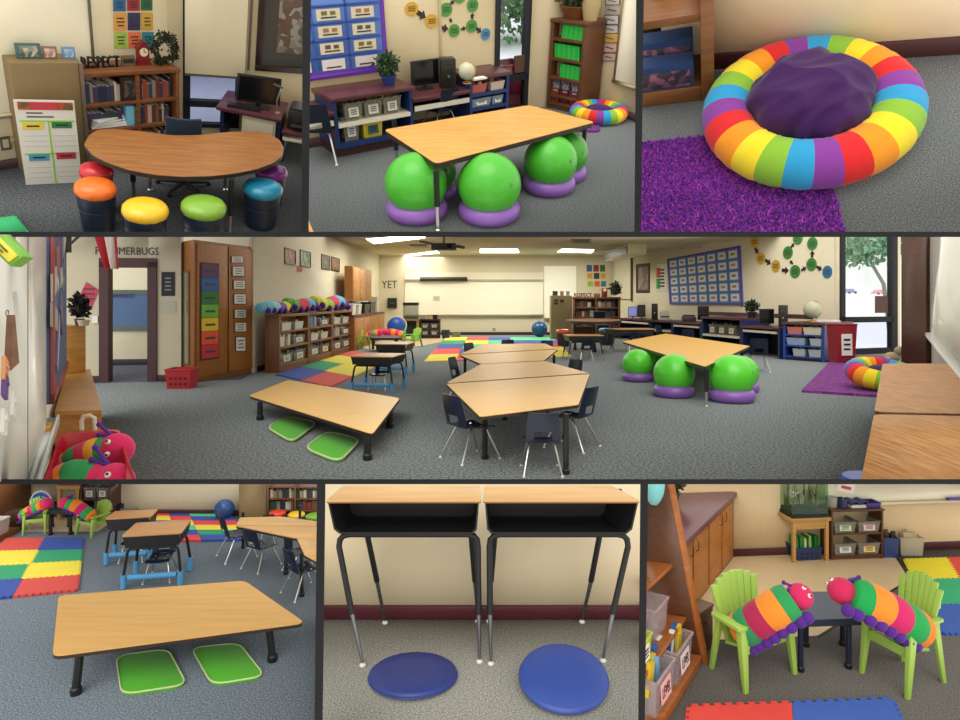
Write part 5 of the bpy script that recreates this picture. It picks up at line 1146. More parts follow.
    # bookcase and what stands on it
    B0, B1 = R.on(84, 169), R.on(180, 154); C = R.plane(B0, B1); h = C.sz(130, 71)[1]; L = C.L; xm = C.sz(138, 90)[0]
    # depth fits in front of the wall
    za, zb2 = C.sz(100, 104)[1], C.sz(110, 129)[1]
    bookcase(R, 'wide brown bookcase with books behind the kidney table '+pic, C.A, C.yaw, L, .38, h, [.1, zb2, za], [xm], mat('8a5632', 'wood', hx2='6a3c20'), t=.05)
    for zi, (z, hh, nm) in enumerate(((za, (h-za)*.66, 'top'), (zb2, (za-zb2)*.72, 'second'), (.1, zb2*.6, 'bottom'))):
        for bi, (a, b) in enumerate(((.08, xm-.06), (xm+.06, L-.08))):
            books(R, C.A, C.yaw, a, b, z, .24, hh, 'on the '+nm+' '+('left', 'right')[bi]+' shelf behind the kidney table', seed=31+zi*3+bi, fill=(.72, .95)[bi], t=(.025, .06), y0=.05)
    for k, (x, c, n) in enumerate(((xm-.30, '6fb7d0', 'light blue'), (xm-.19, '4fa04a', 'green'), (xm-.10, '2f7a3a', 'dark green'))):
        pass
    for k, (f, c, n, w_) in enumerate(((.80, '7fc0dc', 'light blue', .14), (.92, '58a850', 'green', .06))):
        R.solo(MB().box(0, w_, 0, .25, 0, (za-zb2)*.78).box(.01, w_-.01, -.004, 0, .01, (za-zb2)*.74), 'binder', mat(c), n+' binder on the middle left shelf behind the kidney table', 'binder', loc_of(R, C.A, C.yaw, xm*f, .03, zb2), C.yaw)
    T = R.thing('paper_stack', 'loose stack of white papers on the middle left shelf', 'papers', loc_of(R, C.A, C.yaw, xm*.5, .03, zb2), C.yaw); 
    for k in range(4): MB().cbox((0, .12, .02+.03*k), (.42, .26, .02), rz(.1*k)).build('paper_sheet', PAPER, T)
    T = R.thing('framed_picture', 'small dark framed picture on the top left shelf of the bookcase', 'picture', loc_of(R, C.A, C.yaw, xm*.72, .02, za), C.yaw); MB().box(0, .26, 0, .02, 0, .3).build('frame', mat('2a1810'), T); MB().box(.04, .22, -.004, 0, .05, .25).build('print', mat('6a5a4a', 'photo', hx2='2a2a34', scale=20), T)
    def top(u, v=71): return C.at(u, v, -.16)
    def ontop(u): s = C.sz(u, 71)[0]; return loc_of(R, C.A, C.yaw, s, .16, h), R.mpp(C.at(u, 71))
    p, m = ontop(108); T = R.thing('letter_sign', 'black standing letter sign on the brown bookcase top', 'sign', p, C.yaw); text(T, 'RESPECT', None, (0, 0, 5.5*m), mat('0c0c0e', 'plastic'), 'letters', ext=.02, width=37*m, height=11*m); MB().box(-19.5*m, 19.5*m, -.02, .02, 0, .6*m).build('base_strip', mat('0c0c0e', 'plastic'), T)
    p, m = ontop(136); T = R.thing('small_sign', 'small wooden sign between the letters and the red clock', 'sign', p, C.yaw); s_ = MB().box(-6.5*m, 6.5*m, 0, .03, 0, 10*m).build('board', mat('7a6a50', 'wood'), T); MB().box(-5.5*m, 5.5*m, -.006, 0, 3*m, 7*m).build('print_band', mat('2a2620'), s_)
    p, m = ontop(151.5); T = R.thing('mantel_clock', 'dark red toy clock with cream face on the bookcase top '+pic, 'clock', p, C.yaw); RD = mat('7a1a22', 'plastic')
    MB().box(-6*m, 6*m, 0, 5*m, 0, 16*m).build('case', RD, T, bev=.01); MB().prism([(-7*m, 16*m), (7*m, 16*m), (0, 24*m)], 0, 5.5*m).xf(Matrix.Translation((0, 5.2*m, 0)) @ rx(math.pi/2)).build('gable', RD, T); MB().box(-7*m, 7*m, -.5*m, 5.5*m, 0, 2*m).build('plinth', RD, T)
    fc = MB().lathe([(4.2*m, 0), (4.2*m, .5*m)], 28).xf(Matrix.Translation((0, 0, 13*m)) @ rx(math.pi/2)).build('clock_face', mat('e6dcb8'), T); MB().box(-.3*m, .3*m, -.8*m, -.5*m, 13*m, 16*m).box(0, 2.4*m, -.8*m, -.5*m, 12.7*m, 13.3*m).build('hands', INK, fc)
    p, m = ontop(172); T = R.thing('wreath', 'dark green leafy wreath leaning at the right end of the bookcase top', 'wreath', (p.x, p.y, p.z), C.yaw)
    q = random.Random(6); g = MB()
    for i in range(420):
        a = q.uniform(0, 6.283); rr = (11+q.gauss(0, 2.3))*m; c_ = V((rr*math.cos(a), q.gauss(0, 1.8)*m, 15*m+rr*math.sin(a)*1.1)); d_ = V((q.gauss(0, 1), q.gauss(-.3, .7), q.gauss(0, 1))).normalized(); e_ = d_.cross(V((.3, 1, .2))).normalized(); s = 4.2*m; g.add([c_, c_+d_*s*.5+e_*s*.25, c_+d_*s, c_+d_*s*.5-e_*s*.25], [(0, 1, 2, 3)])
    g.build('leaves', mat('2c3a24', 'leaf', hx2='14180e'), T, fix=False)['open'] = 1; MB().torus((0, 0, 0), 11*m, 1.4*m, 30, 8).xf(Matrix.Translation((0, 0, 15*m)) @ rx(math.pi/2)).build('ring', mat('3a2a1c'), T)
    # tan cabinet with chart
    D0, D1 = R.on(30, 176), R.on(86, 170); D = R.plane(D0, D1); hd = D.sz(50, 63)[1]; xl = 0; LL = D.L
    T = R.thing('tan_cabinet', 'tan backed cabinet standing at the left with frames on top', 'cabinet', D.A, D.yaw); MB().box(-.04, LL+.02, 0, .3, 0, hd).build('body', mat('86714c', 'plain'), T, bev=.006); MB().box(LL+.02, LL+.06, -.02, .32, 0, hd).build('side_edge', mat('a09a8c', 'metal', rough=.5), T)
    def dtop(u): s = D.sz(u, 63)[0]; return loc_of(R, D.A, D.yaw, s, .12, hd), R.mpp(D.at(u, 63))
    for u, w_, hh, fc_, p1, p2, lab in ((34, 22, 15, '4a6a6e', 'c8c0b0', '4a5a48', 'teal framed photo on the tan cabinet, leftmost'), (55, 13, 12, '8a6a52', 'd8c8b8', 'a07a68', 'brown flared framed photo on the tan cabinet, middle'), (74, 11.5, 11.5, '6a90b8', 'a8c0d8', '7a98b8', 'pale blue card standing on the tan cabinet, right')):
        p, m = dtop(u); T = R.thing('photo_frame', lab, 'photo frame', p, D.yaw, M=rx(-.12)); MB().box(-w_/2*m, w_/2*m, 0, .03, 0, hh*m).build('frame', mat(fc_), T, bev=.004); MB().box(-w_*.36*m, w_*.36*m, -.005, 0, hh*.16*m, hh*.84*m).build('print', mat(p1, 'photo', hx2=p2, scale=22), T)
    E0, E1 = R.on(28, 184), R.on(82, 181.5); E_ = R.plane(E0, E1); w_ = E_.L; hc = E_.sz(50, 101)[1]; 
    T = R.thing('pocket_chart', 'white chart with green lines and four coloured headings leaning on the tan cabinet', 'chart', E_.A, E_.yaw, M=rx(-.03))
    MB().box(-.02, w_, -.02, 0, 0, hc).build('chart_board', mat('dcdad0', 'print'), T)
    X = lambda u: (u-25)/56*w_; Z = lambda v: hc*(1-(v-101)/81)
    h_ = MB().box(X(26), X(79), -.026, -.02, Z(109.5), Z(102.5)).build('header_strip', mat('c23a48', 'print'), T)
    for x0, x1 in ((26, 38), (64, 79)): MB().box(X(x0), X(x1), -.030, -.026, Z(109.2), Z(102.8)).build('header_pattern', mat('4a5a30', 'photo', hx2='b84a30', scale=30), h_)
    MB().box(X(26), X(79), -.026, -.02, Z(120.5), Z(119.3)).box(X(26), X(79), -.026, -.02, Z(152), Z(150.5)).box(X(52.3), X(53.8), -.026, -.02, Z(181), Z(120)).build('green_lines', mat('8cc83c', 'print'), T)
    for u0, u1, v0, v1, c in ((27.5, 48, 121.5, 127.5, 'e6c838'), (56, 76, 120.5, 126.5, '2f7a44'), (29.5, 49.5, 151.5, 158, '4a96b0'), (57, 77, 150.5, 157, 'b83444')):
        k_ = MB().box(X(u0), X(u1), -.028, -.02, Z(v1), Z(v0)).build('heading_label', mat(c, 'print'), T); MB().box(X(u0+4), X(u1-4), -.031, -.028, Z((v0+v1)/2+.7), Z((v0+v1)/2-.7)).build('print_line', INK, k_)
    gm = MB()
    for v in (112.5, 116): gm.box(X(33), X(33+26*(1 if v > 115 else .6)), -.024, -.02, Z(v+.6), Z(v-.6))
    gm.build('handwriting', mat('4a4a50'), T)
    for v in (134, 139, 144, 165, 170, 175):
        for ua, ub in ((28, 51), (56, 78)): MB().box(X(ua), X(ub), -.022, -.02, Z(v+.25), Z(v-.25)).build('ruled_line', mat('b8b4ac'), T)
    # picture on right wall
    framed(WB, 'large dark framed picture on the right wall '+pic, 254.5, -25, 345, 70, fc='2c1a12', matc='3e3a38', pic='8a8a80', pic2='5a4438', fw=.07, mw=.17, sc=11)
    # kidney table
    z = R.hgt2(R.on(229, 236), 227, 178)
    K = [(83.8, 144.6), (89.3, 134.8), (99, 129.3), (113.7, 128.7), (136.5, 130.6), (156, 133.2), (172, 135.2), (195, 135.2), (214.4, 133.2), (234, 131.6), (253.4, 131.3), (269.7, 133.9), (280, 140.3), (284, 147.8), (282, 156), (273, 163), (256.7, 169), (234, 173.5), (208, 176.2), (182, 176.5), (156, 174.8), (130, 170.2), (107.2, 162.5), (92.6, 155.3)]
    table(R, 'kidney_table', 'brown kidney shaped table with dark edge, bucket stools around its front', K, z, [(229.5, 233), (134, 200), (150, 190), (225, 190)], th=.05, top=mat('9e6a3a', 'laminate', hx2='84542c'), edge=mat('1e1614'), r=.05, leg_r=.03, chrome=.35)
    # stools
    for (u, v, w_, c, n) in ((95, 187, 40, 'e8742a', 'orange'), (145, 208.5, 45, 'f2c02c', 'yellow'), (204, 206, 45, '7fae3a', 'green'), (263.5, 188, 40, '1f7fa0', 'teal blue'), (96, 170, 32, 'c83038', 'red'), (271.5, 171, 33, '7a2a80', 'purple')):
        s0 = .76*z; p = R.on(u, v-5, s0); r = w_*R.mpp(p)/2*.93
        stool(R, n+' topped bucket stool at the kidney table '+pic, (p.x, p.y), r, s0, c, 'bucket stools at the kidney table')
    # office chair behind the table
    p = R.on(184, 188); m = R.mpp(p)
    T = R.thing('office_chair', 'dark navy swivel chair behind the kidney table '+pic, 'chair', p, 0); NC = mat('1c2c3c', 'fabric')
    for k in range(5): a = 2*math.pi*k/5+.3; MB().tube([(0, 0, .09), (.30*math.cos(a), .30*math.sin(a), .05)], .028, 8, .018).build('leg', BLK, T); MB().ell((.31*math.cos(a), .31*math.sin(a), .03), .03, 10, 6).build('caster', BLK, T)
    MB().tube([(0, 0, .08), (0, 0, z*.62)], .028, 10).build('column', BLK, T); MB().prism(roundpoly([(-.24, -.24), (.24, -.24), (.22, .24), (-.22, .24)], .08), z*.62, z*.62+.07).build('seat', NC, T, bev=.02)
    E1_ = R.on(184, 134.5, z); aw = V((p.x, p.y, 0)).normalized(); q = V((E1_.x, E1_.y, 0))+aw*.12; z2 = R.hgt(q, 118.5); zz = z-.1
    kx = (q.x-p.x, q.y-p.y); hw = 17*R.mpp(q)
    g = MB().sheet(lambda u, v: (kx[0]+(u-.5)*2*hw*(1-.1*v), kx[1]-.05*(1-(2*u-1)**2), lerp(zz-.25, z2, v)), 8, 6, (0, .05, 0)); g.build('backrest', NC, T, bev=.01)
    # desk, monitor, printer on the right
    G0, G1 = R.on(219, 152), R.on(335, 174); G = R.plane(G0, G1); zd = G.sz(240, 110.5)[1]; xe = G.sz(280, 135)[0]; TP = mat('5c2f38', 'laminate', hx2='4a242c')
    T = R.thing('computer_desk', 'navy desk with maroon top under the black monitor '+pic, 'desk', G.A, G.yaw); MB().box(-.05, xe, -.03, .7, zd-.05, zd).build('desktop', TP, T, bev=.006); MB().box(0, .05, 0, .65, 0, zd-.05).build('side_panel', mat('12203a', 'plastic'), T); MB().box(xe-.05, xe, 0, .65, 0, zd-.05).build('side_panel', mat('12203a', 'plastic'), T); MB().box(.05, xe-.05, .6, .64, 0, zd-.05).build('back_panel', mat('101828', 'plastic'), T)
    q0, q1 = G.sz(241, 133), G.sz(276, 121); R.solo(MB().box(q0[0], q1[0], .02, .5, .05, q1[1]).box(q0[0]+.03, q1[0]-.03, 0, .02, q1[1]*.55, q1[1]*.9), 'file_cabinet', mat('c4bfa8', 'plastic'), 'white file cabinet under the maroon topped desk '+pic, 'cabinet', G.A, G.yaw, bev=.008)
    z5 = zd-.16; T = R.thing('built_in_desk', 'lower maroon topped desk holding the printer at the right edge', 'desk', G.A, G.yaw); MB().box(xe+.02, xe+2, -.03, .7, z5-.05, z5).build('desktop', TP, T, bev=.006); MB().box(xe+.04, xe+2, -.02, .3, z5-.14, z5-.09).build('keyboard_tray', mat('c8c4b4', 'plastic'), T); MB().box(xe+.02, xe+.06, .1, .65, 0, z5-.05).build('support_panel', mat('12203a', 'plastic'), T)
    p = loc_of(R, G.A, G.yaw, G.sz(255, 110)[0], .25, zd); m = R.mpp(p); monitor(R, 'wide black monitor on the maroon topped desk '+pic, p, G.yaw+.25, 41*m, 27*m)
    p = loc_of(R, G.A, G.yaw, G.sz(243, 110)[0], .05, zd); T = R.solo(MB().box(-.22, .22, 0, .14, 0, .03).box(-.2, .2, .01, .13, .03, .04), 'keyboard', BLK, 'black keyboard in front of the wide monitor '+pic, 'keyboard', p, G.yaw+.1)
    p = loc_of(R, G.A, G.yaw, G.sz(284, 118)[0]-.12, .2, zd); m = R.mpp(p); T = R.thing('desk_lamp', 'thin white desk lamp beside the printer '+pic, 'lamp', p, G.yaw+.3); LW = mat('c8c8c4', 'metal', rough=.4)
    MB().lathe([(3*m, 0), (3*m, .6*m), (.6*m, 1.2*m)], 18).build('base', LW, T); MB().tube([(0, 0, m), (-1.5*m, 0, 12*m), (2*m, 0, 26*m)], .6*m, 8).build('arm', LW, T); MB().cbox((-1*m, 0, 27*m), (9*m, 3*m, 1.2*m), ry(.3)).build('lamp_head', mat('5a5a58'), T)
    p = loc_of(R, G.A, G.yaw, G.sz(296, 122)[0], .1, z5); m = R.mpp(p); T = R.thing('printer', 'black printer at the right edge '+pic, 'printer', p, G.yaw); MB().box(-9*m, 14*m, 0, .4, 0, 19*m).build('body', BLK, T, bev=.012); MB().box(-7*m, 12*m, .03, .36, 19*m, 21*m).build('lid', mat('202226'), T, bev=.006); MB().box(-5*m, 10*m, -.06, 0, 4*m, 6*m).build('paper_tray', mat('2a2c30'), T)
    # green foam tile
    foam_tile(R, 'green jigsaw foam tile corner at the bottom left edge', [R.on(-25, 222), R.on(15, 217.5), R.on(29, 236), R.on(-20, 245)], '2fa868', None)
room1()
# ================================================================ middle: the whole classroom
R4 = Room([(-60, 234.5), (1020, 234.5), (1020, 481.7), (-60, 481.7)], 1.5)
def room4():
    R = R4; pic = 'in wide middle picture'; BB = mat('3a1e20', rough=.5); H = 3.41; BLKW = mat('cfc6ac', 'block', scale=.55)
    O = R.on; P = lambda u, v, y: V(((u-PX)/F*y, y, R.h-(v-300)/F*y))
    dl, dr = O(60, 383), O(181, 381)                       # door wall
    w2, w3 = O(257, 372), O(379, 335)                      # long left wall
    c3 = O(613, 335); c4 = O(838, 357); c5 = O(898, 354.5); c6 = V((8.0, 11.5, 0)); c7 = V((3.2, 4.1, 0))
    e0 = O(-80, 700); 
    build_floor(R, 'floor', mat('7c8386', 'carpet', scale=20), [V((-9, 11.2, 0)), V((-9, 3.0, 0)), V((9.5, 3.0, 0)), V((13, 17.9, 0)), V((9.4, 17.2, 0)), V((5.9, 27.8, 0)), V((-4.6, 27.8, 0)), V((-5.2, 13.4, 0)), V((-5.6, 11.8, 0))])
    # ceiling
    build_floor(R, 'ceiling', mat('d8cfae', 'plain'), [V((-9, 10, 0)), V((12.3, 10, 0)), V((11.7, 18, 0)), V((9.45, 16.9, 0)), V((5.8, 28, 0)), V((-5, 28, 0)), V((-5.2, 13.4, 0)), V((-9, 12, 0))], z=H+.05, th=.05)
    # far wall
    Wf = R.plane(w3, c3); build_wall(Wf, 'wall_back', BLKW, H, l0=-.3, l1=Wf.L+.4); baseboard(Wf, 'baseboard_back', BB, h=.13)
    Wl = R.plane(w2, w3); build_wall(Wl, 'wall_left', BLKW, H, l0=-.2); baseboard(Wl, 'baseboard_left', BB, h=.12)
    # door wall with open doorway
    Wd = R.plane(dl, dr); L_ = Wd.L; d0, d1 = Wd.sz(101.5, 383)[0], Wd.sz(155.5, 382)[0]; dz = Wd.sz(130, 262)[1]
    build_wall(Wd, 'wall_front', mat('c6bea6', 'block', scale=.45), H, l0=-.4, l1=L_, holes=[(d0+.12, d1-.12, 0, dz-.04)], th=.15); baseboard(Wd, 'baseboard_front', BB, h=.12, l0=-.4, l1=L_, holes=[(d0, d1)])
    T = R.thing('door_1', None, None, Wd.A, Wd.yaw); T['kind'] = 'structure'; DF = mat('46262c', rough=.5)
    MB().box(d0-.03, d0+.13, -.04, .16, 0, dz).box(d1-.13, d1+.03, -.04, .16, 0, dz).box(d0-.03, d1+.03, -.04, .16, dz-.1, dz+.07).build('door_frame', DF, T)
    # hallway beyond
    hw = [Wd.pos(d0-1.5, 0, -3.2), Wd.pos(d1+1.5, 0, -3.2)]; Wh = R.plane(*hw); build_wall(Wh, 'wall_hallway', mat('cfcab2', 'block', scale=.5), H); baseboard(Wh, 'baseboard_hallway', mat('23232e'), h=.14)
    build_floor(R, 'trim_11', mat('565a66', 'carpet', scale=26), [hw[0], hw[1], Wd.pos(d1+1.5, 0, .0), Wd.pos(d0-1.5, 0, .0)], z=.004)
    b0, b1 = Wh.sz(104, 331), Wh.sz(156, 290); T = R.thing('bulletin_board', 'blue bulletin board in the hallway seen through the doorway', 'bulletin board', Wh.pos(b0[0], b0[1]), Wh.yaw)
    bw, bh = b1[0]-b0[0], b1[1]-b0[1]; MB().box(0, bw, -.02, 0, 0, bh).build('board', mat('4a6c98', 'print'), T); MB().box(0, bw, -.03, -.02, 0, .1).build('border', mat('5a6a5a', 'print'), T); MB().box(0, bw, -.03, -.02, bh-.1, bh).build('border', mat('5a6a5a', 'print'), T); text(T, 'PLUMMERBUGS', None, (bw*.33, -.03, bh*.86), mat('3a2a80'), 'lettering', width=bw*.52, height=bh*.1)
    for (nm, u0, u1, v0, v1) in (('PLUMMERBUGS', 95.5, 158.5, 247.5, 254.5),):
        a, b = Wd.sz(u0, v1), Wd.sz(u1, v0); T = R.thing('wall_letters', 'dark letters on the wall above the open doorway, partly behind the flag', 'letters', Wd.pos((a[0]+b[0])/2, (a[1]+b[1])/2, .01), Wd.yaw); text(T, nm, None, (0, 0, 0), mat('26283a'), 'letters', width=b[0]-a[0], height=b[1]-a[1])
    card(Wd, 'small white light switch plate left of the doorway', 93, 316, 98.5, 323, 'ecebe4', name='light_switch', cat='light switch', lines=0, th=.03)
    card(Wd, 'dark poster with small pictures right of the doorway', 161.5, 272, 175, 296, '1c1e26', name='poster', lines=4, lc='8a8a94')
    card(Wd, 'pale blank sheet pinned below the dark poster by the doorway', 159.5, 301, 176, 313, 'b9b6a8', name='paper_sheet', lines=0, cat='paper')
    card(Wd, 'pink paper diamond hanging beside the doorway', 0, 0, 0, 0, 'b8405a', name='paper_card', cat='card', lines=3, pts=[(86.5, 282), (99.5, 290), (92, 307), (79, 297)], lc='6a2030')
    card(Wd, 'teal and red scrap of paper behind the pink diamond', 0, 0, 0, 0, '7a3a50', name='paper_card', cat='card', lines=0, pts=[(81, 298), (93, 303), (92, 310), (80, 308)], off=.001, lc='2a7a80')
    # left foreground: whiteboard wall, bulletin board
    A, B = V((-4.05, 4.2, 0)), V((-6.6, 10.2, 0)); Wn = R.plane(A, B)
    A = O(-60, 520); 
    q0 = P(38, 481, 4.0); q1 = P(75, 386, 10.0)
    # plane through the tray line: tray height .55
    tz = .62; t0, t1 = O(18, 484, tz), O(57, 392, tz); Wn = R.plane(V((t0.x, t0.y, 0)), V((t1.x, t1.y, 0))); Lw = Wn.L
    build_wall(Wn, 'wall_whiteboard', mat('d9d4c4', 'plain'), H+1, l0=-2.2, l1=Wn.sz(63, 386)[0])
    T = R.thing('whiteboard', 'long whiteboard along the left edge wall '+pic, 'whiteboard', Wn.A, Wn.yaw); sr = Wn.sz(41, 400)[0]
    MB().box(-2, sr, -.03, 0, tz, H+.8).build('panel', mat('dcdad0', 'gloss', rough=.2), T); MB().box(-2, sr+.5, -.07, 0, tz-.05, tz).build('tray', mat('b9bcb8', 'metal', rough=.45), T); MB().box(-2, sr+.5, -.085, -.07, tz-.05, tz+.02).build('tray_lip', mat('c9ccc8', 'plastic'), T)
    sj = Wn.sz(20, 430)[0]; MB().box(sj, sj+.01, -.033, -.028, tz, H).build('panel_seam', mat('6a6a66'), T)
    R.solo(MB().box(0, .25, -.06, -.03, 0, .02), 'marker', mat('d8a030', 'plastic'), 'orange marker lying on the left whiteboard tray '+pic, 'marker', Wn.pos(Wn.sz(40, 452)[0], tz), Wn.yaw)
    # patterned bulletin board
    bp = [Wn.sz(*q) for q in ((40, 234), (61, 234), (61, 384), (42, 405))]; T = R.thing('bulletin_board', 'patterned blue and red bulletin board beside the left whiteboard '+pic, 'bulletin board', Wn.A, Wn.yaw)
    z0 = bp[3][1]; s0 = bp[3][0]; s1 = bp[2][0]; MB().box(s0, s1, -.05, -.0, z0, H+.8).build('board', mat('3a5078', 'print'), T)
    MB().box(s0, s0+.12, -.07, -.04, z0, H+.8).box(s0, s1, -.07, -.04, z0, z0+.07).build('red_border', mat('8a3a38'), T)
    q = random.Random(4)
    for i in range(26):
        x = q.uniform(s0+.15, s1-.3); z_ = q.uniform(z0+.1, H+.4); c = q.choice(['5a6c94', 'b8b4b0', '8a4a54', '6a5a84', '4a7a84', '9a968c', 'c0b8a8'])
        MB().cbox((x, -.058, z_), (q.uniform(.3, .8), .012, q.uniform(.08, .22)), ry(q.uniform(-.9, .9))).build('paper_cutout', mat(c), T)
    pl = R.solo(MB().box(0, .12, -.10, 0, 2.0, H+.8), 'dark_post', mat('2a2826'), 'dark narrow post at the end of the patterned board', 'post', Wn.pos(s1-.25, 0), Wn.yaw)
    # sign, clips and papers on the whiteboard
    def near(u, v): return Wn.at(u, v, .08)
    c0 = near(9, 252); m = R.mpp(c0)
    T = R.thing('tilted_sign', 'yellow and green tilted sign at the top left corner '+pic, 'sign', c0, .25, M=ry(.85))
    MB().box(-26*m, 13*m, -.02, .06, -7*m, 8*m).build('sign_board', mat('7ab648'), T); MB().box(-25*m, 10*m, -.03, -.02, -4.5*m, 5.5*m).build('face', mat('e6d84a', 'print'), T); MB().box(-20*m, 2*m, -.034, -.03, .8*m, 2.4*m).build('print_line', mat('5a6a2a'), T); MB().box(-18*m, 0, -.034, -.03, -2.4*m, -1.2*m).build('print_line', mat('5a6a2a'), T)
    c0 = near(7, 342); m = R.mpp(c0); T = R.thing('clipboard', 'brown clipboard hanging from a ring on the left whiteboard', 'clipboard', c0, Wn.yaw-.3)
    MB().prism([(-7*m, -28*m), (11*m, -22*m), (2*m, 27*m), (-1*m, 27*m)], 0, .02).xf(Matrix.Translation((0, 0, 0)) @ rx(math.pi/2)).build('board', mat('8a6450', 'wood'), T); MB().torus((0, 0, 0), 3*m, .5*m, 20, 6).xf(Matrix.Translation((.5*m, 0, 29*m)) @ rx(math.pi/2)).build('hanging_ring', mat('9a8a80', 'metal'), T)
    for k, (u, v, c, lab) in enumerate(((3, 370, 'e0a070', 'orange edged'), (3, 386, '6a4a90', 'purple edged'), (12, 405, 'e6e4de', 'white clipped'), (2, 422, 'e9e7e2', 'lowest white'))):
        c0 = near(u, v); m = R.mpp(c0); R.solo(MB().box(-16*m, 14*m, -.01, 0, -12*m, 11*m).box(-10*m, 8*m, -.014, -.01, 1*m, 5*m), 'paper_card', mat(c, 'print'), lab+' paper at the left edge, stuck on the left whiteboard', 'paper', c0, Wn.yaw, M=ry(.3))
    # flag on an angled pole
    y = 9.4; p0, p1 = P(57, 256, 10.6), P(105, 212, y); T = R.thing('flag', 'red and white striped flag hanging from an angled wall pole', 'flag', P(100, 250, y))
    o = P(100, 250, y); MB().tube([p0-o, p1-o], .022, 8).build('pole', mat('2a2620'), T)
    a, b, c, d = [P(*q, y)-o for q in ((93, 232), (115.5, 232), (117.5, 269), (112.5, 277))]
    ns = 7; cols_ = [mat('a82430', 'fabric'), mat('dcd8d0', 'fabric')]
    g = MB()
    for i in range(ns):
        g.m = i % 2; f0, f1 = i/ns, (i+1)/ns; tl, tr_ = lerp(a, b, f0), lerp(a, b, f1); bl, br = lerp(d, c, f0)+V((-.12*(1-f0), 0, .12*(1-f0))), lerp(d, c, f1)+V((-.12*(1-f1), 0, .12*(1-f1)))
        wv = V((0, .05*math.sin(i*2.2), 0)); wv1 = V((0, .05*math.sin((i+1)*2.2), 0)); t_ = V((0, .012, 0)); g.hexa([bl+wv, br+wv1, br+wv1+t_, bl+wv+t_, tl+wv, tr_+wv1, tr_+wv1+t_, tl+wv+t_])
    g.build('cloth', cols_, T)
    # wooden low cabinet and tall box at left
    OK = mat('b98238', 'wood', hx2='a06c2c'); zt = .62
    tq = [O(66, 373, zt), O(90, 369, zt), O(101.5, 410, zt), O(55, 411, zt)]; c0 = sum(tq, V((0, 0, 0)))/4; c0.z = 0
    T = R.thing('low_cabinet', 'long low oak cabinet under the patterned board by the red bin', 'cabinet', c0); ls = [(p.x-c0.x, p.y-c0.y) for p in tq]
    MB().prism(ls, 0, zt-.03).build('body', mat('a87434', 'wood'), T); MB().prism([(x*1.01, y*1.01) for x, y in ls], zt-.03, zt).build('top_board', OK, T)
    tq = [O(62, 374, zt), O(86, 372, zt)]; z3 = R.hgt(tq[0], 326); v_ = tq[1]-tq[0]; yw = math.atan2(v_.y, v_.x)
    T = R.thing('tall_box', 'tall narrow oak box standing on the far end of the low cabinet', 'cabinet', (tq[0].x, tq[0].y, zt), yw); z3 = P(62, 326, tq[0].y).z
    MB().box(0, v_.length, 0, .5, 0, z3-zt).build('body', OK, T, bev=.01)
    p = V((tq[0].x+.08, tq[0].y+.2, z3)); plant(R, 'dark leafy stand-in for a plush figure on the tall oak box', p, 0, .20, .37, leaf='20241c', pot='5a2a22', n=240, ph=.22)  # leafy arrangement put in place of a dark plush figure
    p = V((tq[0].x+.22, tq[0].y+.06, z3)); R.solo(MB().lathe([(.05, 0), (.07, .07), (.06, .07), (.05, .01), (0, .01)], 18), 'bowl', mat('b8b09c', 'plastic'), 'pale round bowl on the edge of the tall oak box', 'bowl', p)
    # red crate
    p = O(177.5, 389); m = R.mpp(p); bin_box(R, 'red slotted plastic crate between doorway and wardrobe', p, .05, 25*m, 22*m, 19*m, mat('b0222c', 'plastic'), cat='crate', name='plastic_crate', holes=True)
    # wardrobe
    p0, p1, p2 = O(181, 380), O(194, 383), O(254.5, 372.5); bk = p2+(p0-p1); hz = R.hgt(p1, 239.5); WD = mat('9a6228', 'wood', hx2='84501e')
    T = R.thing('wardrobe', 'tall oak wardrobe with two doors and rainbow chart', 'wardrobe', p1); ls = [(q.x-p1.x, q.y-p1.y) for q in (p1, p2, bk, p0)]
    MB().prism(ls, 0, hz).build('carcass', WD, T, bev=.01); Wr = R.plane(p1, p2); s_m = Wr.sz(227, 376)[0]; TT = lambda q: q-p1
    for (a, b, lab) in ((.06, s_m-.02, 0), (s_m+.02, Wr.L-.06, 1)):
        q = MB().box(a, b, -.03, 0, .1, hz-.06); q.xf(Matrix.Rotation(Wr.yaw, 4, 'Z')); q.build('door', mat('a66c2c', 'wood', hx2='8e5822'), T, bev=.004)
    cs = ['5a3a6a', '2f5fa8', '2f7a3a', '6ab83a', 'e6c020', 'e8552c', 'c8283a']; a = Wr.sz(199.5, 264); b = Wr.sz(216, 358); T = R.thing('rainbow_chart', 'tall chart of seven stacked colours on the left wardrobe door', 'chart', Wr.pos(a[0], 0, .035), Wr.yaw)
    zb_, zt_ = Wr.sz(208, 358)[1], Wr.sz(208, 264.5)[1]; w_ = Wr.sz(216, 300)[0]-Wr.sz(199.5, 300)[0]; MB().box(-.03, w_+.03, -.01, 0, zb_-.03, zt_+.03).build('backing', mat('4a2a20'), T)
    for k, c in enumerate(cs):
        z1 = lerp(zt_, zb_, k/7); z2 = lerp(zt_, zb_, (k+1)/7); q = MB().box(0, w_, -.02, -.01, z2+.01, z1).build('colour_band', mat(c, 'print'), T); MB().box(w_*.2, w_*.8, -.024, -.02, (z1+z2)/2-.02, (z1+z2)/2+.02).build('print_line', mat('3a3a3a'), q)
    for k, (u0, v0, u1, v1) in enumerate(((229, 256, 242, 263), (230, 266, 243, 276.5), (231, 280, 244, 289.5), (231.5, 293.5, 244.5, 304.5), (232, 309, 244.7, 318.5), (232.3, 322, 245, 332), (233.5, 336, 244, 352))):
        card(Wr, ('top', 'second', 'third', 'middle', 'fifth', 'sixth', 'lowest')[k]+' white sheet in the column on the right wardrobe door', u0, v0, u1, v1, 'd8d6ce', name='paper_sheet', cat='paper', border='5a3a20', off=.04, group='sheets on the right wardrobe door')
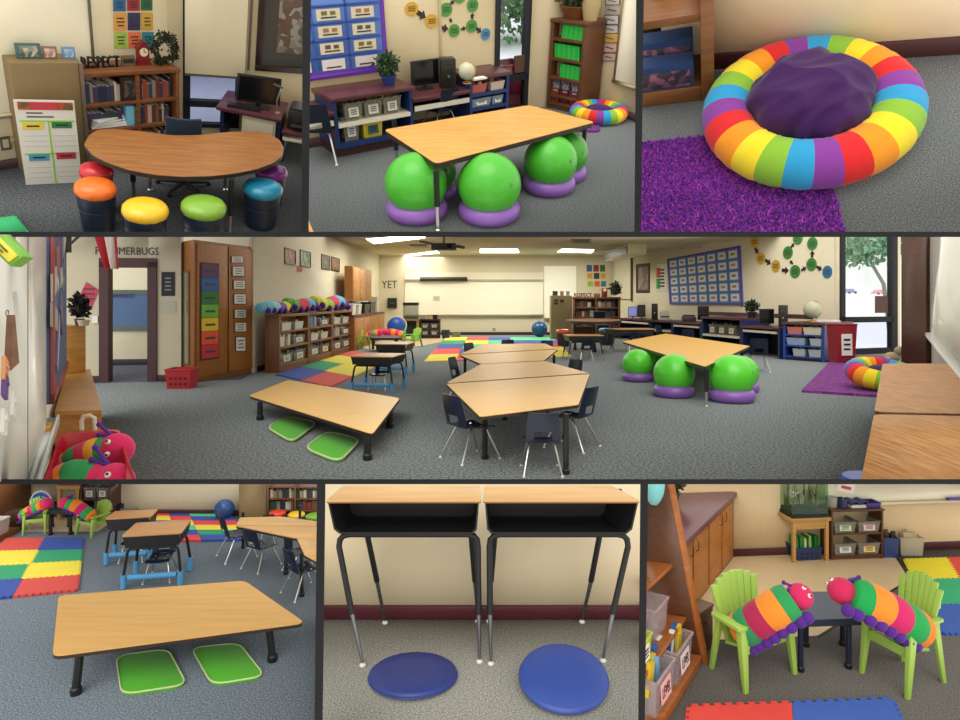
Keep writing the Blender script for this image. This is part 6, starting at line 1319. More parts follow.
    # mirror on wardrobe side
    Ws = R.plane(p0, p1); a, b = Ws.sz(183, 364), Ws.sz(190, 271); T = R.thing('narrow_mirror', 'narrow mirror on the end of the oak wardrobe facing the doorway', 'mirror', Ws.pos(a[0], a[1]), Ws.yaw); ww = max(.1, b[0]-a[0]); MB().box(0, ww, -.02, 0, 0, b[1]-a[1]).build('frame', mat('6a5a3c'), T); MB().box(ww*.1, ww*.9, -.025, -.02, .03, b[1]-a[1]-.03).build('glass', mat('b9bab0', 'metal', rough=.08), T)
    # three bookcases with plush caterpillars on top
    q0, q3 = O(279, 373), O(352.5, 350.5); C = R.plane(q0, q3); h = R.hgt(q0, 314.5)
    cu = [C.sz(u, 360)[0] for u in (279, 309, 332.5, 352.5)]; nm = ['nearest', 'middle', 'farthest']; BD = mat('8a5a36', 'wood', hx2='6e4426')
    for k in range(3):
        a, b = cu[k]+.01, cu[k+1]-.01; l0 = loc_of(R, C.A, C.yaw, a, 0); w_ = b-a
        zs = [.14, .14+(h-.14)*.36, .14+(h-.14)*.67]; bookcase(R, nm[k]+' of three brown bookcases on the left wall, bins inside', l0, C.yaw, w_, .30, h, zs, [], BD, t=.06, kick=.13)
        for j, z_ in enumerate(zs):
            row = ('bottom', 'middle', 'top')[j]; hh = (h-.14)*.30
            if j == 0:
                for i in range(2): bin_box(R, ('left', 'right')[i]+' grey labelled bin on the bottom shelf of the '+nm[k]+' bookcase', loc_of(R, l0, C.yaw, w_*(.28+.44*i), .03, z_), C.yaw, w_*.40, .24, hh*.72, mat('8e9298', 'clear'), card='e2e0da' if (i+k) % 2 else 'e8dcae', group='grey labelled bins, bottom shelves', stuff=['6a7078', 'a8a49a'])
            elif (j+k) % 2:
                books(R, l0, C.yaw, .10, w_*.42, z_, .2, hh*.85, 'on the '+row+' shelf of the '+nm[k]+' bookcase', pal=['6b2f2a', '2c3d5c', 'b8ae98', 'cfc8b4', '8b8578', '4b7fc0'], seed=k*7+j, t=(.05, .12), y0=.04)
                bin_box(R, 'clear book bin on the '+row+' shelf of the '+nm[k]+' bookcase', loc_of(R, l0, C.yaw, w_*.70, .03, z_), C.yaw, w_*.42, .22, hh*.55, mat('9aa0a6', 'clear'), card='e6e4dc', stuff=['c8c0b0', '8aa0b8', 'd8d0c0'])
            else:
                for i in range(2): bin_box(R, ('left', 'right')[i]+' white book box on the '+row+' shelf of the '+nm[k]+' bookcase', loc_of(R, l0, C.yaw, w_*(.28+.42*i), .03, z_), C.yaw, w_*.30, .22, hh*.5, mat('c9c8c4', 'plastic'), stuff=['e8e0cc', 'd09060', '7a9a60', 'e8e4da'])
    seq = ['7cc0d8', '6a3a9a', 'e8d838', '5cb038', 'd02a50', '5ab8dc', '4a2a90', 'd8d838', '58b04a', 'd83058', '5ab8dc', '5a2a90']
    for k, (u0, u1, cc, lab) in enumerate(((272, 296, ['6ab4d0', '9ad0dc', '7a4aa8', 'e8d838'], 'pale blue headed plush caterpillar on the nearest bookcase top'), (297, 322, ['5cb038', 'c82848', 'd02a50', '5ab8dc', '4a2a90'], 'green and red plush caterpillar on the middle of the bookcase tops'), (323, 351, ['d8d838', '8cc83c', 'd83058', '5ab8dc', '5a2a90'], 'yellow headed plush caterpillar on the farthest bookcase top'))):
        s0, s1 = C.sz(u0, 313)[0], C.sz(u1, 311)[0]; rr = .14+.03*k
        pts = [loc_of(R, C.A, C.yaw, lerp(s0, s1, f), .2, h+rr*(1+.25*math.sin(f*9+k))) for f in (1, .66, .33, 0)]
        caterpillar(R, lab, pts, rr, cc[::-1], rr*.8, 'plush caterpillars on the bookcases', headc=cc[0], eyes_dir=V((.8, -.6, .2)), feetside=V((.85, -.2, -.4)), nseg=36, antenna=False, footr=.3, nfeet=5)
    # pictures on the left wall
    for u0, v0, u1, v1, c, c2, lab in ((284, 250, 295, 263.5, 'a84438', '5a2a28', 'reddish square print, leftmost on the long left wall'), (299.5, 252, 310, 266, '8a9a6c', '4a5a48', 'grey green print, second from left on the long left wall'), (321, 256, 329.5, 269, '6a7a58', '4a3a38', 'dark green print, third on the long left wall'), (331, 258.5, 339, 270.5, '9a4a38', '5a4a30', 'reddish brown print, rightmost on the long left wall')):
        framed(Wl, lab, u0, v0, u1, v1, fc='3a3028', matc=c, pic=c, pic2=c2, sc=9, mw=.02)
    card(Wl, 'small red card below the first prints on the long left wall', 296.5, 265.5, 302, 272, '9a3430', name='small_card', cat='card', lines=1)
    # far left cabinets
    Xw = -3.95; UC = R.plane(V((Xw, 17, 0)), V((Xw+.05, 24.3, 0))); OA = mat('a9713a', 'wood', hx2='8e5a2a')
    a, b = UC.sz(347, 300)[0], UC.sz(371, 300)[0]; z0, z1 = UC.sz(347, 301)[1], UC.sz(347, 264.5)[1]
    T = R.thing('wall_cabinet', 'oak wall cabinet with doors in the far left corner', 'cabinet', UC.A, UC.yaw); MB().box(a+.8, b, 0, .25, z0, z1).build('carcass', OA, T)
    a = a+.8
    for k in range(3): MB().box(lerp(a, b, k/3)+.03, lerp(a, b, (k+1)/3)-.03, -.02, 0, z0+.04, z1-.04).build('door', mat('b67c40', 'wood', hx2='9a6430'), T, bev=.004)
    LC = R.plane(V((-3.7, 17.5, 0)), V((-3.68, 25.0, 0))); a, b = LC.sz(354, 330)[0], LC.sz(384, 330)[0]
    T = R.thing('base_cabinet', 'oak base cabinet with maroon worktop under the wall cabinet', 'cabinet', LC.A, LC.yaw); MB().box(a, b, 0, .6, 0, 1.0).build('carcass', OA, T); MB().box(a-.02, b+.02, -.03, .62, 1.0, 1.05).build('worktop', mat('5a3434'), T)
    for k in range(4): MB().box(lerp(a, b, k/4)+.04, lerp(a, b, (k+1)/4)-.04, -.02, 0, .1, .95).build('door', mat('b67c40', 'wood', hx2='9a6430'), T, bev=.004)
    for k, (f, c, w_, hh, lab) in enumerate(((.12, 'dcdad0', .25, .32, 'nearer white tub on the far left worktop'), (.28, 'dcdad0', .25, .3, 'farther white tub on the far left worktop'), (.5, '24201c', .5, .3, 'dark basket on the far left worktop'), (.7, '1c1a1a', .5, .36, 'black machine on the far left worktop'), (.9, 'c8c4b4', .3, .55, 'tall pale box at the end of the far left worktop'))):
        bin_box(R, lab, loc_of(R, LC.A, LC.yaw, lerp(a, b, f), .12, 1.05), LC.yaw, w_*2.0, .35, hh, mat(c, 'plastic'), cat='container', name='container')
    # far wall things
    text_T = Wf.sz(389.5, 284.5); T = R.thing('wall_letters', 'black letters YET on the far wall left of the whiteboards', 'letters', Wf.pos(*text_T, .01), Wf.yaw); k_ = R.mpp(Wf.at(389, 284)); text(T, 'YET', None, (0, 0, 0), INK, 'letters', width=15.5*k_, height=7.5*k_)
    card(Wf, 'black wall phone on the far wall below the black letters', 388, 298, 397, 308, '16161a', name='wall_phone', cat='telephone', lines=1, th=.15, lc='6a6a6a')
    def board(lab, u0, v0, u1, v1, c='ece8d6', nm='whiteboard'):
        a, b = Wf.sz(u0, v1), Wf.sz(u1, v0); T = R.thing(nm, lab, 'whiteboard', Wf.pos(*a), Wf.yaw); w_, h_ = b[0]-a[0], b[1]-a[1]
        MB().box(0, w_, -.04, 0, 0, h_).build('panel', mat(c, 'gloss', rough=.3), T); MB().box(0, w_, -.14, 0, -.06, 0).build('tray', mat('a8a48e', 'metal', rough=.5), T); return T, w_, h_
    board('long whiteboard across the far wall', 405, 280, 543, 314.5); board('narrower upper board strip above the long whiteboard', 405, 272.5, 543, 279.4, 'ded8c4', 'whiteboard'); board('bright whiteboard section right of the long whiteboard', 544, 266, 576, 318, 'f4f1e2')
    a = Wf.sz(420.5, 280); b = Wf.sz(467.5, 278); R.solo(MB().box(0, b[0]-a[0], -.25, -.1, 0, .12).tube([(0, -.18, .06), (b[0]-a[0], -.18, .06)], .09, 10), 'projector_screen_case', mat('2a2a22', 'plastic'), 'dark rolled screen case above the long whiteboard', 'screen', Wf.pos(a[0], a[1]-.03), Wf.yaw)
    card(Wf, 'small paper note on the long whiteboard', 433, 296, 440, 301, 'c8c6ba', name='paper_note', cat='paper', off=.05, lines=2)
    card(Wf, 'small wall socket plate low on the far wall', 492.5, 328, 495.5, 331, '8a867a', name='wall_socket', cat='socket', lines=0)
    cols = (('2f5f8c', '8a2f30', '3a6a34'), ('d89a50', '34343a', 'd0a840'), ('98b850', 'd8703a', '3a7a90')); nn = (('blue', 'dark red', 'green'), ('orange', 'charcoal', 'mustard'), ('lime', 'coral', 'teal'))
    for i, (v0, v1) in enumerate(((265, 271.6), (273, 279), (281, 286.6))):
        for j, (u0, u1) in enumerate(((586.5, 592), (593.3, 598.8), (600, 605))): card(Wf, nn[i][j]+' square poster in the grid of nine on the far wall', u0+i*.5, v0, u1+i*.5, v1, cols[i][j], name='square_poster', lines=1)
    # ceiling lights, vents, projector, air unit
    LM = mat('fff8e0', 'emit', scale=6); k = 0
    for (quad, lab) in (([(366, 238.4), (374, 243.2), (424, 237.6), (430, 233.5)], 'ceiling light at the top edge, nearest of four'), ([(402, 256), (439.5, 252.7), (437, 250.6), (408, 254.2)], 'ceiling light below the projector, left of centre'), ([(480, 252.3), (519, 252.3), (517.5, 248.6), (480, 248.6)], 'middle ceiling light above the long whiteboard'), ([(557.5, 251.6), (592, 252.4), (594, 249.2), (562, 248.6)], 'ceiling light toward the right, beside the air unit')):
        pp = [O(u, v, H) for u, v in quad]; c0 = sum(pp, V((0, 0, 0)))/4; T = R.thing('ceiling_light', lab, 'ceiling light', c0, 0, None); ls = [(q.x-c0.x, q.y-c0.y) for q in pp]
        MB().prism(ls, -.02, 0).build('diffuser', LM, T); MB().prism([(x*1.03, y*1.03) for x, y in ls], -.012, .04).build('frame', mat('c8c0a0'), T)
        xs = [q[0] for q in ls]; ys = [q[1] for q in ls]
        l = bpy.data.lights.new('ceiling_lamp', 'AREA'); l.shape = 'RECTANGLE'; l.size = max(xs)-min(xs); l.size_y = max(ys)-min(ys); l.energy = 42; l.color = (1, .97, .88); lo = bpy.data.objects.new('ceiling_lamp', l); COL.objects.link(lo); lo.matrix_world = R.M @ Matrix.Translation(c0+V((0, 0, -.06)))
    for (u0, u1, v0, v1, lab) in ((409, 428, 244.3, 246.8, 'dark ceiling vent left of the projector'), (571, 591, 239, 242.5, 'dark ceiling vent above the right ceiling light')):
        pp = [O(u0, v1, H), O(u1, v1, H), O(u1, v0, H), O(u0, v0, H)]; c0 = sum(pp, V((0, 0, 0)))/4; T = R.thing('ceiling_vent', lab, 'vent', c0); ls = [(q.x-c0.x, q.y-c0.y) for q in pp]; MB().prism(ls, -.03, 0).build('frame', mat('6a6654'), T); MB().prism([(x*.8, y*.8) for x, y in ls], -.04, -.03).build('grille', DK, T)
    p = P(444, 246, 15.5); T = R.thing('projector', 'black ceiling mounted projector on a metal arm', 'projector', p); MB().box(-.3, .3, -.2, .2, -.1, .06).build('housing', BLK, T, bev=.02); MB().lathe([(.07, 0), (.07, .08)], 14).xf(Matrix.Translation((.15, -.2, -.02)) @ rx(math.pi/2)).build('lens', mat('2a2a30', 'metal'), T)
    MB().tube([(0, 0, .05), (0, 0, .9)], .03, 8).build('mount_arm', mat('4a4638'), T); MB().tube([(-.25, 0, .05), (-.6, 0, .12)], .03, 8).build('cable_arm', mat('4a4638'), T); MB().tube([(.3, 0, .0), (.5, -.05, -.04)], .04, 8).build('cable_arm', mat('4a4638'), T)
    # right wall
    Wr1 = R.plane(c3, c4); build_wall(Wr1, 'wall_right', BLKW, H+1.5, th=.12); 
    Wr2 = R.plane(c4, c5); gl, gr = Wr2.sz(839.5, 350)[0], Wr2.sz(893, 350)[0]; zm = Wr2.sz(866, 319)[1]
    build_wall(Wr2, 'wall_window', BLKW, H+1.5, l1=Wr2.L+.1, holes=[(gl, gr, .1, H+1.4)]); baseboard(Wr1, 'baseboard_right', BB, h=.1)
    T = R.thing('window_3', None, None, Wr2.A, Wr2.yaw); T['kind'] = 'structure'; FRM = mat('101218', 'plastic', rough=.8)
    MB().box(gl, gl+.16, -.05, .1, .05, H+1.4).box(gr-.1, gr+.12, -.05, .1, .05, H+1.4).box(gl, gr, -.05, .1, .05, .2).box(gl, gr, -.05, .1, zm-.09, zm+.06).build('window_frame', FRM, T)
    MB().box(gl+.16, gr-.1, .03, .04, .2, zm-.09).build('lower_pane', mat('e9eefa', 'glass'), T); MB().box(gl+.16, gr-.1, .03, .04, zm+.06, H+1.4).build('upper_pane', mat('f2f7fa', 'glass'), T)
    a, b = Wr2.sz(876, 313), Wr2.sz(888, 296); MB().box(a[0], b[0], .0, .03, a[1], b[1]).build('window_card', mat('4a2c22'), T)
    g = [Wr2.pos(-2, 0, -.5), Wr2.pos(6, 0, -.5), Wr2.pos(14, 0, -30), Wr2.pos(-2, 0, -30)]; build_floor(R, 'ground', mat('f2f2f4', 'plain'), g, z=-.1)
    tp = Wr2.at(862, 245, -7); T = R.thing('tree', 'leafy green tree seen at the top of the right window '+pic, 'tree', (tp.x, tp.y, -.1)); zc = tp.z; MB().tube([(1.2, 0, 0), (.9, 0, zc*.6), (0, 0, zc)], .1, 10, .05).build('trunk', mat('8a8278', 'wood'), T); leafball(2400, (2.3, 1.6, 1.3), (0, 0, zc+.5), .3, 9).build('crown', mat('8ab88c', 'leaf', hx2='5a8c68'), T, fix=False)['open'] = 1
    def car(u, v, w_, c, lab):
        p = Wr2.at(u, v, -14); m = R.mpp(p); T = R.thing('parked_car', lab, 'car', (p.x, p.y, -.1), Wr2.yaw); W_ = w_*m; Hc = W_*.36
        MB().prism([(-W_/2, Hc*.2), (W_/2, Hc*.2), (W_/2, Hc*.55), (W_*.3, Hc*.6), (W_*.16, Hc), (-W_*.22, Hc), (-W_*.36, Hc*.6), (-W_/2, Hc*.5)], 0, W_*.4).xf(Matrix.Translation((0, W_*.4, p.z)) @ rx(math.pi/2)).build('body', mat(c, 'gloss'), T, bev=W_*.01)
        for sx in (-.3, .3): MB().lathe([(Hc*.2, 0), (Hc*.2, W_*.08)], 16).xf(Matrix.Translation((sx*W_, 0, p.z+Hc*.2)) @ rx(math.pi/2)).build('wheel', DK, T)
    car(852, 292, 14, '8088b8', 'small bluish parked car seen through the right window'); car(881, 293, 14, 'd890a0', 'small pinkish parked car seen through the right window')
    # bulletin board on right wall
    bp = [Wr1.sz(*q) for q in ((668, 259), (741, 245.5), (744, 305), (670.7, 304.5))]; c_ = [V((s, 0, z)) for s, z in bp]
    T = R.thing('bulletin_board', 'big blue bulletin board with purple border and card grid on right wall', 'bulletin board', Wr1.A, Wr1.yaw)
    bl = lambda u, v, y: lerp(lerp(c_[3], c_[2], u), lerp(c_[0], c_[1], u), v)+V((0, y, 0))
    def patch(u0, u1, v0, v1, y0, y1): return MB().hexa([bl(u0, v0, y0), bl(u1, v0, y0), bl(u1, v0, y1), bl(u0, v0, y1), bl(u0, v1, y0), bl(u1, v1, y0), bl(u1, v1, y1), bl(u0, v1, y1)])
    patch(0, 1, 0, 1, -.03, 0).build('board', mat('5b86c0', 'print'), T)
    g = MB()
    for r_ in ((0, 1, 0, .035), (0, 1, .965, 1), (0, .022, .035, .965), (.978, 1, .035, .965)): q = patch(*r_, -.05, -.03); g.add(q.v, q.f)
    g.build('border', mat('5a3a9c', 'print'), T); g = MB()
    for i in range(1, 7): q = patch(.022+.956*i/7-.006, .022+.956*i/7+.006, .035, .965, -.04, -.03); g.add(q.v, q.f)
    for i in range(1, 5): q = patch(.022, .978, .035+.93*i/5-.008, .035+.93*i/5+.008, -.042, -.03); g.add(q.v, q.f)
    g.build('grid_strips', mat('2f62a8', 'print'), T)
    for i in range(7):
        for j in range(5):
            u, v = .022+.956*(i+.5)/7, .035+.93*(j+.5)/5; q = patch(u-.046, u+.046, v-.062, v+.062, -.045, -.03).build('card', mat('dcd8d0', 'print'), T); patch(u-.025, u+.025, v-.02, v+.025, -.05, -.045).build('print_mark', mat(['8a8a90', '9a7a70', '6a7a8a'][(i+j) % 3]), q)
    a, b = Wr1.sz(679, 250.5), Wr1.sz(702, 245); T = R.thing('wall_letters', 'pinkish letters on the wall above the big blue board', 'letters', Wr1.pos((a[0]+b[0])/2, (a[1]+b[1])/2, .01), Wr1.yaw); text(T, 'HOW TO WORK', None, (0, 0, 0), mat('a87a70'), 'letters', width=b[0]-a[0], height=(b[1]-a[1])*.5)
    a = Wr1.sz(708, 243.5); k_ = R.mpp(Wr1.at(708, 244)); T = R.thing('wall_letters', 'looping script letters right of the pinkish ones above the blue board', 'letters', Wr1.pos(a[0], a[1], .01), Wr1.yaw); MB().tube([((i/24-.5)*14*k_, 0, 1.8*k_*math.sin(i*1.05)*(1 if i % 8 < 5 else .5)) for i in range(25)], .5*k_, 6).build('letters', mat('d8c8c8'), T)
    framed(Wr1, 'dark framed portrait between blind and bulletin board '+pic, 636.5, 263, 650, 293, fc='2a1c14', matc='4a3c34', pic='8a8076', pic2='6a5c50', sc=4, mw=.06)
    T = card(Wr1, 'white poster with coloured edge left of the blue board', 657, 264, 667, 292, 'd8d4c8', lines=6)
    a = Wr1.sz(656.6, 292); b = Wr1.sz(659.5, 268)
    for k, c in enumerate(('c8402c', '3a8a50')): MB().box((a[0]-b[0]), 0, -.03, -.008, -.4+.42*(1-k), -.02+.42*(1-k)).xf(Matrix.Translation((-.12, 0, .0))).build('colour_strip', mat(c), T)
    s0, s1 = Wr1.sz(616, 290)[0], Wr1.sz(632, 290)[0]; z0, z1 = Wr1.sz(625, 299)[1], Wr1.sz(625, 255)[1]; T = R.thing('roller_blind', 'pale pulled down blind in the far right corner', 'blind', Wr1.A, Wr1.yaw); MB().box(s0, s1, -.08, -.05, z0, z1).build('blind_sheet', mat('d0cbb4'), T); MB().box(s1, s1+.08, -.07, -.03, z0-.1, z1).build('pull_rod', mat('4a4638'), T); MB().box(s0, s1, -.1, -.03, z1, z1+.12).build('head_rail', mat('b8b29a'), T)
    # air unit along ceiling
    p0, p1 = P(604, 255.8, 25.2), P(629, 243.5, 21.4); v_ = p1-p0; v_.z = 0; zt = H; T = R.thing('air_unit', 'long cream air unit under the ceiling at right', 'air conditioner', (p0.x, p0.y, 0), math.atan2(v_.y, v_.x)); Lx = v_.length
    MB().box(0, Lx, 0, .6, H-.38, H).build('housing', mat('cfc8a8', 'plastic'), T, bev=.03); MB().box(.1, Lx-.2, -.03, 0, H-.35, H-.08).build('grille', mat('14130f'), T)
    # paper circles
    Y_, G_, B_ = 'd8ac3c', '3f9040', '2f78a8'
    circles(Wr1, [(755, 242, 4.6, 6, Y_, 'topmost yellow'), (761, 258.5, 4.6, 6, Y_, 'middle yellow'), (776, 266, 4.6, 6.2, Y_, 'lowest yellow'), (788, 252.7, 5, 6.5, G_, 'left green'), (798, 238.5, 5, 6, G_, 'top green'), (812.5, 243.5, 5.3, 6.5, G_, 'upper right green'), (811.7, 264.5, 5.3, 6.5, G_, 'lower right green'), (795.3, 271.5, 5.2, 6.5, G_, 'bottom green'), (827.5, 272, 5, 6.4, B_, 'single blue')],
            [(755, 248, 758.5, 253.5), (765.5, 260, 771, 264), (782, 270.2, 789, 270.6), (793, 264, 790, 260.5), (791, 247.5, 794.5, 243.5), (812.3, 257.5, 812.6, 250.5), (801.5, 270.5, 806.5, 267.5), (817, 266.5, 822, 270)], 'on the right wall '+pic)
    # counter along the right wall
    NVY = mat('1c2c58', 'plastic'); TP = mat('58343a', 'laminate', hx2='4a2a2e'); f0 = V((5.3, 25.5, 0)); f1 = O(783, 359.6); C = R.plane(f0, f1); zl, zh = .80, 1.0; dd = .95
    S = lambda u: C.sz(u, 330)[0]
    def seg(lab, u0, u1, high=False, shelves=False):
        a, b = S(u0), S(u1); z_ = zh if high else zl; T = R.thing('shelf_unit' if shelves else 'built_in_desk', lab, 'shelf unit' if shelves else 'desk', C.A, C.yaw)
        MB().box(a, b, -.04, dd, z_-.06, z_).build('worktop', TP, T); MB().box(a, a+.06, 0, dd, 0, z_-.06).build('side_panel', NVY, T); MB().box(b-.06, b, 0, dd, 0, z_-.06).build('side_panel', NVY, T)
        if shelves: MB().box(a+.06, b-.06, dd-.03, dd, 0, z_-.06).build('back_panel', mat('121a30'), T); MB().box(a+.06, b-.06, -.01, dd-.03, .42, .48).build('middle_shelf', mat('c8c4b4', 'plastic'), T); MB().box(a+.06, b-.06, 0, dd-.03, .04, .12).build('bottom_shelf', NVY, T)
        else: MB().box(a+.1, b-.1, -.03, .02, z_-.17, z_-.11).build('keyboard_tray', mat('c8c4b4', 'plastic'), T); MB().box(a+.06, b-.06, dd-.05, dd, 0, z_-.1).build('back_panel', mat('20222a'), T)
        return a, b
    seg('maroon topped desk run in the far right corner', 617, 650); seg('maroon topped desk section below the small poster', 650.5, 672, False, True); seg('maroon topped desk section below the blue board', 672.5, 701)
    a, b = seg('raised maroon topped shelf unit with clear bins '+pic, 701.5, 741, True, True)
    for k in range(3): bin_box(R, ('left', 'middle', 'right')[k]+' clear bin in the raised shelf unit '+pic, loc_of(R, C.A, C.yaw, lerp(a, b, .25+.24*k), .05, .48), C.yaw, (b-a)*.2, .4, .28, mat('8a8676', 'clear'), card='d0ccc0', stuff=['5a5444', '7a7458'])
    seg('maroon topped desk section under the black computer '+pic, 741.5, 779.5)
    MBb = MB().box(S(672), S(779), dd, dd+.05, zh, zh+.12); R.solo(MBb, 'backsplash', TP, 'maroon backsplash strip behind the right wall counter', 'backsplash', C.A, C.yaw)
    # navy storage unit at the end
    g0, g1, g2 = O(783, 359.5), O(824.5, 362.5), O(831.8, 357.5); G = R.plane(g0, g1); hz = R.hgt(g1, 323); dn = max((g2-g1).length, .9)
    T = R.thing('storage_unit', 'navy storage unit with trays at the window end of the counter', 'shelf unit', G.A, G.yaw); w_ = G.L
    MB().box(0, .06, 0, dn, 0, hz-.06).build('side_panel', mat('24408a', 'plastic'), T); MB().box(w_-.06, w_, 0, dn, 0, hz-.06).build('side_panel', mat('24408a', 'plastic'), T); MB().box(-.03, w_+.03, -.03, dn, hz-.06, hz).build('worktop', TP, T); MB().box(.06, w_-.06, dn-.03, dn, .05, hz-.06).build('back_panel', mat('141e3c'), T); MB().box(.06, w_-.06, .02, .05, 0, .09).build('kick_board', DK, T)
    for z_ in (.09, .36, .63): MB().box(.06, w_-.06, 0, dn-.03, z_-.02, z_+.02).build('shelf', mat('24408a', 'plastic'), T)
    for (x, z_, f, c, lab) in ((.27, .65, .36, 'c8766a', 'pink basket on the top shelf'), (.70, .65, .44, 'cfc6b0', 'cream tray on the top shelf'), (.30, .38, .46, '8aa0b8', 'wide clear blue drawer on the middle shelf'), (.78, .38, .28, 'a8b0b4', 'small clear bin on the middle shelf'), (.38, .11, .3, 'a8b0b4', 'left clear bin on the bottom shelf'), (.76, .11, .3, 'a8b0b4', 'right clear bin on the bottom shelf')):
        bin_box(R, lab+' of the navy storage unit', loc_of(R, G.A, G.yaw, w_*x, .02, z_), G.yaw, w_*f, .4, .17, mat(c, 'plastic'), stuff=['d8d4c8', c])
    bk = lambda u, v, z_: O(u, v, z_)
    p = loc_of(R, C.A, C.yaw, S(738), .45, zh); m = R.mpp(p); plant(R, 'green potted plant on the right wall counter '+pic, p, 0, 17*m, 17*m, leaf='24381f', pot='1c2230')
    def onc(u, z_, off=.3): return loc_of(R, C.A, C.yaw, S(u), off, z_)
    p = onc(757, zl); m = R.mpp(p); monitor(R, 'black monitor on the right wall counter beside the tower '+pic, p, -.2, 14*m, 15*m)
    p = onc(773, zl); m = R.mpp(p); tower(R, 'black computer tower on the right wall counter '+pic, p, -.5, 8.5*m, 6*m, 22*m)
    p = loc_of(R, G.A, G.yaw, w_*.30, dn*.6, hz); m = R.mpp(p); globe(R, 'pale globe on the navy storage unit '+pic, p, 8.6*m, 'a8bcb0')
    R.solo(MB().box(-.25, .25, 0, .2, 0, .04).box(-.2, .2, .02, .18, .04, .05), 'paper_tray', WHITE, 'white papers on the navy storage unit '+pic, 'papers', loc_of(R, G.A, G.yaw, w_*.72, dn*.5, hz), G.yaw)
    p = onc(692, zl+.0, .4); m = R.mpp(p); monitor(R, 'black monitor in front of the blue bulletin board '+pic, p, -.15, 11*m, 14*m)
    p = onc(679, zl, .4); m = R.mpp(p); T = R.thing('printer', 'low grey black printer left of the monitor by the blue board', 'printer', p, -.2); MB().box(-7*m, 6*m, 0, .4, 0, 5*m).build('body', mat('3a3a3e', 'plastic'), T, bev=.02); MB().box(-6*m, 5*m, .05, .35, 5*m, 6.5*m).build('lid', mat('2a2a2e'), T)
    p = onc(657, zl, .3); m = R.mpp(p); T = R.thing('white_box', 'white box printer on the far part of the right counter', 'printer', p, -.2); MB().box(-5*m, 5*m, 0, .5, 0, 9*m).build('body', mat('d8d4c8', 'plastic'), T, bev=.02); MB().box(-4*m, 4*m, -.03, 0, 3*m, 4*m).build('slot', DK, T)
    p = onc(647, zl, .3); m = R.mpp(p); tower(R, 'dark computer tower in the far right corner '+pic, p, -.3, 6*m, 6*m, 16*m)
    p = onc(634, zl, .3); m = R.mpp(p); monitor(R, 'dark monitor in the far right corner '+pic, p, -.2, 8*m, 12*m)
    p = onc(625.5, zl, .3); m = R.mpp(p); monitor(R, 'lit bluish monitor in the far right corner '+pic, p, 0, 9*m, 10*m, on='8088c8')
    # red trash bin with label, rug, ring
    p = O(847, 364.5); m = R.mpp(p); bin_box(R, 'tall dark red trash bin with paper label by the right window', p, .1, 22*m, 16*m, 40*m, mat('8a1826', 'plastic'), cat='trash bin', name='trash_bin', card='e0dcd8', taper=.84)
    rq = [O(835, 358.2), O(896, 357.5), O(884, 398), O(801.5, 392.5)]; c0 = sum(rq, V((0, 0, 0)))/4; T = R.thing('shag_rug', 'purple rug on grey carpet below the right window '+pic, 'rug', c0); MB().prism([(q.x-c0.x, q.y-c0.y) for q in rq], 0, .04).build('rug_pile', mat('74307e', 'rug', hx2='4a1a5a', scale=16), T)
    # ring built like the other one, leaning on nothing
    p = O(890, 393); m = R.mpp(p); rr = 34*m; tr = rr*.30; T = R.thing('ring_cushion', 'rainbow ring cushion half hidden behind the oak tables at right', 'ring cushion', (p.x, p.y+.25, 0), M=Matrix.Translation((0, 0, rr*math.sin(.24))) @ rx(.24)); g = MB(); g.torus((0, 0, tr*.95), rr-tr, tr, 96, 12, col=lambda i: ((95-i)//5+1) % 6); g.build('cover', RAIN, T, ang=70)
    R.solo(MB().ell((0, 0, tr*.9), (rr-tr*1.8, rr-tr*1.8, tr*.9), 24, 12), 'round_cushion', mat('301848', 'fabric'), 'dark purple cushion inside the rainbow ring at right '+pic, 'cushion', (p.x, p.y+.25, 0), M=Matrix.Translation((0, 0, rr*math.sin(.24))) @ rx(.24))
    # tall brown shelf, whiteboard wall at right
    b0, b1 = O(902, 364), O(927, 367); C3 = R.plane(b0, b1); bookcase(R, 'tall brown bookcase end beside the right whiteboard '+pic, C3.A, C3.yaw, C3.L, .5, 4.2, [1, 2, 3], [], mat('4a2e1e', 'wood'), t=.04); R.solo(MB().box(0, C3.L, -.02, 0, 0, 4.2), 'cover_panel', mat('523220', 'wood'), 'plain dark brown panel on the side of the tall bookcase '+pic, 'panel', C3.A, C3.yaw)
    p = O(892, 362); m = R.mpp(p); R.solo(MB().ell((0, 0, 5*m), (9*m, 5*m, 5*m), 18, 12).ell((6*m, -.05, 11*m), (5*m, 4*m, 5*m), 16, 10).ell((-6*m, -3*m, 3*m), (3*m, 3*m, 3*m), 12, 8), 'plush_toy', mat('b8a684', 'fabric'), 'beige plush toy on the floor by the right window '+pic, 'stuffed animal', p)
    Wn2 = R.plane(b1+V((.1, 0, 0)), V((3.75, 4.6, 0))); build_wall(Wn2, 'wall_right_near', mat('d3cdb8', 'plain'), H+1.5, l0=-.4, l1=Wn2.L+3)
    a = Wn2.sz(930, 331); T = R.thing('whiteboard', 'glossy whiteboard along the right edge wall '+pic, 'whiteboard', Wn2.A, Wn2.yaw); MB().box(a[0], Wn2.L+2.5, -.03, 0, a[1], H+1.3).build('panel', mat('dedcd0', 'gloss', rough=.15), T); MB().box(a[0]-.1, Wn2.L+2.5, -.12, 0, a[1]-.07, a[1]).build('tray', mat('d8d8d2', 'plastic'), T)
    T = R.thing('word_strip', 'vertical dark word strip on the right whiteboard edge', 'letters', Wn2.at(929.5, 275, .04), Wn2.yaw); 
    for k in range(9): MB().cbox((0, 0, (k-4)*.13*1.0), (.12, .01, .07)).build('mark', mat('4a3a34'), T)
    # oak tables in right foreground
    OKT = mat('bd8a52', 'oak', hx2='95642f'); zt = .72
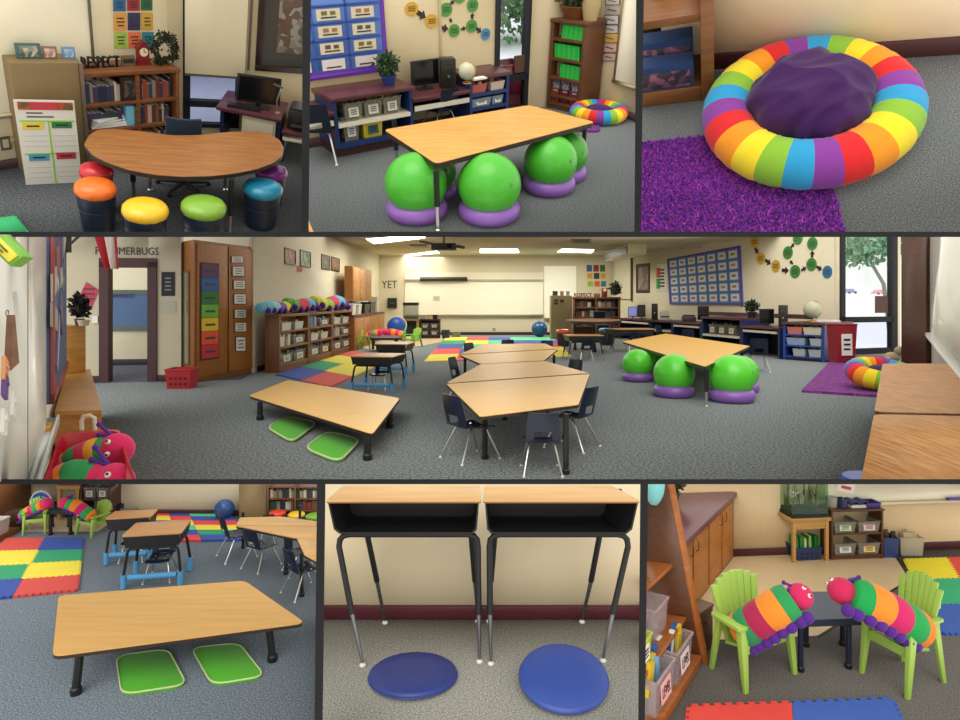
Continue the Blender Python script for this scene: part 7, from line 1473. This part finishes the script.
    for (px, lab) in (([(882.5, 363.5), (953, 363.5), (985, 414), (874.3, 411.5)], 'oak topped table at the right edge, farther of two'), ([(874, 414), (990, 416.5), (1060, 500), (857, 500)], 'oak topped table at the right edge, nearer of two')):
        q = [O(u, v, zt) for u, v in px]; table(R, 'oak_table', lab, px, zt, [(q[0].x+.15, q[0].y-.15, 0), (q[1].x-.1, q[1].y-.15, 0), (q[3].x+.12, q[3].y+.1, 0)], th=.025, top=OKT, edge=mat('4a3020'), r=.10, leg_r=.02)
    p = O(858, 487); r = 26*R.mpp(p)/1; R.solo(MB().lathe([(r*.8, 0), (r*.98, .03), (r, .05), (r*.95, .08), (0, .09)], 40), 'balance_cushion', mat('2f4fa8', 'plastic'), 'blue round cushion on the carpet at the bottom right edge', 'cushion', (p.x+.1, p.y, 0))
    # red bin with two plush caterpillars, bottom left
    zr = .50; bq = [O(60, 433, zr), O(119, 428.5, zr), O(139, 492, zr), O(38, 492, zr)]
    c0 = sum(bq, V((0, 0, 0)))/4; c0.z = 0; RB = mat('b81c30', 'plastic', rough=.3); T = R.thing('red_bin', 'big red plastic bin with white handle holding plush caterpillars', 'bin', c0)
    o_ = roundpoly([(q.x-c0.x, q.y-c0.y) for q in bq], .12, 5); n = len(o_); k1, k2 = .80, .93
    vs = [(x*k1, y*k1, 0) for x, y in o_]+[(x, y, zr) for x, y in o_]+[(x*k2, y*k2, zr) for x, y in o_]+[(x*k1*.94, y*k1*.94, .03) for x, y in o_]
    fs = [tuple(range(n))[::-1], tuple(range(3*n, 4*n))]
    for i in range(n):
        j = (i+1) % n; fs += [(i, j, n+j, n+i), (n+i, n+j, 2*n+j, 2*n+i), (2*n+i, 2*n+j, 3*n+j, 3*n+i)]
    MB().add(vs, fs).build('tub', RB, T, fix=True)
    hp = [O(u, v, zz) for u, v, zz in ((82, 430, zr), (82, 421, zr+.05))]; y = O(90, 430, zr).y; hh = [P(82, 430, y)-c0, P(81.5, 421, y)-c0, P(83.5, 416.5, y)-c0, P(90, 415.5, y)-c0, P(94.5, 418, y)-c0, P(95, 430, y)-c0]; MB().tube(hh, .016, 8).build('handle', mat('d8cfc0', 'plastic'), T)
    y = 4.45; caterpillar(R, 'plush caterpillar with pink head lying at the back of the red bin', [P(66, 468, y), P(80, 458, y), P(95, 452, y), P(108, 450, y)], .105, ['e0703a', '2f9050', 'c8305a', 'e0a030', '2f9050'], .115, eyes_dir=V((-.35, -1, .25)), feetside=V((.5, -.5, -.7)), headc='d02a60')
    y = 4.0; caterpillar(R, 'plush caterpillar with orange tail lying at the front of the red bin', [P(60, 482, y), P(74, 476, y), P(90, 478, y), P(104, 480, y)], .11, ['e8842c', '2f9050', '2f9050', 'd02a60'], .12, eyes_dir=V((-.2, -1, .3)), feetside=V((.3, -.3, -.9)), headc='d02a60')
    # low maple table with green cushions
    MP = mat('ecbb62', 'laminate')
    table(R, 'low_table', 'long low maple table with two green cushions beneath '+pic, [(248.5, 395.5), (288, 380), (400, 398), (372.5, 434)], .26, [(260, 420), (389.8, 428), (367.5, 460), (296, 401)], th=.035, top=MP, r=.10, leg_r=.035)
    def sq(lab, px):
        Q = [O(*p) for p in px]; c = sum(Q, V((0, 0, 0)))/4; L = [(p.x-c.x, p.y-c.y) for p in Q]; T = R.thing('floor_cushion', lab, 'cushion', c, 0, 'green cushions '+pic); q = roundpoly(L, .22, 7)
        MB().prism(q, 0, .03).build('cover', mat('55b52e', 'fabric'), T, bev=.008); MB().tube([(x, y, .03) for x, y in q+q[:1]], .012, 6).build('piping', mat('c9d8a0'), T)
    sq('green square cushion under the low table, farther of two '+pic, [(267, 430), (286, 418.5), (318, 425), (292, 445)]); sq('green square cushion under the low table, nearer of two '+pic, [(304, 451), (327, 434), (361, 442), (339, 465.5)])
    # foam mats
    r, b, y_, g_ = 'd4504c', '3553a8', 'efe04a', '2fa070'
    TL, BLq, BR = O(352.5, 351.5), O(277.5, 375.2), O(330.5, 387); foam_mat(R, TL, TL+(BR-BLq), BR, BLq, [[r, g_], [y_, y_], [g_, y_], [b, r]], 'by the brown bookcases', FN)
    pr, lg = 'e5484e', '5ccf9a'
    foam_mat(R, O(446, 337.6), O(553, 337.8), O(572, 357), O(424, 362), [[y_, pr, b, lg, lg], [g_, y_, lg, b, b], [b, lg, y_, pr, pr], [pr, b, pr, y_, y_], [y_, pr, b, lg, y_]], 'before the far wall', FN)
    build_floor(R, 'trim_10', mat('c6b490', 'plain'), [O(345, 341), O(383, 335.4), O(446, 335.4), O(441, 342), O(412, 348), O(370, 350)], z=.006, th=.006)
    # student desks
    def dk(lab, px, vb, front, clab, foam, cyaw=math.pi, s=None, gp=None):
        TL, TR, BR, BL = px; u0 = (BL[0]+BR[0])/2; pb = O(u0, vb); z = R.hgt(pb, (BL[1]+BR[1])/2); a, b_, c_, d_ = [O(*p, z) for p in px]; w = ((b_-a).length+(c_-d_).length)/2; v = (c_-d_); yaw = math.atan2(v.y, v.x)*(.3 if foam else .1); dep = min((a-d_).length, .85)*.85; w = min(w, abs(c_.x-d_.x)+.02)
        c0 = (c_+d_)/2+V((-math.sin(yaw), math.cos(yaw), 0))*dep/2; student_desk(R, lab, (c0.x, c0.y, 0), yaw, w, dep, z, s=z/.72, foam=foam, group=gp or ('student desks '+pic), top=mat('c99a62', 'laminate'), lower=.42, open_front=False)
        q = loc_of(R, (c0.x, c0.y), yaw, 0, dep*.1 if cyaw else -dep*.35); student_chair(R, clab, (q.x, q.y, 0), yaw+cyaw, z/.72*.85, mat('141a2c', 'plastic'))
    dk('black school desk with blue foam legs, nearer left one '+pic, [(360, 349), (399, 350), (390.5, 358), (352, 355)], 393, 0, 'dark chair under the nearer blue foamed desk '+pic, True)
    dk('black school desk with blue foam legs, farther left one '+pic, [(379, 339), (411.5, 339.4), (406, 344.5), (375.5, 343.5)], 375, 0, 'dark chair under the farther blue foamed desk '+pic, True)
    dk('black school desk in front of kidney table, left one '+pic, [(565, 331.5), (594, 330), (601, 334.5), (571, 336.5)], 361, 0, 'dark chair at the left desk before the kidney table '+pic, False, 0)
    dk('black school desk in front of kidney table, right one '+pic, [(611, 327.5), (632, 325), (644, 327), (622, 331.5)], 353, 0, 'dark chair at the right desk before the kidney table '+pic, False, 0)
    # trapezoid tables
    zt = .55; MP2 = mat('e2b368', 'laminate'); g = 'trapezoid tables '+pic
    def tz_(lab, px, feet): table(R, 'trapezoid_table', lab, px, zt, feet, th=.03, top=MP2, r=.04, leg_r=.025, group=g)
    tz_('maple trapezoid table, nearest of four in a middle row', [(446.5, 383.8), (589.7, 374), (578.5, 404.5), (480, 416.5)], [(485, 459), (566, 474)])
    tz_('maple trapezoid table, second nearest of four in a row', [(480.5, 364.2), (545, 361), (589, 373), (446.7, 382.8)], [(505, 420), (548, 415)])
    tz_('maple trapezoid table, third nearest of four in a row', [(459.7, 354.8), (557.7, 349.2), (544, 360.4), (480.5, 363.8)], [(465, 388), (554, 384)])
    tz_('maple trapezoid table, farthest of four in a row', [(482.5, 344.2), (545, 343.4), (557, 348.6), (459.7, 354.2)], [(487, 372), (541, 370)])
    NC = mat('141c34', 'plastic', rough=.35)
    for (u, v, top, yaw, lab, dsc) in ((471, 458, 393, -.95, 'at the left end of the nearest trapezoid table', False), (541, 471, 424, .0, 'with purple sticker pushed under the nearest trapezoid table', True), (571, 447, 385, .95, 'at the right end of the nearest trapezoid table', False),
                                       (476, 372, 343.5, -2.3, 'behind the third table at the left', False), (508, 366, 340.5, 3.14, 'behind the farthest trapezoid table', False), (543, 368, 341.5, 2.6, 'behind the farthest table at the right', False), (568, 395, 362, 2.3, 'right of the second trapezoid table', False), (466, 399, 358, -1.9, 'left of the third trapezoid table', False)):
        p = O(u, v); s = R.hgt(p, top)/.735; s = min(max(s, .74), 1.1); student_chair(R, 'navy plastic chair '+lab+' '+pic, p, yaw, s, NC, 'navy chairs at the trapezoid tables '+pic, disc=dsc)
    # maple table on balls
    table(R, 'activity_table', 'maple table on black legs over green balls '+pic, [(622.5, 341.5), (666, 333.5), (750, 346), (705, 366.5)], .58, [(706.5, 407), (640, 366), (742, 378)], th=.045, top=MP, r=.08, leg_r=.03, chrome=.4)
    for i, (u, v, r_, su, sv, lab) in enumerate(((637, 365, 15, 637.5, 384.5, 'left end'), (674, 378, 20, 674, 400, 'middle'), (732, 380.5, 22, 732, 405, 'right front corner'))):
        p = O(su, sv-3.5); m = R.mpp(p); gym_ball(R, p, r_*m, 'green exercise ball under the '+lab+' of the table '+pic, GREENB, 'green exercise balls '+pic, True, 'purple base ring under the '+lab+' ball '+pic, 'purple base rings '+pic)
    p = O(741, 392); gym_ball(R, p, 17*R.mpp(p), 'green exercise ball behind the right front ball '+pic, GREENB, None, True, 'purple base ring of the hidden rear ball '+pic, None)
    p = O(655, 376); gym_ball(R, p, 13*R.mpp(p), 'green exercise ball behind the left and middle balls '+pic, GREENB, None, True, 'purple base ring of the rear left ball '+pic, None)
    # far left seating corner
    AM = mat('8cc04a', 'plastic')
    adir_px(R, 'small green chair left of the dark table in the far corner', (358, 350), (370, 349.5), 328.5, 1.5, 'green chairs in the far corner', AM); adir_px(R, 'small green chair right of the dark table in the far corner', (402, 347), (411, 347.5), 327.5, 1.5, 'green chairs in the far corner', AM)
    table(R, 'side_table', 'dark little table between the small green chairs '+pic, [(372, 335.5), (397, 335.5), (399, 338), (370, 338)], .42, [(373, 349), (397, 349), (374, 346), (396, 346)], th=.06, top=mat('232a3c'), r=.02, leg_r=.035)
    yy = O(380, 346).y
    caterpillar(R, 'tiny plush caterpillar on the left small green chair '+pic, [P(361, 338, yy), P(366, 336.5, yy), P(372, 334.5, yy), P(378, 333, yy)], .14, CB, .12, eyes=False, antenna=False); caterpillar(R, 'tiny plush caterpillar on the right small green chair '+pic, [P(406, 336, yy), P(400, 335, yy), P(394, 333.5, yy), P(388, 332.5, yy)], .16, ['2fa45a', 'f08a2c', 'd83058', 'f08a2c', 'd02a6c'], .12, eyes=False, antenna=False)
    p = O(396, 343); m = R.mpp(p); T = R.thing('shell_chair', 'round blue shell chair with pale rim in the far corner '+pic, 'chair', p); rr = 9*m; MB().ell((0, 0, 17*m), (rr, rr*.6, rr*.95), 24, 16).build('shell', mat('1f55b0', 'plastic'), T); MB().torus((0, 0, 0), rr*1.02, rr*.09, 30, 8).xf(Matrix.Translation((rr*.1, .02, 17.4*m)) @ rx(math.pi/2)).build('rim', mat('c8ccd0'), T); MB().lathe([(rr*.6, 0), (rr*.2, rr*.2), (rr*.15, rr)], 16).build('base', BLK, T)
    p = O(403, 339.5); m = R.mpp(p); T = R.thing('wooden_stand', 'light wooden stand under the far fish tank '+pic, 'stand', p); SW = mat('a88a54', 'wood'); w_ = 15*m; hh = 20.5*m
    MB().box(0, w_*.12, 0, .4, 0, hh).build('side_panel', SW, T); MB().box(w_*.88, w_, 0, .4, 0, hh).build('side_panel', SW, T); MB().box(-.02, w_+.02, -.02, .42, hh-.07, hh).build('top_board', SW, T); MB().box(w_*.12, w_*.88, .36, .4, .1, hh-.07).build('back_board', mat('2a3a24'), T)
    T = R.thing('fish_tank', 'glass fish tank with dark lid against the far wall '+pic, 'fish tank', (p.x, p.y, hh)); MB().box(0, w_, .02, .38, .0, 14*m).build('tank_glass', mat('7a8670', 'clear', rough=.1), T); MB().box(-.01, w_+.01, .01, .39, 13.5*m, 16.5*m).build('lid', mat('23262a', 'plastic'), T); MB().box(.02, w_-.02, .05, .36, 0, 3*m).build('gravel', mat('3a4a30'), T)
    p = O(419, 338.5); m = R.mpp(p); bookcase(R, 'dark low bookcase against the far wall beside the fish tank '+pic, p, 0, 21*m, .5, 19.5*m, [.12, 10*m], [], mat('3a2018', 'wood'), t=.06)
    for j in range(2):
        for i in range(2): bin_box(R, ('left', 'right')[i]+' bin on '+('lower', 'upper')[j]+' shelf of the dark far bookcase '+pic, V((p.x+21*m*(.28+.44*i), p.y+.02, (.12, 10*m)[j])), 0, 8*m, .35, 5*m, mat('8a8a8e', 'clear'), card='dcdad4')
    for k, (f, c, lab) in enumerate(((.2, 'b8b8b0', 'pale pot on the dark far bookcase '), (.75, '1c1c24', 'dark pot on the dark far bookcase '))): bin_box(R, lab+pic, V((p.x+21*m*f, p.y+.1, 19.5*m)), 0, 5*m, .3, 4*m, mat(c, 'plastic'), cat='pot', name='pot')
    p = O(445.5, 338.5); bin_box(R, 'navy bin on the floor beside the dark far bookcase '+pic, p, 0, 8*m, .4, 8*m, mat('1c2c4c', 'plastic')); p = O(456, 337.5); bin_box(R, 'clear grey box on the floor before the far wall '+pic, p, 0, 9*m, .4, 5*m, mat('8a9088', 'clear'))
    p = O(539.5, 337); gym_ball(R, p, 8*R.mpp(p), 'blue exercise ball before the far wall '+pic, mat('1f4a78', 'gloss', rough=.25), base=False)
    # far right: cardboard cabinet, bookcase, kidney table, stools
    p = O(551, 339.5); m = R.mpp(p); T = R.thing('tan_cabinet', 'tan backed cabinet right of the blue ball '+pic, 'cabinet', p); MB().box(0, 21*m, 0, .5, 0, 44*m).build('body', mat('8a7850', 'plain'), T, bev=.02); MB().box(3*m, 7*m, -.01, 0, 38*m, 40*m).box(3*m, 7*m, -.01, 0, 35*m, 37*m).box(9*m, 13*m, -.01, 0, 37*m, 40*m).build('taped_prints', mat('4a2a2a'), T)
    for k, (f, w_, c, lab) in enumerate(((.22, 5, '3a4a4a', 'dark'), (.55, 3.4, '9a8268', 'brown'), (.83, 3.4, '8a9cb8', 'pale blue'))): R.solo(MB().box(-w_/2*m, w_/2*m, 0, .04, 0, 4.5*m).box(-w_*.3*m, w_*.3*m, -.01, 0, m, 3.5*m), 'photo_frame', mat(c), lab+' small frame on top of the tan cabinet '+pic, 'photo frame', (p.x+21*m*f, p.y+.15, 44*m))
    p = O(573, 338.5); m = R.mpp(p); hh = 41.5*m; w_ = 47*m; zs = [.15, 13*m, 22*m, 31.5*m]; bookcase(R, 'wide brown bookcase on the far right behind the kidney table '+pic, p, -.04, w_, .5, hh, zs, [w_*.49], mat('7a4a30', 'wood'), t=.08)
    for j, z_ in enumerate(zs[1:]):
        for i, (a, b) in enumerate(((.12, w_*.44), (w_*.53, w_-.15))): books(R, p, -.04, a, b, z_, .35, 6.5*m, 'on the '+('lower', 'middle', 'upper')[j]+' '+('left', 'right')[i]+' shelf of the wide far bookcase', seed=j*2+i, t=(.06, .14), fill=.9, y0=.05)
    tx = lambda f: loc_of(R, p, -.04, w_*f, .2, hh)
    T = R.thing('letter_sign', 'black standing letters on the wide far bookcase '+pic, 'sign', tx(.22)); text(T, 'RESPECT', None, (0, 0, 2*m), DK, 'letters', ext=.04, width=18*m, height=4*m)
    R.solo(MB().box(-3*m, 3*m, 0, .06, 0, 3.6*m).box(-2.4*m, 2.4*m, -.02, 0, m, 2.6*m), 'small_sign', mat('7a6648'), 'small wooden sign left of the red clock '+pic, 'sign', tx(.52))
    T = R.thing('mantel_clock', 'dark red clock on the wide far bookcase '+pic, 'clock', tx(.69)); MB().box(-2.6*m, 2.6*m, 0, .25, 0, 9*m).build('case', mat('7a1c24'), T, bev=.03); MB().lathe([(1.6*m, 0), (1.6*m, .05)], 18).xf(Matrix.Translation((0, 0, 7*m)) @ rx(math.pi/2)).build('clock_face', mat('e0d8b8'), T)
    T = R.thing('wreath', 'dark green wreath on the right end of the wide far bookcase '+pic, 'wreath', tx(.92)); leafball(260, (5.5*m, .3, 7*m), (0, 0, 8*m), 3.2*m, 3).build('leaves', mat('2a3422', 'leaf'), T, fix=False)['open'] = 1; MB().torus((0, 0, 0), 4.5*m, .8*m, 24, 8).xf(Matrix.Translation((0, 0, 7.5*m)) @ rx(math.pi/2)).build('ring', mat('3a2a1c'), T)
    zk = .95; K = []
    for k in range(20): a = 2*math.pi*k/20; K.append((593.5+28*math.cos(a), 319.8-(1.9 if math.sin(a) < 0 else 1.4)*math.sin(a)))
    table(R, 'kidney_table', 'brown kidney table before the wide far bookcase '+pic, K, zk, [(575, 350), (612, 349), (594, 352)], th=.07, top=mat('8a5a38', 'laminate', rough=.75), r=.02, leg_r=.04)
    for (u, v, c, lab) in ((563.5, 346, 'd8582c', 'orange'), (606, 345, '2f6a90', 'blue')): p = O(u, v); stool(R, lab+' topped bucket stool by the far kidney table '+pic, p, 7.5*R.mpp(p), 17*R.mpp(p), c, None)
    p = O(600, 341); m = R.mpp(p); T = R.thing('office_chair', 'dark chair behind the far kidney table '+pic, 'chair', p); MB().box(-6*m, 6*m, .1, .3, 18*m, 30*m).build('backrest', mat('1c2a38', 'fabric'), T, bev=.05); MB().box(-6*m, 6*m, -.6, .1, 14*m, 17*m).build('seat', mat('1c2a38', 'fabric'), T, bev=.04); MB().tube([(0, 0, 0), (0, 0, 15*m)], .06, 8).build('column', BLK, T)
    # chairs by the right counter
    for (u, v, s, yw, lab) in ((688, 352, .9, -.3, 'tucked under the desk below the blue board'), (757, 371, .95, -.25, 'under the desk with the computer'), (664, 345, .9, -1.2, 'by the far right corner desk')):
        p = O(u, v); student_chair(R, 'dark school chair '+lab+' '+pic, p, yw+math.pi*0, s, mat('161c2c', 'plastic'))
room4()
# ================================================================ partition boards between the seven rooms
def board(px, name, y0=1.55, y1=1.8):
    a = [ray(*p)*y0 for p in px]; b = [ray(*p)*y1 for p in px]
    o = MB().hexa(a+b).build(name, mat('0b0c13', rough=.9)); o['kind'] = 'structure'; return o
E = 60
board([(-220, 479.2), (1180, 479.2), (1180, 484.2), (-220, 484.2)][::-1], 'trim_2', 2.28, 2.44)
board([(-220, 231.8), (1180, 231.8), (1180, 237.0), (-220, 237.0)][::-1], 'trim_3', 2.5, 2.7)
board([(303, -E), (311.5, -E), (308.6, 231.8), (301.5, 231.8)][::-1], 'trim_4', 2.9, 3.1)
board([(636.6, -E), (644.5, -E), (641, 231.8), (634.4, 231.8)][::-1], 'trim_5', 2.9, 3.1)
board([(317, 484.2), (325.5, 484.2), (322, 720+E), (314, 720+E)][::-1], 'trim_6', 1.98, 2.08)
board([(640.3, 484.2), (648, 484.2), (644, 720+E), (637.7, 720+E)][::-1], 'trim_7', 1.98, 2.08)
# ================================================================ each room ends at its partition boards
def kids(o): return [o]+[k for c in o.children for k in kids(c)]
bpy.context.view_layer.update()
for R in ROOMS:
    C = sum((ray(*p) for p in R.cell), V((0, 0, 0)))
    pl = []
    for i in range(4):
        a, b = ray(*R.cell[i]), ray(*R.cell[(i+1) % 4]); n = a.cross(b).normalized()
        if n.dot(C) > 0: n = -n
        pl.append(n)                                    # outward normals, planes through the viewing point
    for root in R.roots:
        for o in [k for k in kids(root) if k.type == 'MESH']:
            mw = o.matrix_world; co = [mw @ V(c) for c in o.bound_box]
            cut = [n for n in pl if any(n.dot(c) > 1e-5 for c in co)]
            if not cut: continue
            me = o.data; bm = bmesh.new(); bm.from_mesh(me); inv = mw.inverted(); M3 = mw.to_3x3().transposed()
            for n in cut:
                r = bmesh.ops.bisect_plane(bm, geom=bm.verts[:]+bm.edges[:]+bm.faces[:], plane_co=inv @ V((0, 0, 0)), plane_no=(M3 @ n).normalized(), clear_outer=True)
                ed = [e for e in r['geom_cut'] if isinstance(e, bmesh.types.BMEdge)]
                if ed and not o.get('open'):
                    try: bmesh.ops.holes_fill(bm, edges=ed, sides=0)
                    except Exception: pass
            if len(bm.faces) == 0:
                bm.free()
                for c in o.children[:]: c.parent = o.parent
                bpy.data.objects.remove(o); continue
            bm.to_mesh(me); bm.free()
    for root in R.roots[:]:
        try: root.name
        except ReferenceError: continue
        if root.type == 'EMPTY' and not any(k.type == 'MESH' for k in kids(root)):
            for k in kids(root)[::-1]: bpy.data.objects.remove(k)
for o in bpy.data.objects:
    if o.get('open') is not None: del o['open']
# ================================================================ light
w = bpy.data.worlds.new('world'); SC.world = w; w.use_nodes = True
w.node_tree.nodes['Background'].inputs[0].default_value = (1.0, .95, .86, 1); w.node_tree.nodes['Background'].inputs[1].default_value = .86
def sun(e, az, s, ang, c=(1, .96, .88)):
    l = bpy.data.lights.new('sun', 'SUN'); l.energy = s; l.angle = math.radians(ang); l.color = c
    o = bpy.data.objects.new('sun', l); COL.objects.link(o)
    d = V((math.sin(az)*math.cos(e), math.cos(az)*math.cos(e), -math.sin(e))); o.rotation_euler = d.to_track_quat('-Z', 'Y').to_euler()
sun(math.radians(48), math.radians(12), 1.15, 50)
SC.view_settings.exposure = 0.6
